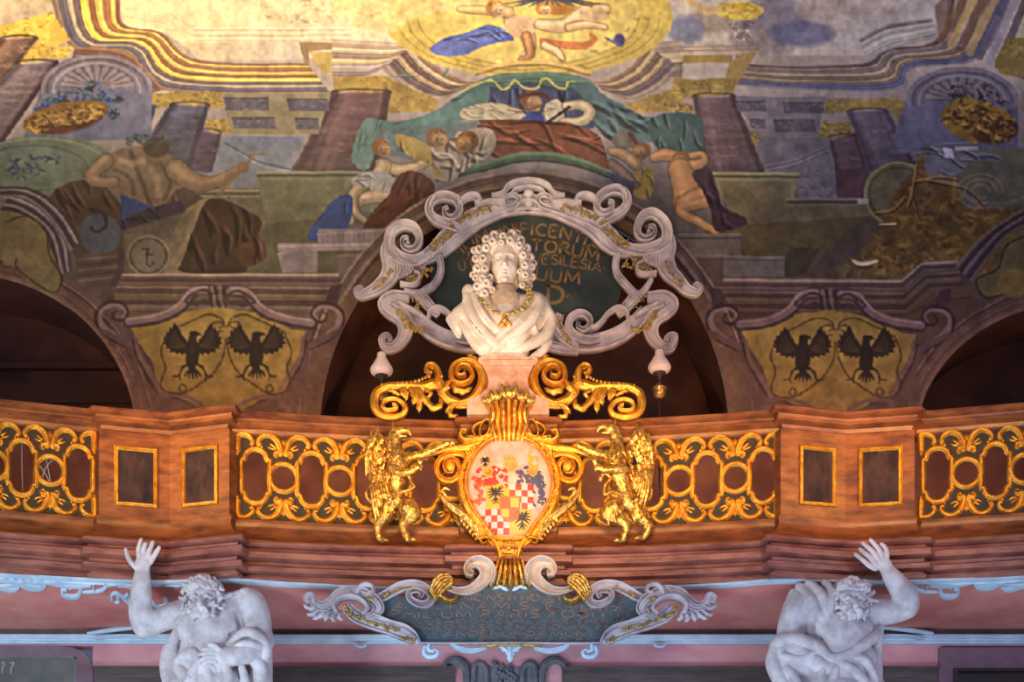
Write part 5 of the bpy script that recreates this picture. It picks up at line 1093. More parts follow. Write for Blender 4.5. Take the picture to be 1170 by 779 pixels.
inscription(ins, M['lettering'], 'UUM', [(614, 307), (640, 310), (668, 313)], 13.5, YU, 2.5); inscription(ins, M['lettering'], 'D.', [(627, 328), (640, 329), (658, 332)], 19, YU, 2.5)

# ------------------------------------------------------------------ oil lamps on poles behind the rail
for k, (cx, sc) in enumerate([(436, .96), (753.5, 1.0)]):
    t = thing('pole_lamp', ['white glass lamp on a thin pole behind the rail, left of the bust', 'white glass lamp on a thin pole behind the rail, right of the bust'][k], 'lamp', W(cx, 500, 0, 16.0), 'white glass lamps flanking the bust')
    y = lambda v: 370 + (v / 7.08) * 1.0 + (3 if k == 0 else 0)
    m6 = lambda V: Wa(V, 16.0)
    lathe(MB(), cx, [(0.5, y(212)), (4.6, y(214)), (5.2, y(225)), (5.6, y(255)), (6.8, y(266)), (10.5, y(310)), (13, y(340)), (13.3, y(362)), (11.4, y(385)), (8.5, y(396)), (3, y(398))], 28).obj('lamp_shade', M['opal'], t, map=m6)
    lathe(MB(), cx, [(1.2, y(395)), (7.6, y(398)), (7.4, y(404)), (3.5, y(418)), (2.0, y(440)), (1.4, y(465)), (2.6, y(478))], 20).obj('burner', M['dark'], t, map=m6)
    lathe(MB(), cx, [(1.4, y(470)), (3.4, y(488)), (4.6, y(505)), (8.6, y(517)), (8.8, y(525)), (7.2, y(532)), (7.4, y(560)), (6.2, y(585)), (3.5, y(600)), (1.4, y(606))], 24).obj('font', M['brass'], t, map=m6)
    mb = MB(); lathe(mb, cx, [(1.1, y(600)), (1.1, y(900)), (1.0, 686)], 10); lathe(mb, cx, [(1, 682), (8, 684), (9, 687.4)], 20); o = mb.obj('pole', M['dark'], t, map=m6)

# ------------------------------------------------------------------ bust plinth of pink marble
YP = 15.17; mP = lambda V: Wa(V, YP)
sc_ = lambda s: [(580.5 + s * dx, y) for dx, y in [(29, 413), (33, 414), (34, 418), (32, 421), (29, 423), (27, 427), (23.5, 434), (22, 441), (24, 449), (31, 456), (40, 460), (46.5, 461), (46.5, 478.6)]]
t = thing('bust_plinth', 'pink marble plinth with curved sides, standing on the balcony rail under the bust', 'plinth', W(580.5, 478.6, 0, YP))
plate(MB(), sc_(-1) + sc_(1)[::-1], -14, 14).obj('plinth_body', M['pinkmarble'], t, map=mP, smooth=False)
plate(MB(), [(552, 418), (609, 418), (610, 421), (609, 424), (552, 424), (551, 421)], -16, 17).obj('plinth_cap', M['pinkmarble'], t, map=mP, smooth=False)

# ------------------------------------------------------------------ gilded scrolls either side of the bust
YG = 15.12; mG = lambda V: Wa(V, YG)
for side in (0, 1):
    t = thing('gilded_scroll', ['gilded acanthus scroll lying on the rail left of the bust, its big curl pointing left', 'gilded acanthus scroll lying on the rail right of the bust, its big curl pointing right'][side], 'scroll ornament', W(490 if side == 0 else 671, 478, 0, YG), 'gilded scrolls flanking the bust')
    f = (lambda pts: [tuple(p) for p in pts]) if side == 0 else (lambda pts: [(1161 - p[0], p[1] + .5) for p in pts])
    B_ = lambda mb, pts, w_, th, d=0, prof='round', n=8: band(mb, cr(f(pts), n), np.array(w_) * 1.18, th, d, prof)
    lf = lambda mb, pts, w_, d=3, rise=6, lobes=3: leaf(mb, f(pts), w_ * 1.25, d, rise, lobes)
    mb = MB(); B_(mb, [(512, 459), (520, 462), (532, 461), (543, 455), (550, 444), (552, 431), (547, 420), (538, 414), (527, 414), (518, 420), (515.5, 430), (520, 438), (529, 440), (537, 436), (539.5, 428), (535, 421), (527, 420), (522, 426), (525, 432), (531, 431), (531, 427)],
       [3, 4.6, 5.6, 6, 5.4, 4.6, 4, 3.6, 3.2, 3, 2.9, 2.8, 2.6, 2.4, 2.2, 2.1, 2, 1.8, 1.6], [6, 8, 9, 9, 9, 10, 11, 12, 13, 14, 14], 0, 'ridge'); mb.obj('inner_volute', M['gold'], t, map=mG)
    mb = MB(); B_(mb, [(524, 461), (513, 457), (506, 449), (503, 440), (494, 440), (484, 443), (470, 442), (455, 442), (442, 443), (431, 449), (428, 459), (430, 469), (438, 475.5), (450, 477), (460, 474), (463.5, 467), (459, 460), (450, 457), (441, 459), (437, 465), (442, 470), (451, 470), (454, 466), (449, 464)],
       [4, 5, 5.4, 5.4, 5.4, 5, 4.4, 4.2, 4.2, 4.4, 4.4, 4, 3.6, 3.2, 3, 2.8, 2.4, 2.2, 2, 2, 1.8, 1.6, 1.4], [8, 9, 9, 9, 8, 8, 8, 9, 10, 11, 12, 12], 0, 'leaf'); mb.obj('outer_volute', M['gold'], t, map=mG)
    mb = MB(); B_(mb, [(497, 443), (501, 434), (500, 425), (495, 419), (489, 420), (487, 425), (491, 427.5)], [4.5, 4, 3.4, 3, 2.6, 2.2, 1.6], 9, 2, 'ridge')
    for p in [(494, 424), (493, 429), (491, 434), (505, 434)]: ball(mb, *f([p])[0], 10, 2)
    mb.obj('crest_curl', M['gold'], t, map=mG)
    mb = MB(); lf(mb, [(469, 444), (474, 455), (472, 465)], 4); lf(mb, [(474, 443), (479, 458), (479, 474)], 4.4); lf(mb, [(478, 444), (486, 458), (496, 468), (504, 463), (502, 455)], 4, 3, 6, 5); lf(mb, [(458, 445), (461, 452), (466, 457)], 3); lf(mb, [(462, 444), (465, 452), (464, 460)], 2.4)
    lf(mb, [(486, 446), (492, 452), (488, 456)], 2.6); lf(mb, [(503, 450), (510, 446), (512, 440), (516, 436)], 3.6, 3, 8, 3); lf(mb, [(518, 440), (522, 447), (531, 449), (540, 444)], 4.2, 3, 8, 4); lf(mb, [(444, 447), (452, 450), (458, 454)], 2.6); mb.obj('acanthus_leaf', M['gold'], t, map=mG)
    mb = MB(); lf(mb, [(524, 462), (515, 466), (509, 474)], 2.6); lf(mb, [(520, 463), (514, 471), (517, 477), (524, 475)], 3.4, 3, 6, 4); mb.obj('foot_leaf', M['gold'], t, map=mG)
    mb = MB(); lf(mb, [(540, 416), (536, 410), (541, 406)], 3, 2, 6, 2); lf(mb, [(546, 422), (544, 413), (539, 409)], 3, 2, 7, 2); mb.obj('top_leaf', M['gold'], t, map=mG)
    mb = MB()
    for k in range(13):
        u = k / 12; p = cr([(437, 442), (455, 439.5), (470, 438.5), (483, 435), (491, 430)], 12)[int(u * 48)]; ball(mb, *f([p])[0], 5, 1.9, None, 2)
    mb.obj('bead_row', M['gold'], t, map=mG)

# ------------------------------------------------------------------ coat of arms cartouche on the pier
YS = 15.02; CXs = 582.0
EGG = cr([(582, 501), (606, 507), (623, 526), (630, 551), (624, 577), (609, 599), (598, 613), (582, 615), (566, 613), (555, 599), (540, 577), (534, 551), (541, 526), (558, 507)], 5, True)
def dome(x, y):
    r2 = np.clip(((x - 582) / 50) ** 2 + ((y - 555) / 62) ** 2, 0, 1); return 11 * (1 - r2)
def mS(V): return Wa(V, YS)
def mD(V): V = np.array(V, float); V[:, 2] += dome(V[:, 0], V[:, 1]); return Wa(V, YS)
ca_ = thing('coat_of_arms', 'gilded cartouche with an egg shaped painted heraldic shield at the centre of the balcony', 'coat of arms', W(582, 642, 0, YS))
mb = MB(); rings = [0, .2, .4, .6, .8, .93, 1.0]; n = len(EGG); V = [(582, 556, 0)]
for r in rings[1:]: V += [(582 + (p[0] - 582) * r, 556 + (p[1] - 556) * r, 0) for p in EGG]
Fc = [(0, 1 + i, 1 + (i + 1) % n) for i in range(n)]
for k in range(len(rings) - 2): Fc += [(1 + k * n + i, 1 + k * n + (i + 1) % n, 1 + (k + 1) * n + (i + 1) % n, 1 + (k + 1) * n + i) for i in range(n)]
V += [(p[0], p[1], -12) for p in EGG]; k = len(rings) - 2; Fc += [(1 + k * n + i, 1 + k * n + (i + 1) % n, 1 + (k + 1) * n + (i + 1) % n, 1 + (k + 1) * n + i) for i in range(n)]
field = mb.add(V, Fc).obj('painted_shield', mat('pale_pink_shield', (.50, .28, .22, 1), (.62, .42, .34, 1), rough=.45, scale=10), ca_, map=mD)
def sub(name, m, fn, d=.25):
    mb = MB(); fn(mb); return mb.obj(name, M[m] if isinstance(m, str) else m, field, map=mD, smooth=False)
def patch(mb, x0, y0, x1, y1, d0=.0, d1=.5):                # subdivided so that it follows the dome, clipped by the shield outline
    nx_, ny_ = max(int((x1 - x0) / 3), 1), max(int((y1 - y0) / 3), 1)
    for i in range(nx_):
        for j in range(ny_):
            a, b, c_, e_ = x0 + (x1 - x0) * i / nx_, x0 + (x1 - x0) * (i + 1) / nx_, y0 + (y1 - y0) * j / ny_, y0 + (y1 - y0) * (j + 1) / ny_
            mx, my = (a + b) / 2, (c_ + e_) / 2
            ang = np.arctan2(EGG[:, 1] - 556, EGG[:, 0] - 582); k_ = np.argmin(np.abs(np.angle(np.exp(1j * (ang - math.atan2(my - 556, mx - 582))))))
            if math.hypot(mx - 582, my - 556) < math.hypot(EGG[k_][0] - 582, EGG[k_][1] - 556) * .95: plate(mb, [(a, c_), (b, c_), (b, e_), (a, e_)], d0, d1)
def eagle(mb, cx, cy, s, d=.9):
    ball(mb, cx, cy - 5 * s, d, 1.3 * s, None, .5); band(mb, [(cx, cy - 5 * s), (cx, cy + 6 * s)], [1.2 * s, 2 * s, 1 * s], .5, d - .3)
    for sg in (-1, 1):
        for k in range(5):
            a = math.radians(60 - 24 * k); band(mb, [(cx, cy - 1 * s + k * .4), (cx + sg * 5 * s * math.cos(a * .6), cy - 6 * s * math.sin(a) - 1), (cx + sg * 9.5 * s * math.cos(a), cy - 9 * s * math.sin(a))], [.5, .9 * s, .35], .5, d - .3)
        band(mb, [(cx, cy + 4 * s), (cx + sg * 5 * s, cy + 8 * s)], .6 * s, .5, d - .3)
    for k in (-1, 0, 1): band(mb, [(cx, cy + 5 * s), (cx + k * 3 * s, cy + 11 * s)], [.8 * s, .5], .5, d - .3)
sub('yellow_quarters', 'paint_yellow', lambda mb: (patch(mb, 555.5, 557, 582, 583.5), patch(mb, 582.5, 583.5, 608, 614)))
sub('white_checks', 'paint_white', lambda mb: (patch(mb, 582, 556.5, 610, 583.5), patch(mb, 548, 583.5, 582.3, 614)))
def checks(mb, x0, y0, s, nx_, ny_):
    for i in range(nx_):
        for j in range(ny_):
            if (i + j) % 2: patch(mb, x0 + s * i, y0 + s * j, x0 + s * (i + 1), y0 + s * (j + 1), .3, .8)
sub('red_checks', 'paint_red', lambda mb: checks(mb, 582, 556.5, 6.9, 4, 4)); sub('red_checks', 'paint_red', lambda mb: checks(mb, 547.6, 583.8, 6.9, 5, 5))
for e_ in ((566.5, 567, 1.05), (596.5, 594, 1.1), (554.5, 528.5, .62)): sub('black_eagle', 'paint_black', lambda mb: eagle(mb, *e_))
sub('escutcheon', 'paint_orange', lambda mb: plate(mb, cr([(571.5, 571), (582.5, 570.5), (593.5, 571), (593.5, 588), (590, 595), (582.5, 598.5), (575, 595), (571.5, 588)], 3, True), .5, 1.2))
def stripes(mb):
    for x0, y0 in ((573, 572), (583, 584)):
        for k in range(4): patch(mb, x0 + 2.4 * k, y0, x0 + 2.4 * k + 1.2, y0 + 11.5, 1.0, 1.5)
sub('stripes', 'paint_red', stripes)
sub('yellow_cantons', 'paint_yellow', lambda mb: (patch(mb, 583.5, 572.5, 592.5, 582.5, 1, 1.5), patch(mb, 573, 584.5, 581.5, 593, 1, 1.5)))
def helmets(cx, cy, s):
    def g(mb):
        band(mb, cr([(cx - 6 * s, cy - 1), (cx - 4 * s, cy - 5 * s), (cx, cy - 6.5 * s), (cx + 4 * s, cy - 5 * s), (cx + 6 * s, cy - 1)], 4), 1.3, 1.4, .2)
        for k in range(5): band(mb, [(cx + (k - 2) * 2.1 * s, cy - 4 * s), (cx + (k - 2) * 1.6 * s, cy + 4 * s)], .55, 1.4, .2)
        band(mb, cr([(cx - 5 * s, cy), (cx, cy + 5 * s), (cx + 5 * s, cy)], 4), .9, 1.2, .2)
    return g
def crests(mb):
    for k in range(12):
        a = 2 * math.pi * k / 12; band(mb, [(554.5 + 6 * math.cos(a), 528 + 6 * math.sin(a)), (554.5 + 11 * math.cos(a), 528 + 11 * math.sin(a))], [.9, .4], .6, .1)
    for p in ([(604, 534), (606, 527), (604, 521), (608, 517)], [(606, 528), (612, 524), (614, 530)], [(606, 534), (612, 536), (615, 532)]): band(mb, cr(p, 4), [2, 1.6, .8], .9, .1)
    for k in range(5): band(mb, [(583 + (k - 2) * 2, 531), (583 + (k - 2) * 3.4, 525 - (2 - abs(k - 2)) * 1.3)], [1.2, .7], .9, .2)
sub('crests', 'paint_yellow', crests)
for h_ in ((558, 543, .9), (583.5, 537, 1.15), (608.5, 542, .9)): sub('helmet', 'paint_yellow', helmets(*h_))
rr = np.random.RandomState(4)
def mantling(xs, ys, n):
    def g(mb):
        for _ in range(n):
            x, y = rr.uniform(*xs), rr.uniform(*ys); a = rr.uniform(0, 6.28); band(mb, cr([(x, y), (x + 3 * math.cos(a), y + 3 * math.sin(a)), (x + 4.5 * math.cos(a + 1), y + 4.5 * math.sin(a + 1))], 4), [.6, 2.0, .5], .5, .1)
    return g
sub('red_mantling', 'paint_red', mantling((545, 577), (538, 558), 46)); sub('red_ribbons', 'paint_orange', mantling((542, 552), (546, 576), 26)); sub('grey_mantling', 'paint_blue', mantling((590, 618), (538, 558), 40)); sub('grey_ribbons', 'paint_blue', mantling((612, 622), (548, 580), 24))
def ringp(scale=1.0): return np.stack([582 + (EGG[:, 0] - 582) * scale, 556 + (EGG[:, 1] - 556) * scale], 1)
band(MB(), ringp(1.04), 2.2, 9, -2, 'round', True).obj('inner_bead', M['gold'], ca_, map=mS)
band(MB(), ringp(1.15), 5.2, 11, -8, 'ridge', True).obj('frame_band', M['gold'], ca_, map=mS)
for side in (0, 1):
    f = (lambda pts: [tuple(p) for p in pts]) if side == 0 else (lambda pts: [(1163 - p[0], p[1]) for p in pts])
    B_ = lambda mb, pts, w_, th, d=0, prof='round', n=8: band(mb, cr(f(pts), n), w_, th, d, prof)
    go = lambda mb, name, m='gold': mb.obj(name, M[m], ca_, map=mS)
    mb = MB(); B_(mb, [(557, 506), (547, 513), (538, 520), (533, 530)], [5, 7, 7, 4], 10, -6, 'leaf'); B_(mb, [(560, 503), (545, 502), (532, 503), (526, 498), (528, 492), (533, 493)], [4, 5, 4, 3, 2.6, 2], [10, 11, 12], -6, 'ridge')
    B_(mb, [(548, 506), (533, 510), (516, 511), (500, 515), (488, 520)], [5, 5, 4, 3, 1.6], [9, 9, 7], -6, 'leaf'); go(mb, 'shoulder_scroll')
    mb = MB(); B_(mb, [(533, 521), (524, 518), (512, 519), (502, 525), (499, 536), (504, 546), (514, 549), (523, 544), (525, 535), (521, 526), (513, 525), (508, 531), (510, 538), (516, 539), (518, 534)], [2.4, 3, 3, 3, 3, 3, 3, 2.8, 2.6, 2.4, 2.4, 2.4, 2.2, 2, 1.8], [8, 9, 10, 11, 13], -8, 'channel'); ball(mb, *f([(514.5, 532)])[0], 1, 6, 7.5, 4); go(mb, 'side_volute')
    mb = MB(); B_(mb, [(533, 548), (530, 560), (534, 575), (543, 590), (553, 602)], [3, 5, 6, 6, 4], 9, -6, 'leaf'); go(mb, 'side_leaf', 'gold_worn')
    mb = MB(); B_(mb, [(505, 566), (509, 572), (517, 578), (527, 585), (538, 594), (545, 604), (548, 616)], [1.6, 3.4, 5, 6, 6.4, 5.6, 3], [6, 8, 9, 10, 9, 7], -5, 'leaf'); leaf(mb, f([(517, 577), (507, 569), (500, 560)]), 3, -4, 6, 2); leaf(mb, f([(514, 572), (506, 560), (509, 557), (515, 560)]), 2.4, -4, 6, 2)
    for k in range(6): leaf(mb, f([(530 + 3.4 * k, 588 + 4.4 * k), (527 + 3.4 * k, 593 + 4.4 * k), (528 + 3.4 * k, 598 + 4.0 * k)]), 2, -4, 6, 1, 8)
    go(mb, 'horn_leaf', 'gold_worn')
    mb = MB(); B_(mb, [(554, 603), (560, 614), (567, 622), (571, 633), (571, 643)], [4, 5, 4.6, 4, 4], 10, -4, 'ridge'); B_(mb, [(562, 617), (554, 615), (549, 618), (552, 622), (556, 620)], [2.4, 2.4, 2, 1.6, 1.4], 10, -2, 'round'); go(mb, 'foot_scroll')
    mb = MB(); t_ = np.linspace(0, 2 * math.pi, 25)[:-1]; P_ = np.stack([554 + 5.4 * np.cos(t_) + 2.5 * np.sin(t_), 489 - 10 * np.sin(t_)], 1); P_ = np.array(f(P_)); band(mb, P_, 1.5, 6, -3, 'round', True); B_(mb, [(551, 482), (543, 486), (540, 492), (543, 497)], [1.6, 2, 1.6, 1], 6, -3); go(mb, 'ear_loop')
    mb = MB(); B_(mb, [(538, 498), (546, 500), (556, 503), (562, 498)], [2, 5, 5, 3], 8, -6, 'leaf'); garland(mb, f([(538, 504), (550, 500), (544, 512), (534, 516)]), 2.5, 2, 22, 50 + side, 1.4); garland(mb, f([(536, 524), (530, 540), (528, 560), (533, 576)]), 1.5, 2.5, 26, 60 + side, 1.2); go(mb, 'relief_ornament')
for k in range(7):
    u = (k - 3); xb, xm, xt = 581.5 + u * 4.8, 581.5 + u * 6.0, 581.5 + u * 7.6
    band(MB(), cr([(xb, 506), (xb + u * .6, 498), (xm + u * .5, 486), (xm, 474), (xt, 462)], 8), [3.4, 4.2, 4.6, 4.4, 4.8], [10, 15, 17 - abs(u) * .8, 18, 20 - abs(u)], -2 - abs(u) * 1.4, 'ridge' if k % 2 else 'round').obj('shell_flute', M['gold'] if k % 2 else M['gold_worn'], ca_, map=mS)
for k, (x, y, r) in enumerate([(567, 458, 6.4), (581.5, 454, 8.6), (596.5, 458, 6.4), (556.5, 463, 4.6), (606.5, 463, 4.6)]):
    mb = MB(); ball(mb, x, y, 14 - 2 * (k > 0), r, r * .9, r * .8)
    for q in (-1, 0, 1): leaf(mb, [(x + q * r * .4, y + r * .6), (x + q * r * .8, y - r * .4), (x + q * r * 1.1, y - r * 1.15)], r * .5, 14, 5, 2, 8)
    mb.obj('crest_leaf', M['gold_worn'], ca_, map=mS)
mb = MB(); plate(mb, [(566, 612), (597, 612), (594, 628), (593, 643), (570, 643), (569, 628)], -4, 1); mb.obj('foot_plate', M['gold'], ca_, map=mS, smooth=False)
mb = MB(); band(mb, [(575, 620), (588, 620), (588, 633), (575, 633)], 1.2, 4, 0, 'round', True); ball(mb, 581.5, 626.5, 2, 3.2); band(mb, [(572, 638), (591, 638)], 1.6, 5, 0); mb.obj('foot_relief', M['gold_worn'], ca_, map=mS)
for s_ in (-1, 1): 
    mb = MB(); band(mb, cr([(581.5, 618), (581.5 + s_ * 3, 622), (581.5 + s_ * 2, 627)], 4), .8, 4, 0); mb.obj('foot_curl', M['gold'], ca_, map=mS)

# ------------------------------------------------------------------ lower cartouche hung under the balcony
YL = 14.97; mL = lambda V: Wa(V, YL)
lc = thing('hanging_cartouche', 'wide inscribed grey green tablet in scrolled stucco frame, hung below the middle of the balcony', 'cartouche', W(583, 745, 0, YL))
hp = [(583, 668), (560, 670), (545, 675), (520, 678), (500, 688), (480, 686), (465, 682), (440, 685), (431, 692), (436, 700), (428, 706), (455, 713), (472, 722), (481, 735)]
plate(MB(), [(548, 674), (618, 674), (618, 700), (548, 700)], -36, -4).obj('bracket', M['grey'], lc, map=mL, smooth=False)
tab = plate(MB(), hp + [(1166 - x, y) for x, y in hp[::-1]][:-1], -4, 3).obj('inscribed_tablet', M['slate_low'], lc, map=mL, smooth=False)
for side in (0, 1):
    f = (lambda pts: [tuple(p) for p in pts]) if side == 0 else (lambda pts: [(1166 - p[0], p[1]) for p in pts])
    B_ = lambda mb, pts, w_, th, d=0, prof='round', n=8: band(mb, cr(f(pts), n), w_, th, d, prof)
    lo_ = lambda mb, name, m='stucco': mb.obj(name, M[m], lc, map=mL)
    mb = MB(); B_(mb, [(398, 696), (408, 705), (425, 712), (445, 718), (462, 724), (475, 732)], [7, 8, 8, 8, 9, 6], 9, 1, 'fillet'); B_(mb, [(427, 703), (447, 711), (464, 716), (475, 724), (480, 734)], 1.6, 12, 1, 'round'); lo_(mb, 'lower_strap')
    sprays('gilt_vine', 'gold_dull', lc, mL, (f([(394, 694), (402, 705), (420, 712), (440, 718), (455, 722)]), 1.6, 10, 34, 70 + side, 1.6), (f([(464, 732), (474, 734)]), 2, 9, 8, 72, 1.6))
    mb = MB(); B_(mb, [(353, 690), (350, 684), (356, 681), (360, 690), (370, 694), (381, 688), (390, 680), (404, 678), (418, 682), (429, 688), (434, 697), (428, 704), (418, 707)], [2, 3, 3.6, 4.6, 6, 6.6, 7, 8, 8, 7, 6, 4.6, 3], [6, 7, 8, 10, 12, 12, 12], 0, 'fillet'); B_(mb, [(386, 702), (383, 693), (390, 685), (404, 683), (416, 689), (421, 697), (415, 704)], [3, 3.4, 3.6, 3.6, 3.4, 3.2, 2.4], 15, 2, 'round')
    lo_(mb, 'wave_scroll')
    mb = MB()
    for a, b, c in [((366, 690), (356, 696), (346, 690)), ((368, 694), (358, 702), (350, 702)), ((374, 696), (366, 704), (357, 708)), ((378, 697), (373, 706), (372, 711)), ((383, 698), (381, 707), (384, 711)), ((388, 699), (389, 706), (393, 709))]: leaf(mb, f([a, b, c]), 4, 0, 8, 3)
    lo_(mb, 'plume_leaf')
    mb = MB(); B_(mb, [(408, 684), (411, 675), (418, 670), (426, 672), (427, 678), (421, 679)], [3, 4, 4, 3.4, 2.6, 2], 13, 2, 'round'); B_(mb, [(398, 680), (404, 674), (410, 676)], [2, 3, 2], 10, 1); lo_(mb, 'top_curl')
    mb = MB(); B_(mb, [(424, 686), (438, 683), (450, 676), (462, 671), (476, 670), (488, 675), (494, 683), (490, 691), (480, 692), (470, 687), (468, 680), (475, 677), (483, 680), (481, 685)], [4, 5.4, 6, 6, 5.6, 5, 4.6, 4.2, 3.8, 3.4, 3, 2.6, 2.2], [8, 9, 10, 11, 13, 15], 1, 'channel'); lo_(mb, 's_scroll')
    sprays('gilt_leaf', 'gold_dull', lc, mL, (f([(441, 683), (453, 678), (464, 674), (474, 675)]), 1.5, 7, 26, 75 + side, 1.4), (f([(416, 686), (426, 687)]), 1.5, 10, 8, 76, 1.6))
    mb = MB()
    for k in range(5): B_(mb, [(492 + 1.5 * k, 679 + 2.4 * k), (496 + 2.4 * k, 668 + 2.6 * k), (503 + 2.6 * k, 661 + 2.6 * k), (512 + 1.2 * k, 660 + 2.4 * k), (518, 664 + 1.5 * k)], [2.4, 3.4, 3.4, 2.6, 1.6], [8, 14 - k, 14 - k, 10], 3 + k * .6, 'round')
    B_(mb, [(503, 682), (512, 688), (520, 687), (522, 683)], [3, 4, 3, 2], 12, 2); lo_(mb, 'gilt_shell', 'gold_worn')
    mb = MB(); B_(mb, [(497, 688), (503, 680), (512, 674), (523, 677), (537, 676), (549, 669), (556, 659), (553, 649), (544, 645), (536, 650), (535, 657), (541, 659)], [2, 2.4, 3, 4, 5.4, 7, 8, 8, 7, 5.4, 4, 3], [8, 10, 12, 14, 16, 18], 1, 'channel'); B_(mb, [(563, 668), (566, 656), (560, 645), (549, 640), (538, 643)], [2, 2.6, 3, 2.6, 1.6], 20, 0, 'round'); lo_(mb, 'shoulder_scroll', 'marble')
    mb = MB(); B_(mb, [(478, 735), (500, 735.5), (540, 735.5), (583, 735)], 1.3, 8, -1); lo_(mb, 'bottom_bead')
    mb = MB(); B_(mb, [(486, 738), (484, 745), (489, 750), (498, 749), (500, 744), (495, 742)], [2, 2.6, 3, 2.8, 2, 1.4], 6, -2); B_(mb, [(490, 736), (490, 742), (496, 745)], [2.4, 3, 1.5], 6, -2); B_(mb, [(516, 737), (526, 742), (540, 744), (556, 741)], [1.6, 3, 3, 1.2], 6, -2, 'fillet'); lo_(mb, 'pendant_curl', 'stucco_blue')
    mb = MB(); leaf(mb, f([(582.5, 737), (568, 737), (547, 738)]), 3.4, 0, 6, 2); lo_(mb, 'bottom_leaf', 'gold_dull')
mb = MB()
for k in range(7):
    u = k - 3; band(mb, cr([(583 + u * 4.2, 641), (583 + u * 5.2, 652), (583 + u * 6.6, 664), (583 + u * 7.8, 672)], 6), [2.6, 3.2, 3.6, 2.2], [18, 22 - abs(u), 16, 8], 0, 'ridge')
mb.obj('centre_shell', M['gold_worn'], lc, map=mL)
mb = MB()
for q in (-1, 1): leaf(mb, [(583, 746), (583 + q * 8, 740), (583 + q * 15, 735)], 4, -2, 7, 3); leaf(mb, [(583 + q * 3, 675), (583 + q * 12, 671), (583 + q * 20, 674)], 2.6, 2, 6, 2)
leaf(mb, [(583, 738), (583, 748), (583, 757)], 6, -2, 8, 3); mb.obj('pendant_leaf', M['stucco_blue'], lc, map=mL)
IL = lambda s, x0, x1, y, h: inscription(tab, M['lettering_low'], s, [(x0, y), ((x0 + x1) / 2, y), (x1, y)], h, YL, 3, .4, .12)
IL('HIC.NSTITIO.AT', 528, 646, 679.5, 7.5); IL('A.HILI.NAM.SLE.VIS.H.', 450, 717, 688.5, 8); IL('PHIL.UM.PARIS.FOBITTI', 446, 722, 697.5, 8.5)
IL('NULLIUS.HISTORIAE.UM.ILLAM.ELEMENTIS', 454, 716, 707.8, 4.6); IL('IN.DEO.NASCLIEN.ARIDUAN.AN', 470, 702, 714, 5.4); IL('ANDENUNDAMUN', 508, 672, 721, 6.2); IL('AN.CASAR.HI', 545, 676, 729, 4.6)

# ------------------------------------------------------------------ stucco tendrils under the balcony and along the lower wall
YT = 15.05
SMx = SM[:, 0] / SM[:, 1] * F + 585
def on_soffit(P):
    """lay frame points on the underside of the balcony, relief hanging downwards"""
    P = np.asarray(P, float); Yf = np.interp(P[:, 0], SMx, SM[:, 1]) - .05; Zf = ZR(669); g = (ZB - Zf) / (LW - Yf); k = (HY - P[:, 1]) / F
    Y = np.clip((Zf - EYE - g * Yf) / (k - g), Yf - .02, LW); Z = Zf + g * (Y - Yf) - .05 * np.sin(math.pi * np.clip((Y - Yf) / (LW - Yf), 0, 1))
    return np.stack([(P[:, 0] - 585) * Y / F, Y, Z - P[:, 2] * Y / F * .8], 1)
def tendril(label, strokes, leaves=(), Y0=None, m='stucco_blue', d=0, gilt=None):
    mb = MB()
    for pts, w_ in strokes: band(mb, cr(pts, 6), w_, 3.4, d, 'round')
    for pts, w_ in leaves: leaf(mb, pts, w_, d, 4, 3, 12)
    o = mb.obj('stucco_ornament', M[m], map=on_soffit if Y0 is None else (lambda V: Wa(V, Y0))); tag(o, label, 'stucco ornament', 'pale blue stucco ornaments under the balcony'); return o
MRR = lambda L: [([(1166 - x, y) for x, y in p], w_) for p, w_ in L]
runL = [([(-20, 662), (60, 664), (120, 665), (180, 666), (224, 668)], 1.1), ([(108, 673), (106, 666)], 1), ([(-20, 664), (0, 668), (14, 671), (22, 668)], [2, 3, 2.6, 1.4]), ([(24, 666), (34, 669), (48, 669), (52, 665)], [2, 3, 2.6, 1.6]), ([(56, 664), (72, 667), (90, 668), (104, 667)], [2, 2.6, 2.4, 1.4]), ([(120, 668), (134, 666), (150, 667)], [1.4, 2.2, 1.2]), ([(200, 669), (212, 667), (222, 669)], [1, 2, 1]), ([(-20, 660), (10, 662), (30, 667), (48, 668), (44, 662)], [2, 2.6, 2.4, 1.5]), ([(-5, 658), (20, 656), (50, 660), (90, 661), (125, 662)], [1.5, 2, 2, 1.6]), ([(0, 667), (12, 666), (24, 664), (34, 658)], [1.4, 2, 1.4]), ([(30, 660), (38, 664), (60, 664), (72, 665)], [1.4, 1.8, 1.2]), ([(105, 662), (116, 660), (122, 665), (118, 671), (108, 673), (94, 673)], [1.6, 2.2, 2.2, 1.6, .8])]
tendril('long running pale blue stucco tendril under the balcony at the far left', runL)
tendril('long running pale blue stucco tendril under the balcony at the far right', MRR(runL))
cL = [([(92, 669), (90, 676), (82, 678), (73, 676), (71, 671), (76, 671)], [2, 2.6, 2.8, 2.4, 1.8, 1.2]), ([(78, 670), (86, 668), (94, 670)], [1, 2, 1.2])]
tendril('small c shaped stucco curl on the red soffit, left of the raised left arm', cL)
tendril('small c shaped stucco curl on the red soffit, right of the raised right arm', MRR(cL))
tendril('pale blue stucco acanthus spray just left of the raised left forearm', [([(128, 681), (128, 676), (133, 675), (142, 679), (150, 686), (158, 689)], [1.6, 1.8, 2, 2.2, 1.6, 1]), ([(135, 668), (148, 669), (156, 678), (160, 684)], [1, 1.6, 1.6, 1])], [([(140, 679), (146, 676), (148, 682)], 2), ([(146, 683), (153, 680), (155, 687)], 2), ([(134, 678), (136, 682), (130, 683)], 1.8)])
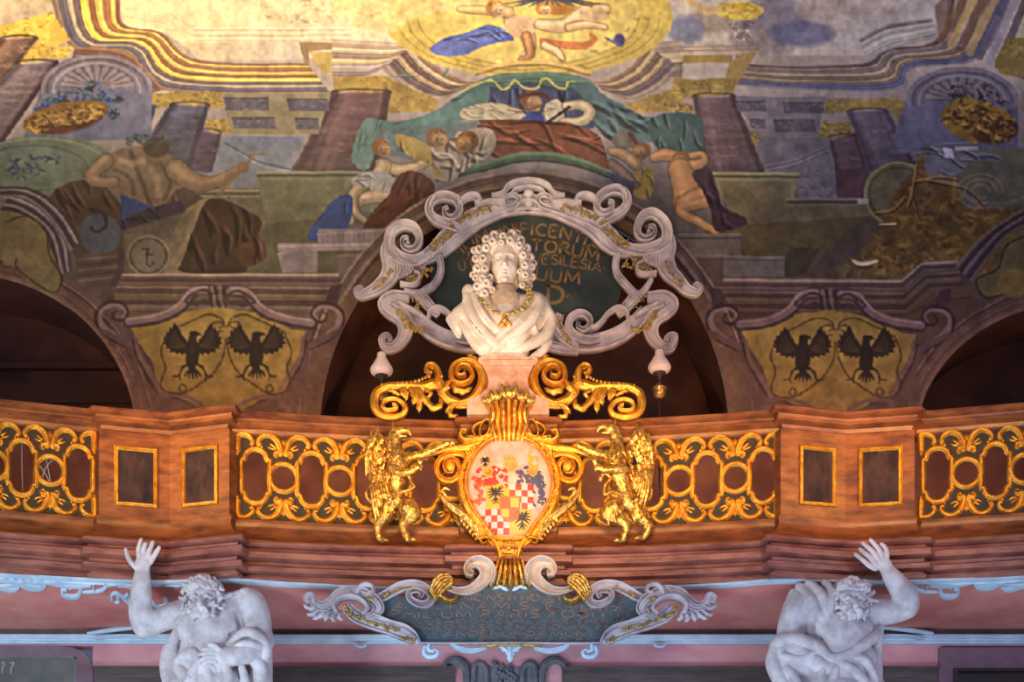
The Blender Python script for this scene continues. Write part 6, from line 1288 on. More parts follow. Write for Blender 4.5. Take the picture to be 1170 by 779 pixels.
tendril('pale blue stucco leaf peeping out right of the raised left forearm', [([(174, 683), (182, 688), (189, 686), (191, 681), (187, 680)], [1.6, 2.2, 2, 1.6])], [([(180, 687), (184, 692), (184, 696)], 2), ([(186, 686), (192, 684), (196, 688)], 1.6)])
lowL = [([(75, 715), (90, 711), (110, 709), (128, 712), (150, 714)], [1, 1.8, 2.2, 2, 1.4]), ([(95, 707), (108, 706), (118, 708), (126, 706)], [.8, 1.6, 1.4]), ([(100, 724), (125, 720), (158, 717)], [2, 3, 2]), ([(110, 730), (125, 727), (150, 726), (165, 729)], [1.2, 1.8, 1.6])]
tendril('ragged pale blue stucco ornament along the lower moulding behind the left elbow', lowL, Y0=16.2)
tendril('ragged pale blue stucco ornament along the lower moulding near the right elbow', MRR(lowL), Y0=16.2)
tendril('short stucco tongue lying on the lower moulding at the left edge', [([(-10, 709), (10, 709), (24, 711)], [2.4, 2.6, 1])], Y0=16.2)
tendril('tiny stucco curl hanging from the moulding left of the inscribed tablet', [([(405, 736), (410, 739), (417, 738), (419, 735)], [1, 1.8, 1.2])], Y0=16.2)
tendril('tiny stucco curl hanging from the moulding right of the inscribed tablet', [([(1166 - x, y) for x, y in [(405, 736), (410, 739), (417, 738), (419, 735)]], [1, 1.8, 1.2])], Y0=16.2)

# ------------------------------------------------------------------ grey carved crest on the lower wall
gc = thing('carved_crest', 'grey stone crest with two hooked scrolls, on the lower wall beneath the tablet', 'wall carving', W(577, 800, 0, LW)); mC = lambda V: Wa(V, LW)
for side in (0, 1):
    f = (lambda pts: [tuple(p) for p in pts]) if side == 0 else (lambda pts: [(1153 - p[0], p[1]) for p in pts])
    mb = MB(); band(mb, cr(f([(508, 764), (511, 757), (520, 754), (530, 759), (534, 772), (534, 800)]), 8), [3, 4, 5, 5.4, 5, 5], 9, 0, 'ridge'); mb.obj('hook_scroll', M['grey'], gc, map=mC)
    mb = MB(); band(mb, cr(f([(540, 800), (541, 775), (543, 760), (552, 760), (556, 770), (555, 800)]), 8), [4, 4, 4, 4, 4], 7, 0, 'round'); mb.obj('side_volute', M['grey'], gc, map=mC)
mb = MB(); plate(mb, [(536, 762), (617, 762), (617, 812), (536, 812)], .2, 2); mb.obj('crest_slab', M['grey'], gc, map=mC, smooth=False)
mb = MB(); garland(mb, [(566, 760), (578, 768), (586, 776), (572, 779), (580, 762)], 5, 4, 40, 80, 2); mb.obj('crest_relief', M['grey'], gc, map=mC)
# ------------------------------------------------------------------ marble portrait bust
YB = 15.17
bust = thing('marble_bust', 'marble bust of a man in a long curly wig, cloak and gold chain', 'bust', W(580.5, 413, 0, YB))
c = Clay(556, 600, 278, 350, -22, 26, .5)            # head and neck
c.ell((576.5, 301, 1), (16, 20, 18), 1); c.ell((576.5, 312, 3), (14.2, 15.4, 15), 4); c.ell((576.5, 322, 5), (7, 6, 7), 4); c.cone((577, 322, -2), (577, 348, -4), 10, 12, 4)
c.ell((576.5, 290, 8), (12, 8, 8), 4)
for s_ in (-1, 1):
    X = 576.5 + s_ * 6.2
    c.ell((X, 302.2, 17), (4.6, 3.0, 4), 1.5, 'sub'); c.ell((X, 302.6, 12.8), (3.3, 2.3, 2.6), .6); c.tube([(X - 4.2, 298.6, 14.6), (X, 297.2, 16), (X + 4.2, 298.8, 14.6)], [.8, 1.2, .8], 1.2)
    c.tube([(X - 3.2, 302.8, 14.2), (X, 300.6, 15.6), (X + 3.2, 302.6, 14.2)], .45, .5); c.tube([(X - 3, 303.4, 14), (X, 305.2, 15.2), (X + 3, 303.4, 14)], .4, .5)
    c.ell((576.5 + s_ * 8.6, 310.5, 10), (4.6, 5, 4.5), 3); c.ell((576.5 + s_ * 2.5, 312.4, 17.6), (1.8, 1.5, 2), .8); c.ell((576.5 + s_ * 1.5, 313.9, 19), (.8, .6, 1.2), .3, 'sub')
    c.tube([(576.5 + s_ * 4.2, 311.5, 16.6), (576.5 + s_ * 6.4, 317, 13.4)], .5, .8, 'sub')
c.tube([(576.5, 298.5, 15.2), (576.5, 305, 18), (576.5, 310.5, 21)], [1.7, 1.8, 2.3], 1.6); c.ell((576.5, 312, 20.2), (2.5, 1.9, 2.2), 1)
c.tube([(571.4, 318.4, 14.2), (576.5, 317.2, 17.4), (581.6, 318.4, 14.2)], [.6, 1.2, .6], .8); c.tube([(572.2, 320, 14), (576.5, 320.8, 16.8), (580.8, 320, 14)], [.6, 1.4, .6], .8); c.tube([(571.2, 319.1, 15), (576.5, 319, 18.2), (581.8, 319.1, 15)], .36, .3, 'sub')
c.ell((576.5, 325, 12.5), (4.6, 3.2, 3.5), 2)
c.obj('head', M['marble'], bust, YB, 1)
c = Clay(536, 616, 262, 358, -24, 26, .6)            # wig
for cx, cy, d, r in [(566, 284, -2, (15, 17, 17)), (586, 283, -2, (15, 17, 17)), (552, 300, -4, (10, 22, 14)), (600, 302, -4, (9.5, 24, 14)), (553, 330, 2, (10.5, 20, 12)), (601, 318, 0, (8, 14, 11)), (577, 300, -12, (24, 30, 12))]: c.ell((cx, cy, d), r, 4)
c.ell((576.5, 308, 8), (15.8, 22, 26), 1, 'sub')
rr = np.random.RandomState(11); curls = []
for cx, cy, d, r in [(557, 279, 10, 5.2), (566, 273, 8, 5.4), (575, 277, 14, 4.6), (585, 272, 9, 5.4), (594, 279, 9, 5), (548, 288, 6, 5), (556, 291, 15, 4.8), (564, 284, 16, 5), (573, 286, 18, 3.6), (583, 283, 16, 4.8), (592, 288, 15, 4.8), (601, 286, 5, 4.8), (605, 296, 4, 4.8), (597, 298, 13, 4.6), (545, 298, 5, 4.8), (553, 302, 14, 5), (546, 309, 5, 5), (555, 313, 13, 4.6), (606, 307, 4, 4.8), (599, 309, 12, 4.6), (545, 320, 5, 4.6), (553, 324, 13, 4.6), (561, 321, 10, 3.6),
                    (607, 318, 3, 4.6), (599, 320, 12, 4.6), (593, 315, 11, 3.4), (603, 329, 6, 4.8), (596, 331, 11, 3.8), (547, 332, 10, 5.4), (557, 331, 15, 5.4), (563, 337, 12, 4.4), (546, 343, 10, 4.8), (554, 343, 16, 5.4), (562, 347, 10, 4), (551, 352, 10, 4.2), (557, 354, 12, 3.6), (540.5, 314, 0, 3.6), (609, 300, -2, 4), (543, 285, -2, 4.4), (570, 266.5, 0, 4), (590, 267, 0, 4.4)]:
    r *= 1.1; cx += .8 * np.sign(cx - 576.5) * (abs(cx - 576.5) > 10); c.ell((cx, cy, d), (r, r * .88, r), 1.6); curls.append((cx, cy, d, r))
for cx, cy, d, r in curls:
    a = rr.uniform(-.6, .6); c.ell((cx + a * r * .3, cy + .6, d + r * .9), (r * .36, r * .42, r * 1.1), .4, 'sub')
    t_ = rr.uniform(0, 6.28); c.tube([(cx + r * .8 * math.cos(t_ + q), cy + r * .72 * math.sin(t_ + q), d + r * .66) for q in (0, .8, 1.6, 2.4)], .32, .3, 'sub')
c.obj('wig', M['marble'], bust, YB, 1)
c = Clay(508, 640, 324, 416, -30, 36, .7)            # shoulders, shirt and cloak
c.cone((548, 358, -4), (606, 356, -4), 19, 20, 6); c.ell((577, 372, 0), (36, 36, 22), 8); c.cone((577, 380, 0), (579, 424, -2), 30, 24, 6); c.cone((577, 335, -4), (577, 356, 2), 13, 18, 6)
c.ell((617, 366, -4), (17, 25, 16), 6); c.ell((622, 384, -4), (9, 16, 12), 6); c.ell((529, 362, -4), (15, 15, 13), 6, rot=30); c.cone((514, 362, -6), (524, 380, -6), 5, 4, 4)
c.cone((612, 352, 4), (586, 400, 14), 15, 13, 5); c.cone((536, 356, 2), (562, 400, 12), 12, 14, 5); 
c.ell((535.5, 336, 6), (7.5, 8, 8), 2)               # knotted end on the left shoulder
folds = [([(534, 342, 8), (538, 360, 14), (546, 380, 20), (560, 398, 24), (576, 408, 22)], [6, 8, 8, 7, 4]), ([(541, 342, 10), (548, 360, 18), (558, 378, 24), (574, 392, 27)], [4, 5, 5, 3]), ([(524, 366, 4), (534, 384, 10), (546, 402, 14), (556, 412, 16)], [4, 5, 6, 4]),
         ([(606, 340, 8), (616, 352, 12), (612, 368, 20), (598, 384, 25), (580, 398, 26), (562, 412, 20)], [4, 6, 7, 7, 6, 4]), ([(622, 352, 6), (630, 368, 8), (624, 388, 14), (606, 402, 20), (586, 412, 20)], [4, 6, 7, 6, 4]), ([(598, 352, 14), (600, 366, 20), (590, 380, 25), (576, 390, 27), (566, 400, 26)], [2, 3.4, 4, 4, 2]),
         ([(627, 392, 4), (620, 404, 8), (608, 414, 12)], [5, 5, 4]), ([(515, 360, -2), (522, 374, 2), (526, 382, 0)], [3, 4, 2]), ([(604, 372, 20), (612, 386, 17), (606, 398, 17)], [1.5, 3, 1.5])]
for p, r in folds: c.tube(p, [q * .85 for q in r], 2.8, smooth=4)
for p, r in [([(543, 350, 20), (552, 370, 27), (566, 390, 31)], 1.0), ([(530, 352, 15), (538, 374, 22), (552, 394, 28)], 1.2), ([(606, 358, 22), (602, 374, 29), (588, 388, 33)], 1.2), ([(618, 364, 20), (612, 382, 25), (598, 394, 29), (576, 406, 30)], 1.3), ([(614, 356, 18), (620, 372, 19), (616, 384, 22)], 1.2), ([(562, 400, 31), (570, 408, 30)], 1), ([(527, 368, 9), (533, 380, 15), (541, 392, 18)], 1.1)]: c.tube(p, r, 1.2, 'sub', smooth=4)
c.cut(1, 412.6); c.obj('cloak', M['marble'], bust, YB, 1)
c = Clay(548, 606, 328, 402, -4, 34, .6); c.ell((577, 364, 10), (23, 31, 13), 1); c.ell((577, 334, 4), (13, 9, 10), 4); c.tube([(577.6, 333, 15), (577.6, 345, 22), (577.6, 364, 24), (577.6, 390, 20)], .6, .4, 'sub', smooth=4); c.cone((577, 322, 4), (577, 330, 4), 10, 8, 1, 'sub')
c.obj('shirt', mat('tan_marble', (.42, .29, .19, 1), (.60, .44, .31, 1), rough=.5, scale=16, bump=.15), bust, YB, 1)
mb = MB(); rr = np.random.RandomState(5)             # chain of office
def chain(pts, n, w_=2.4):
    P = cr(pts, 10)
    for i in range(n):
        p = P[int(i / (n - 1) * (len(P) - 1))]
        for k in range(3):
            q = p + np.append(rr.uniform(-w_, w_, 2), 0); ball(mb, q[0], q[1], q[2] + 1, rr.uniform(1.1, 1.9), None, 1.6, 7, 5)
chain([(603, 334, 14), (605, 346, 19), (602, 358, 24), (592, 368, 29), (577, 374, 31)], 20, 2.4); chain([(577, 374, 28), (566, 370, 29), (556, 362, 28), (550, 354, 24)], 10, 2)
mb.obj('chain', M['gold_dull'], bust, map=lambda V: Wa(V, YB))
mb = MB(); ball(mb, 577, 379, 32, 3.4, 4.4, 2.6); leaf(mb, [(576, 378), (572, 384), (569, 387)], 2, 30, 4, 2); leaf(mb, [(578, 378), (582, 384), (585, 387)], 2, 30, 4, 2); ball(mb, 577, 386, 31, 2, 2.6, 2); mb.obj('pendant', M['gold'], bust, map=lambda V: Wa(V, YB))

# ------------------------------------------------------------------ hands and heads of the stone giants
def hand(c, wrist, palm, fingers, r0=3.1, wr=8, pr=8):
    w_, p_ = np.array(wrist, float), np.array(palm, float)
    c.cone(w_, p_, wr, pr, 3, flat=.6)
    for f_ in fingers: c.tube(f_, [r0, r0 * .95, r0 * .85, r0 * .7], 1.0, smooth=3)
def curls(c, items, k=1.0, seed=0):
    r_ = np.random.RandomState(seed)
    for x, y, d, r in items: c.ell((x, y, d), (r, r, r), k)
    for x, y, d, r in items:
        a = r_.uniform(0, 6.28); c.tube([(x + r * .75 * math.cos(a + q), y + r * .75 * math.sin(a + q), d + r * .75) for q in (0, .9, 1.8, 2.7, 3.4)], r * .16, .5, 'sub')
def giant_head(name, cx, cy, d, parent, Y0, seed, tilt=0):
    """bowed bearded head: crown towards the hall, face foreshortened below it"""
    r_ = np.random.RandomState(seed)
    c = Clay(cx - 36, cx + 36, cy - 30, cy + 36, d - 28, d + 40, .6)
    c.ell((cx, cy - 2, d), (19, 18, 19), 1); c.ell((cx + tilt, cy + 9, d + 8), (14, 14, 13), 4); c.ell((cx + tilt, cy + 1, d + 14), (15, 6.5, 9), 3)
    for s_ in (-1, 1):
        X = cx + tilt + s_ * 6.8; c.ell((X, cy + 9.5, d + 22), (5, 3.0, 6), 1.0, 'sub'); c.tube([(X - 5.4, cy + 7.4, d + 19.5), (X, cy + 5.4, d + 23), (X + 5.4, cy + 7.6, d + 19.5)], [1.2, 2.2, 1.2], 1.0); c.ell((X, cy + 10, d + 16.6), (3, 1.9, 2.6), .5); c.ell((cx + tilt + s_ * 9, cy + 14.5, d + 15), (4.4, 3.4, 4.6), 2)
        c.tube([(X + s_ * 2 - 2, cy + 3 - 2, d + 22), (X + s_ * 2 + 3, cy + 1, d + 21)], .6, .8, 'sub')
    c.tube([(cx + tilt, cy + 7, d + 22), (cx + tilt, cy + 12, d + 26.5), (cx + tilt, cy + 16, d + 28)], [2.2, 2.5, 3.4], 1.2)
    c.obj('head', M['sandstone'], parent, Y0, 1)
    def lock(c, x, y, dd, a, L, r, bend):
        P = [(x, y, dd)]
        for q in range(5): a += bend; x += L / 5 * math.cos(a); y += L / 5 * math.sin(a); P.append((x, y, dd + 1.5 - abs(q - 2)))
        c.tube(P, [r, r * 1.05, r, r * .8, r * .45], .5, smooth=2)
    c = Clay(cx - 40, cx + 40, cy - 32, cy + 40, d - 28, d + 40, .6); c.ell((cx, cy - 7, d - 6), (21, 17, 16), 3)
    for k in range(80):
        an = math.radians(r_.uniform(-5, 185)); rad = r_.uniform(.3, 1.0); x = cx + 18 * rad * math.cos(an); y = cy - 5 - 13 * rad * math.sin(an)
        lock(c, x, y, d + 17 * math.sqrt(max(0, 1.1 - rad * rad)) + 3, math.atan2(y - (cy - 14), x - cx) + r_.uniform(-.7, .7), r_.uniform(5, 8), r_.uniform(1.5, 2.4), r_.choice([-.7, .7]))
    for s_ in (-1, 1):
        for k in range(16): lock(c, cx + s_ * r_.uniform(15, 21), cy - 10 + 1.7 * k, d + r_.uniform(2, 14), math.pi / 2 - s_ * r_.uniform(-.3, .9), r_.uniform(7, 11), r_.uniform(1.5, 2.4), r_.uniform(-.6, .6))
    c.obj('hair', M['sandstone'], parent, Y0, 1)
    c = Clay(cx - 34, cx + 34, cy + 2, cy + 44, d - 6, d + 42, .6); c.ell((cx + tilt, cy + 22, d + 14), (12, 7, 8), 3)
    for s_ in (-1, 1):
        for k in range(4): lock(c, cx + tilt + s_ * 1.5, cy + 17.2 + .8 * k, d + 24 - k, math.pi / 2 - s_ * (1.25 - .15 * k), 10, 1.8, s_ * .16)
        for k in range(8): lock(c, cx + tilt + s_ * (13.5 - k * .4), cy + 11 + 1.6 * k, d + 16, math.pi / 2 + s_ * r_.uniform(-.2, .7), 8, 2, r_.uniform(-.5, .5))
    for k in range(30): x = r_.uniform(-12, 12); lock(c, cx + tilt + x, cy + 20 + r_.uniform(0, 5), d + 18 + r_.uniform(0, 5) - abs(x) * .3, math.pi / 2 - x * .05 + r_.uniform(-.4, .4), r_.uniform(6, 10) - abs(x) * .25, r_.uniform(1.5, 2.3), r_.uniform(-.6, .6))
    c.obj('beard', M['sandstone'], parent, Y0, 1)

# ------------------------------------------------------------------ left giant
YA = 14.9
a1 = thing('atlas_statue', 'stone bearded giant with bare chest, raising the arm at the left to bear the balcony', 'statue', (W(240, 0, 0, YA)[0], YA, 0), 'stone giants carrying the balcony')
c = Clay(146, 316, 622, 880, -34, 42, .8)
c.cone((217, 697, 2), (284, 688, 0), 12.5, 15, 8); c.ell((226, 716, 6), (25, 24, 17), 8); c.ell((258, 714, 6), (26, 26, 17), 8); c.cone((243, 730, 2), (238, 790, 2), 31, 30, 8)
c.ell((224, 720, 18), (17, 13, 7), 5); c.ell((259, 718, 18), (18, 14, 7), 5); c.tube([(241, 712, 24), (240, 745, 22)], 1.6, 4, 'sub'); c.cone((238, 700, 4), (238, 680, 10), 11, 11, 5)
c.tube([(214, 742, 20), (236, 738, 24), (262, 744, 20)], 1.2, 4, 'sub'); c.tube([(218, 731, 22), (228, 734, 24), (240, 730, 24)], .8, 3, 'sub'); c.tube([(244, 730, 24), (258, 733, 24), (272, 727, 20)], .8, 3, 'sub')
c.tube([(216, 697, 2), (190, 708, 8), (168, 719, 12)], [12.5, 12, 11], 6, smooth=3); c.tube([(168, 719, 12), (165, 704, 16), (166.5, 684, 20), (168.5, 664, 24)], [11.5, 12, 10.2, 7.4], 5, smooth=3)
c.ell((200, 703, 14), (12, 8, 8), 5)
c.tube([(278, 700, 20), (277, 714, 20), (281, 730, 16)], [1.5, 2.6, 2.2], 3, 'sub', smooth=3); c.tube([(212, 708, 20), (205, 716, 16)], 2, 3, 'sub'); c.tube([(250, 690, 22), (268, 684, 18), (284, 676, 12)], 2.2, 3, smooth=3); c.tube([(252, 696, 25), (270, 691, 21)], 1.8, 3, 'sub')
c.tube([(214, 734, 22), (206, 744, 16)], 1.2, 2.5, 'sub'); c.tube([(270, 736, 20), (278, 744, 14)], 1.2, 2.5, 'sub'); c.tube([(290, 694, 17), (296, 712, 17), (298, 724, 18)], 2, 4, 'sub', smooth=3);  
hand(c, (168.5, 666, 24), (170, 650, 27), [[(163, 656, 27), (157, 650, 29), (154, 644, 31), (152.5, 637, 33)], [(166, 645, 28), (166.5, 637, 31), (168.5, 631, 33), (170, 626, 33)], [(171, 645, 29), (172.5, 638, 34), (174.5, 634, 37), (176, 632, 38)], [(175, 646, 28), (178, 638, 31), (181, 632, 32), (182.5, 628.5, 32)], [(178, 650, 26), (183, 643, 28), (186.5, 638, 29), (189, 633.5, 29)]], 2.9, 8.2, 8.4)
c.tube([(286, 687, 0), (295, 706, 4), (300, 732, 8)], [14.5, 13, 10.5], 6, smooth=3); c.tube([(303, 734, 8), (290, 748, 20), (272, 756, 28), (262, 756, 31)], [12, 11, 9, 7.4], 5, smooth=3)
c.cone((264, 756, 31), (252, 756, 33), 7.6, 7.6, 3, flat=.6)
for y0, x1, y1 in [(750, 238, 749), (754, 234, 755), (758.5, 235, 761.5), (763, 238, 768)]: c.tube([(253, y0, 35), (246, y0 - .5, 37), (241, (y0 + y1) / 2, 37), (x1, y1, 35)], [2.9, 2.8, 2.5, 2], 1, smooth=3)
c.tube([(258, 750, 35), (252, 745, 38), (247, 744.5, 38)], [3, 2.7, 2.2], 1, smooth=3)
c.obj('body', M['sandstone'], a1, YA, 1)
giant_head('left', 237, 684, 14, a1, YA, 21)
def drape(c, cords, cuts, k=2.0):
    for p, r in cords: c.tube(p, [q * .85 for q in r], 3.2, smooth=4)
    for p, r in cuts: c.tube(p, [r * .5, r * 1.5, r * .5], 1.2, 'sub', smooth=4)
c = Clay(176, 316, 706, 900, -34, 48, .8)
c.ell((240, 800, 2), (54, 46, 28), 6); c.cone((300, 744, 4), (296, 860, 0), 12, 16, 8); c.cone((196, 742, -4), (206, 860, 0), 9, 16, 8); c.ell((232, 762, 18), (24, 14, 12), 5); c.cone((242, 800, 0), (242, 900, 0), 40, 36, 8)
drape(c, [([(206, 714, 2), (200, 728, -2), (190, 748, -4), (192, 772, 0), (204, 800, 8)], [4, 7, 8, 9, 9]), ([(204, 714, 8), (212, 724, 6), (212, 742, 8), (206, 758, 12)], [2, 4, 4, 5]), ([(208, 760, 22), (222, 754, 28), (236, 762, 30), (250, 770, 28)], [5, 6, 6, 4]), ([(216, 752, 26), (228, 750, 30), (232, 760, 32)], [3, 4, 4]),
          ([(206, 766, 20), (216, 776, 26), (232, 786, 28), (256, 792, 26)], [6, 7, 7, 6]), ([(232, 762, 30), (226, 776, 32), (218, 792, 30)], [5, 5, 5]), ([(240, 766, 30), (246, 782, 32), (244, 800, 30)], [4, 5, 6]), ([(262, 764, 26), (268, 780, 28), (264, 800, 28)], [4, 5, 6]),
          ([(262, 745, 22), (276, 734, 26), (290, 728, 26), (304, 738, 20), (306, 752, 14)], [3, 5, 6, 8, 7]), ([(268, 748, 26), (284, 742, 32), (300, 744, 26)], [2, 4, 5]), ([(292, 758, 18), (300, 766, 14), (298, 790, 8), (292, 820, 4)], [6, 8, 9, 9]), ([(280, 766, 22), (284, 784, 20), (282, 810, 16)], [4, 5, 6])],
      [([(205, 722, 12), (204, 740, 12), (198, 760, 14)], 2), ([(212, 770, 32), (226, 780, 36)], 1.4), ([(272, 742, 34), (286, 736, 34), (298, 738, 30)], 1.3), ([(292, 764, 24), (292, 790, 22)], 1.6), ([(254, 772, 34), (256, 800, 36)], 1.6), ([(236, 772, 36), (234, 800, 36)], 1.6), ([(220, 758, 34), (214, 764, 32)], 1)])
c.ell((243, 728, -2), (28, 34, 14), 2, 'sub')
c.obj('cloth', M['sandstone'], a1, YA, 1)

# ------------------------------------------------------------------ right giant
a2 = thing('atlas_statue', 'stone bearded giant with draped shoulder, raising the arm at the right to bear the balcony', 'statue', (W(958, 0, 0, YA)[0], YA, 0), 'stone giants carrying the balcony')
c = Clay(872, 1052, 620, 880, -34, 46, .8)
c.cone((918, 690, 0), (992, 700, 2), 17, 14, 8); c.ell((944, 716, 6), (26, 26, 17), 8); c.ell((976, 718, 6), (24, 24, 16), 8); c.cone((960, 730, 2), (958, 800, 2), 34, 34, 8)
c.ell((942, 722, 18), (18, 14, 7), 5); c.ell((976, 722, 17), (16, 13, 7), 5); c.tube([(960, 714, 24), (959, 748, 24)], 1.6, 4, 'sub'); c.cone((962, 704, 4), (968, 684, 10), 11, 11, 5); c.tube([(922, 730, 18), (942, 738, 24), (960, 734, 26), (980, 738, 24), (996, 730, 16)], 1.1, 4, 'sub')
c.tube([(993, 700, 4), (1012, 702, 10), (1033, 698, 14)], [13, 12, 10.5], 6, smooth=3); c.tube([(1033, 697, 14), (1030, 686, 18), (1020, 674, 22), (1011, 664, 25)], [11, 12, 10, 7.8], 5, smooth=3)
hand(c, (1011, 665, 25), (1003, 652, 28), [[(1005, 650, 29), (1005, 641, 32), (1002, 634, 33), (998, 631, 33)], [(1001, 647, 30), (997, 639, 33), (991, 632, 34), (986, 626.5, 34)], [(997, 649, 30), (991, 642, 33), (984, 635.5, 34), (977, 630, 34)], [(994, 652, 29), (987, 646.5, 32), (981, 642, 33), (974.5, 636.5, 33)], [(994, 657, 27), (986, 654, 29), (978, 648, 31), (970, 642, 31)]], 2.9, 7.8, 8.2)
c.tube([(916, 690, 0), (906, 708, 4), (900, 730, 6)], [17, 14.5, 12.5], 6, smooth=3); c.tube([(900, 732, 6), (912, 752, 18), (936, 768, 26)], [12, 11, 9], 5, smooth=3)
c.tube([(922, 706, 20), (926, 722, 18), (924, 738, 16)], [1.5, 2.6, 2], 3, 'sub', smooth=3); c.tube([(990, 712, 18), (996, 722, 14)], 2, 3, 'sub');  c.tube([(930, 744, 22), (942, 748, 24)], 1, 2.5, 'sub'); c.tube([(976, 748, 24), (988, 742, 20)], 1, 2.5, 'sub')
c.obj('body', M['sandstone'], a2, YA, 1)
giant_head('right', 968, 686, 14, a2, YA, 33)
c = Clay(872, 1020, 662, 900, -34, 50, .8)
c.ell((956, 806, 2), (64, 48, 29), 6); c.cone((894, 748, 6), (900, 860, 2), 12, 18, 8); c.ell((930, 762, 16), (38, 16, 14), 6); c.ell((978, 756, 14), (22, 18, 14), 6); c.cone((956, 806, 0), (954, 900, 0), 44, 38, 8)
drape(c, [([(912, 672, 6), (922, 690, 18), (930, 706, 24), (936, 716, 24)], [6, 7, 6, 3]), ([(922, 668, 8), (934, 684, 20), (938, 702, 26), (937, 715, 25)], [5, 6, 5, 3]), ([(940, 668, 8), (946, 682, 20), (943, 700, 26), (938, 714, 25)], [5, 5, 4, 2]), ([(908, 676, -4), (902, 694, -8), (900, 712, -10)], [6, 6, 5]),
          ([(882, 740, 6), (890, 733, 14), (908, 736, 22), (926, 744, 28), (940, 756, 30)], [5, 7, 8, 7, 5]), ([(884, 742, 8), (880, 760, 12), (888, 780, 16), (900, 800, 18)], [6, 8, 9, 9]), ([(892, 752, 18), (910, 758, 26), (924, 752, 30)], [3, 5, 3]), ([(896, 768, 20), (904, 784, 26), (900, 804, 26)], [5, 6, 6]),
          ([(940, 758, 30), (956, 756, 32), (974, 746, 30), (992, 734, 22), (1000, 724, 14)], [5, 6, 7, 6, 4]), ([(934, 766, 30), (930, 782, 32), (914, 800, 30)], [4, 5, 6]), ([(952, 764, 32), (968, 772, 33), (984, 790, 28)], [5, 6, 7]), ([(966, 756, 32), (982, 762, 30), (994, 780, 22)], [4, 6, 6]),
          ([(1004, 706, 6), (1003, 722, 6), (1000, 742, 8), (1000, 770, 8), (998, 800, 6)], [3, 5, 6, 7, 7]), ([(948, 770, 33), (944, 786, 34), (948, 806, 32)], [4, 5, 6])],
      [([(904, 764, 32), (920, 758, 36), (930, 752, 36)], 1.4), ([(936, 762, 38), (946, 762, 38), (952, 758, 38)], 1.5), ([(962, 764, 38), (976, 752, 37), (988, 744, 31)], 1.4), ([(926, 684, 28), (932, 700, 32), (936, 710, 30)], 1.2), ([(938, 684, 28), (940, 700, 32)], 1.1), ([(938, 776, 38), (934, 800, 38)], 1.6), ([(958, 776, 40), (964, 800, 38)], 1.6), ([(996, 712, 14), (996, 740, 16)], 1.2)])
c.ell((960, 724, -2), (31, 30, 15), 2, 'sub'); c.obj('cloth', M['sandstone'], a2, YA, 1)
for cx, t in ((242, a1), (955, a2)):                 # herm pillars that carry the figures
    plate(MB(), [(cx - 34, 872), (cx + 34, 872), (cx + 24, 1262), (cx - 24, 1262)], -26, 24).obj('pillar', M['sandstone'], t, map=lambda V: Wa(V, YA), smooth=False)
    plate(MB(), [(cx - 34, 1258), (cx + 34, 1258), (cx + 38, 1277.1), (cx - 38, 1277.1)], -32, 32).obj('plinth', M['sandstone'], t, map=lambda V: Wa(V, YA), smooth=False)

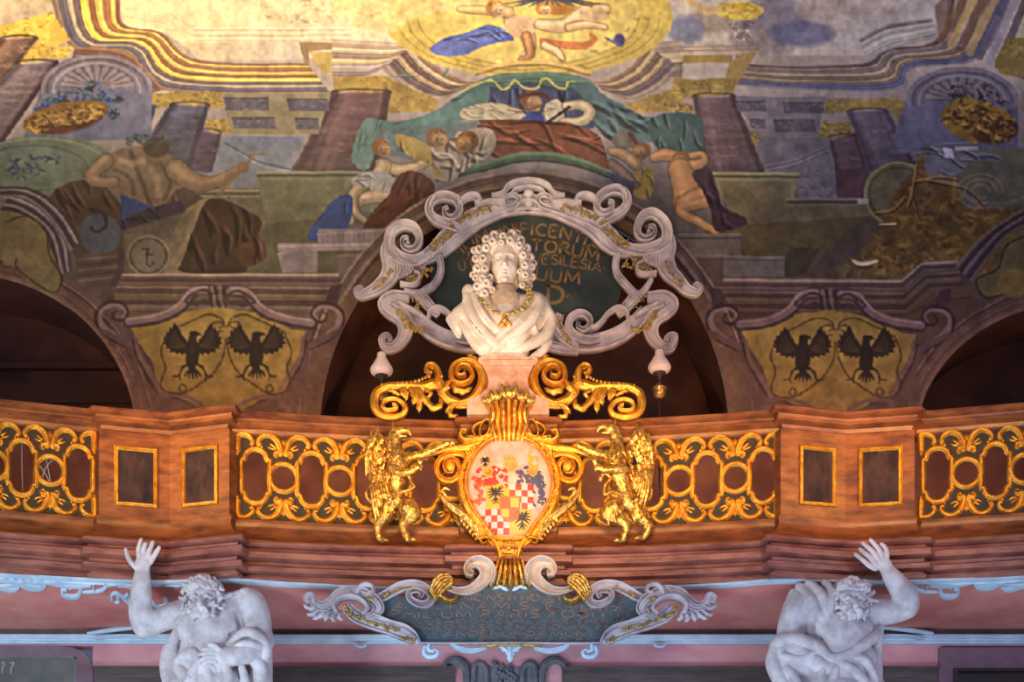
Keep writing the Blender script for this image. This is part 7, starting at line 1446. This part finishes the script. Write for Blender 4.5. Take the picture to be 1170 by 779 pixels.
# ------------------------------------------------------------------ gilded griffins
YR = 15.07
def griffin(label, G, side):
    t = thing('griffin', label, 'griffin statue', W(*G['base'], 0, YR), 'gilded griffins beside the coat of arms')
    s = side                                           # +1 faces right, -1 faces left
    xs = [p[0] for k_ in ('box',) for p in G[k_]]; c = Clay(G['box'][0][0], G['box'][1][0], G['box'][0][1], G['box'][1][1], -12, 34, .6)
    hx, hy = G['head']; nx_, ny_ = G['neck']; tx, ty = G['chest']; bx, by = G['belly']; px_, py_ = G['hip']
    c.ell((tx, ty, 8), (12, 15, 10.5), 4); c.tube([(tx, ty, 8), ((tx + bx) / 2, (ty + by) / 2, 8), (bx, by, 7), (px_, py_, 7)], [11.5, 9.5, 7, 8.5], 4, smooth=3)
    c.tube([(tx, ty - 8, 8), (nx_, ny_, 9), (hx, hy + 3, 10)], [8.5, 5.2, 4.8], 4, smooth=3); c.ell((hx, hy, 10), (6.6, 5.6, 5.2), 2)
    c.tube([(hx + s * 3, hy - 1, 11), (hx + s * 10, hy - 3.5, 11), (hx + s * 16, hy - 2, 11), (hx + s * 18.5, hy + 2.5, 11)], [4.4, 3.4, 2.4, .9], 1.2, smooth=3); c.tube([(hx + s * 4, hy + 3, 11), (hx + s * 13, hy + 3.2, 11)], [2.6, 1.1], .8); c.tube([(hx + s * 7, hy + .9, 14), (hx + s * 17, hy + .8, 14)], .5, .4, 'sub'); c.ell((hx + s * 3.2, hy - 1.6, 15.2), (1.2, 1.1, 1), .3)
    c.tube([(hx - s * 1, hy - 4, 11), (hx - s * 3, hy - 13, 12)], [2.4, .8], 1); c.tube([(hx + s * 2, hy - 4, 9), (hx + s * 3.5, hy - 11, 9)], [2.2, .8], 1)
    r_ = np.random.RandomState(3)
    for k in range(16):                                # neck ruff and breast feathers
        u = k / 15; x = hx - s * 5 + (nx_ - hx - s * 2) * u + r_.uniform(-1, 1); y = hy + u * (ny_ - hy + 10); c.tube([(x, y, 12), (x - s * 3.5, y + 5, 11)], [1.8, .7], .6)
    for k in range(34):
        x = tx + r_.uniform(-9, 9); y = ty + r_.uniform(-12, 12); c.tube([(x, y, 18.2), (x + s * .6, y + 5, 20)], [1.5, .7], .4)
    for k in range(5): c.tube([(bx - 7, by - 8 + 4 * k, 15), (bx, by - 6.5 + 4 * k, 17), (bx + 7, by - 8 + 4 * k, 15)], .45, .8, 'sub')
    for leg in G['legs']:
        P = [(x, y, d) for x, y, d in leg['p']]; c.tube(P, leg['r'], 3, smooth=3)
        fx, fy, fd = P[-1]
        for q in (-1, 0, 1, 2): c.tube([(fx, fy, fd), (fx + s * (4 + q * 1.4), fy + 1.2 + abs(q - .5) * .6, fd + 2 + q * 1.4), (fx + s * (7.5 + q * 1.2), fy + 3, fd + 2.4 + q * 1.6)], [2.4, 2.2, 1.2], .8)
        hx_, hy_, hd_ = P[0]
        for k in range(14): a = r_.uniform(-9, 9); y = hy_ + r_.uniform(-10, 10); c.tube([(hx_ + a, y, hd_ + 11 - abs(a) * .5), (hx_ + a * .8 - s, y + 7, hd_ + 11 - abs(a) * .5)], .8, .5, 'sub')
        for k in range(12):
            a = r_.uniform(-8, 8); y = hy_ + r_.uniform(-8, 16); c.tube([(hx_ + a, y, hd_ + 8.5 - abs(a) * .3), (hx_ + a - s * 1.5, y + 6, hd_ + 9 - abs(a) * .3)], [1.7, .6], .4)
    for arm in G['arms']:
        c.tube(arm['p'], arm['r'], 2, smooth=3); ex, ey, ed = arm['p'][-1]
        for q in arm['claw']: c.tube([(ex, ey, ed), (ex + q[0] * .6, ey + q[1] * .6 - .5, ed + 2), (ex + q[0], ey + q[1], ed + 1)], [2, 1.6, .6], .6, smooth=3)
    for k in range(26): x = tx + r_.uniform(-11, 11); y = ty + r_.uniform(-14, 30); c.tube([(x, y, 19 - abs(x - tx) * .4), (x - s * 1.4, y + 6, 19 - abs(x - tx) * .4)], .8, .5, 'sub')
    c.obj('body', M['gold_worn'], t, YR, 1)
    mb = Clay(G['box'][0][0], G['box'][1][0], G['box'][0][1], G['box'][1][1], -12, 34, .6)
    mb.tube([(x, y, d) for x, y, d in G['tail']], [2.2, 2, 1.8, 1.6, 1.5], .8, smooth=4); ex, ey, ed = G['tail'][-1]; mb.ell((ex, ey - 1, ed), (2.6, 4, 2.4), 1); mb.ell((ex + 2, ey - 4, ed), (1.6, 3, 1.6), .8); mb.obj('tail', M['gold_worn'], t, YR, 1)
    c = Clay(G['wbox'][0][0], G['wbox'][1][0], G['wbox'][0][1], G['wbox'][1][1], -14, 30, .55)
    A_ = G['wing']                                     # leading edge points, then feathers fanning down
    for p, r in A_['mass']: c.ell((p[0], p[1], p[2]), r, 3, rot=A_['rot'])
    for a, b, d0_, r0_ in A_['feathers']: c.tube([(a[0], a[1], d0_), ((a[0] + b[0]) / 2 + s * -1.2, (a[1] + b[1]) / 2, d0_ + 1.4), (b[0], b[1], d0_ - 2)], [r0_, r0_, r0_ * .45], .5, smooth=4)
    for k in range(44):
        u, v = r_.rand(2); p = np.array(A_['c0']) * (1 - u) + np.array(A_['c1']) * u; x = p[0] + (v - .5) * A_['cw']; c.tube([(x, p[1], 12 + r_.uniform(0, 1.5)), (x - s * 1, p[1] + 5, 13.4)], [1.9, .8], .5)
    c.obj('wing', M['gold_worn'], t, YR, 0)
    return t
fl = [((424 + 2.6 * k, 545 + (k % 2) * 2), (432 + 3.2 * k, 603 - 3.2 * k + abs(k - 2)), 9 + (k % 2) * 1.5, 2.3) for k in range(7)]
griffin('gilded griffin at the left of the shield, beak pointing right towards it', dict(base=(450, 622), box=[(410, 474), (530, 626)], head=(452, 499), neck=(453, 512), chest=(455, 533), belly=(453, 560), hip=(455, 575),
    legs=[dict(p=[(444, 578, 4), (440, 590, 5), (432, 603, 4), (434, 617, 4)], r=[10, 7.5, 4.2, 3.6]), dict(p=[(468, 584, 10), (472, 592, 12), (461, 602, 9), (466, 618, 9)], r=[12, 8.5, 4.6, 3.8])],
    arms=[dict(p=[(464, 527, 8), (482, 524, 12), (500, 518, 16), (514, 512, 18)], r=[6.5, 5, 3.6, 3], claw=[(7, -3), (8, 0), (7, 3), (2, 5)]), dict(p=[(450, 541, 16), (460, 547, 20), (471, 546, 22), (480, 540, 22)], r=[5, 4, 3.4, 3], claw=[(0, -9), (4, -6), (5, 2), (3, 6)])],
    tail=[(440, 572, -2), (424, 572, -4), (418, 562, -4), (424, 556, -4), (446, 566, 6), (462, 566, 14), (474, 562, 16), (470, 554, 16), (468, 548, 16)],
    wbox=[(412, 486), (462, 612)], wing=dict(mass=[((432, 512, 6), (10, 18, 6)), ((427, 532, 5), (9, 26, 6)), ((438, 548, 6), (9, 16, 6))], rot=8, feathers=fl + [((422, 506), (419, 545), 8, 2.2), ((426, 498), (421, 530), 9, 2.2), ((432, 494), (428, 520), 10, 2.4)], c0=(432, 505), c1=(436, 550), cw=18)), 1)
fr = [((744 - 2.8 * k, 540 + (k % 2) * 2), (736 - 2.0 * k, 586 - 5.5 * abs(k - 1)), 9 + (k % 2) * 1.5, 2.4) for k in range(7)]
griffin('gilded griffin at the right of the shield, beak pointing left towards it', dict(base=(722, 622), box=[(655, 474), (760, 628)], head=(700, 495), neck=(704, 510), chest=(702, 532), belly=(712, 560), hip=(716, 577),
    legs=[dict(p=[(700, 584, 10), (694, 592, 12), (714, 602, 10), (711, 619, 10)], r=[12, 8.5, 4.6, 3.8]), dict(p=[(726, 580, 5), (730, 592, 6), (741, 603, 5), (735, 615, 5)], r=[10, 7.5, 4.6, 3.8])],
    arms=[dict(p=[(694, 524, 8), (682, 523, 12), (668, 519, 16), (660, 515, 18)], r=[6.5, 5.4, 4, 3], claw=[]), dict(p=[(712, 541, 16), (702, 543, 20), (688, 544, 22), (680, 540, 22)], r=[5, 4, 3.4, 3], claw=[(-2, -9), (-5, -7), (-1, 7), (2, 6)])],
    tail=[(728, 573, -2), (742, 568, -4), (744, 556, -4), (738, 552, -4), (720, 570, 6), (700, 566, 14), (690, 570, 16), (690, 560, 16), (696, 552, 16), (690, 546, 16), (685, 553, 16)],
    wbox=[(704, 482), (758, 600)], wing=dict(mass=[((730, 508, 6), (11, 18, 6)), ((738, 530, 5), (10, 24, 6)), ((728, 548, 6), (9, 16, 6))], rot=-8, feathers=fr + [((740, 500), (745, 540), 8, 2.4), ((734, 494), (741, 526), 9, 2.4), ((727, 490), (733, 516), 10, 2.4)], c0=(728, 502), c1=(728, 548), cw=20)), -1)
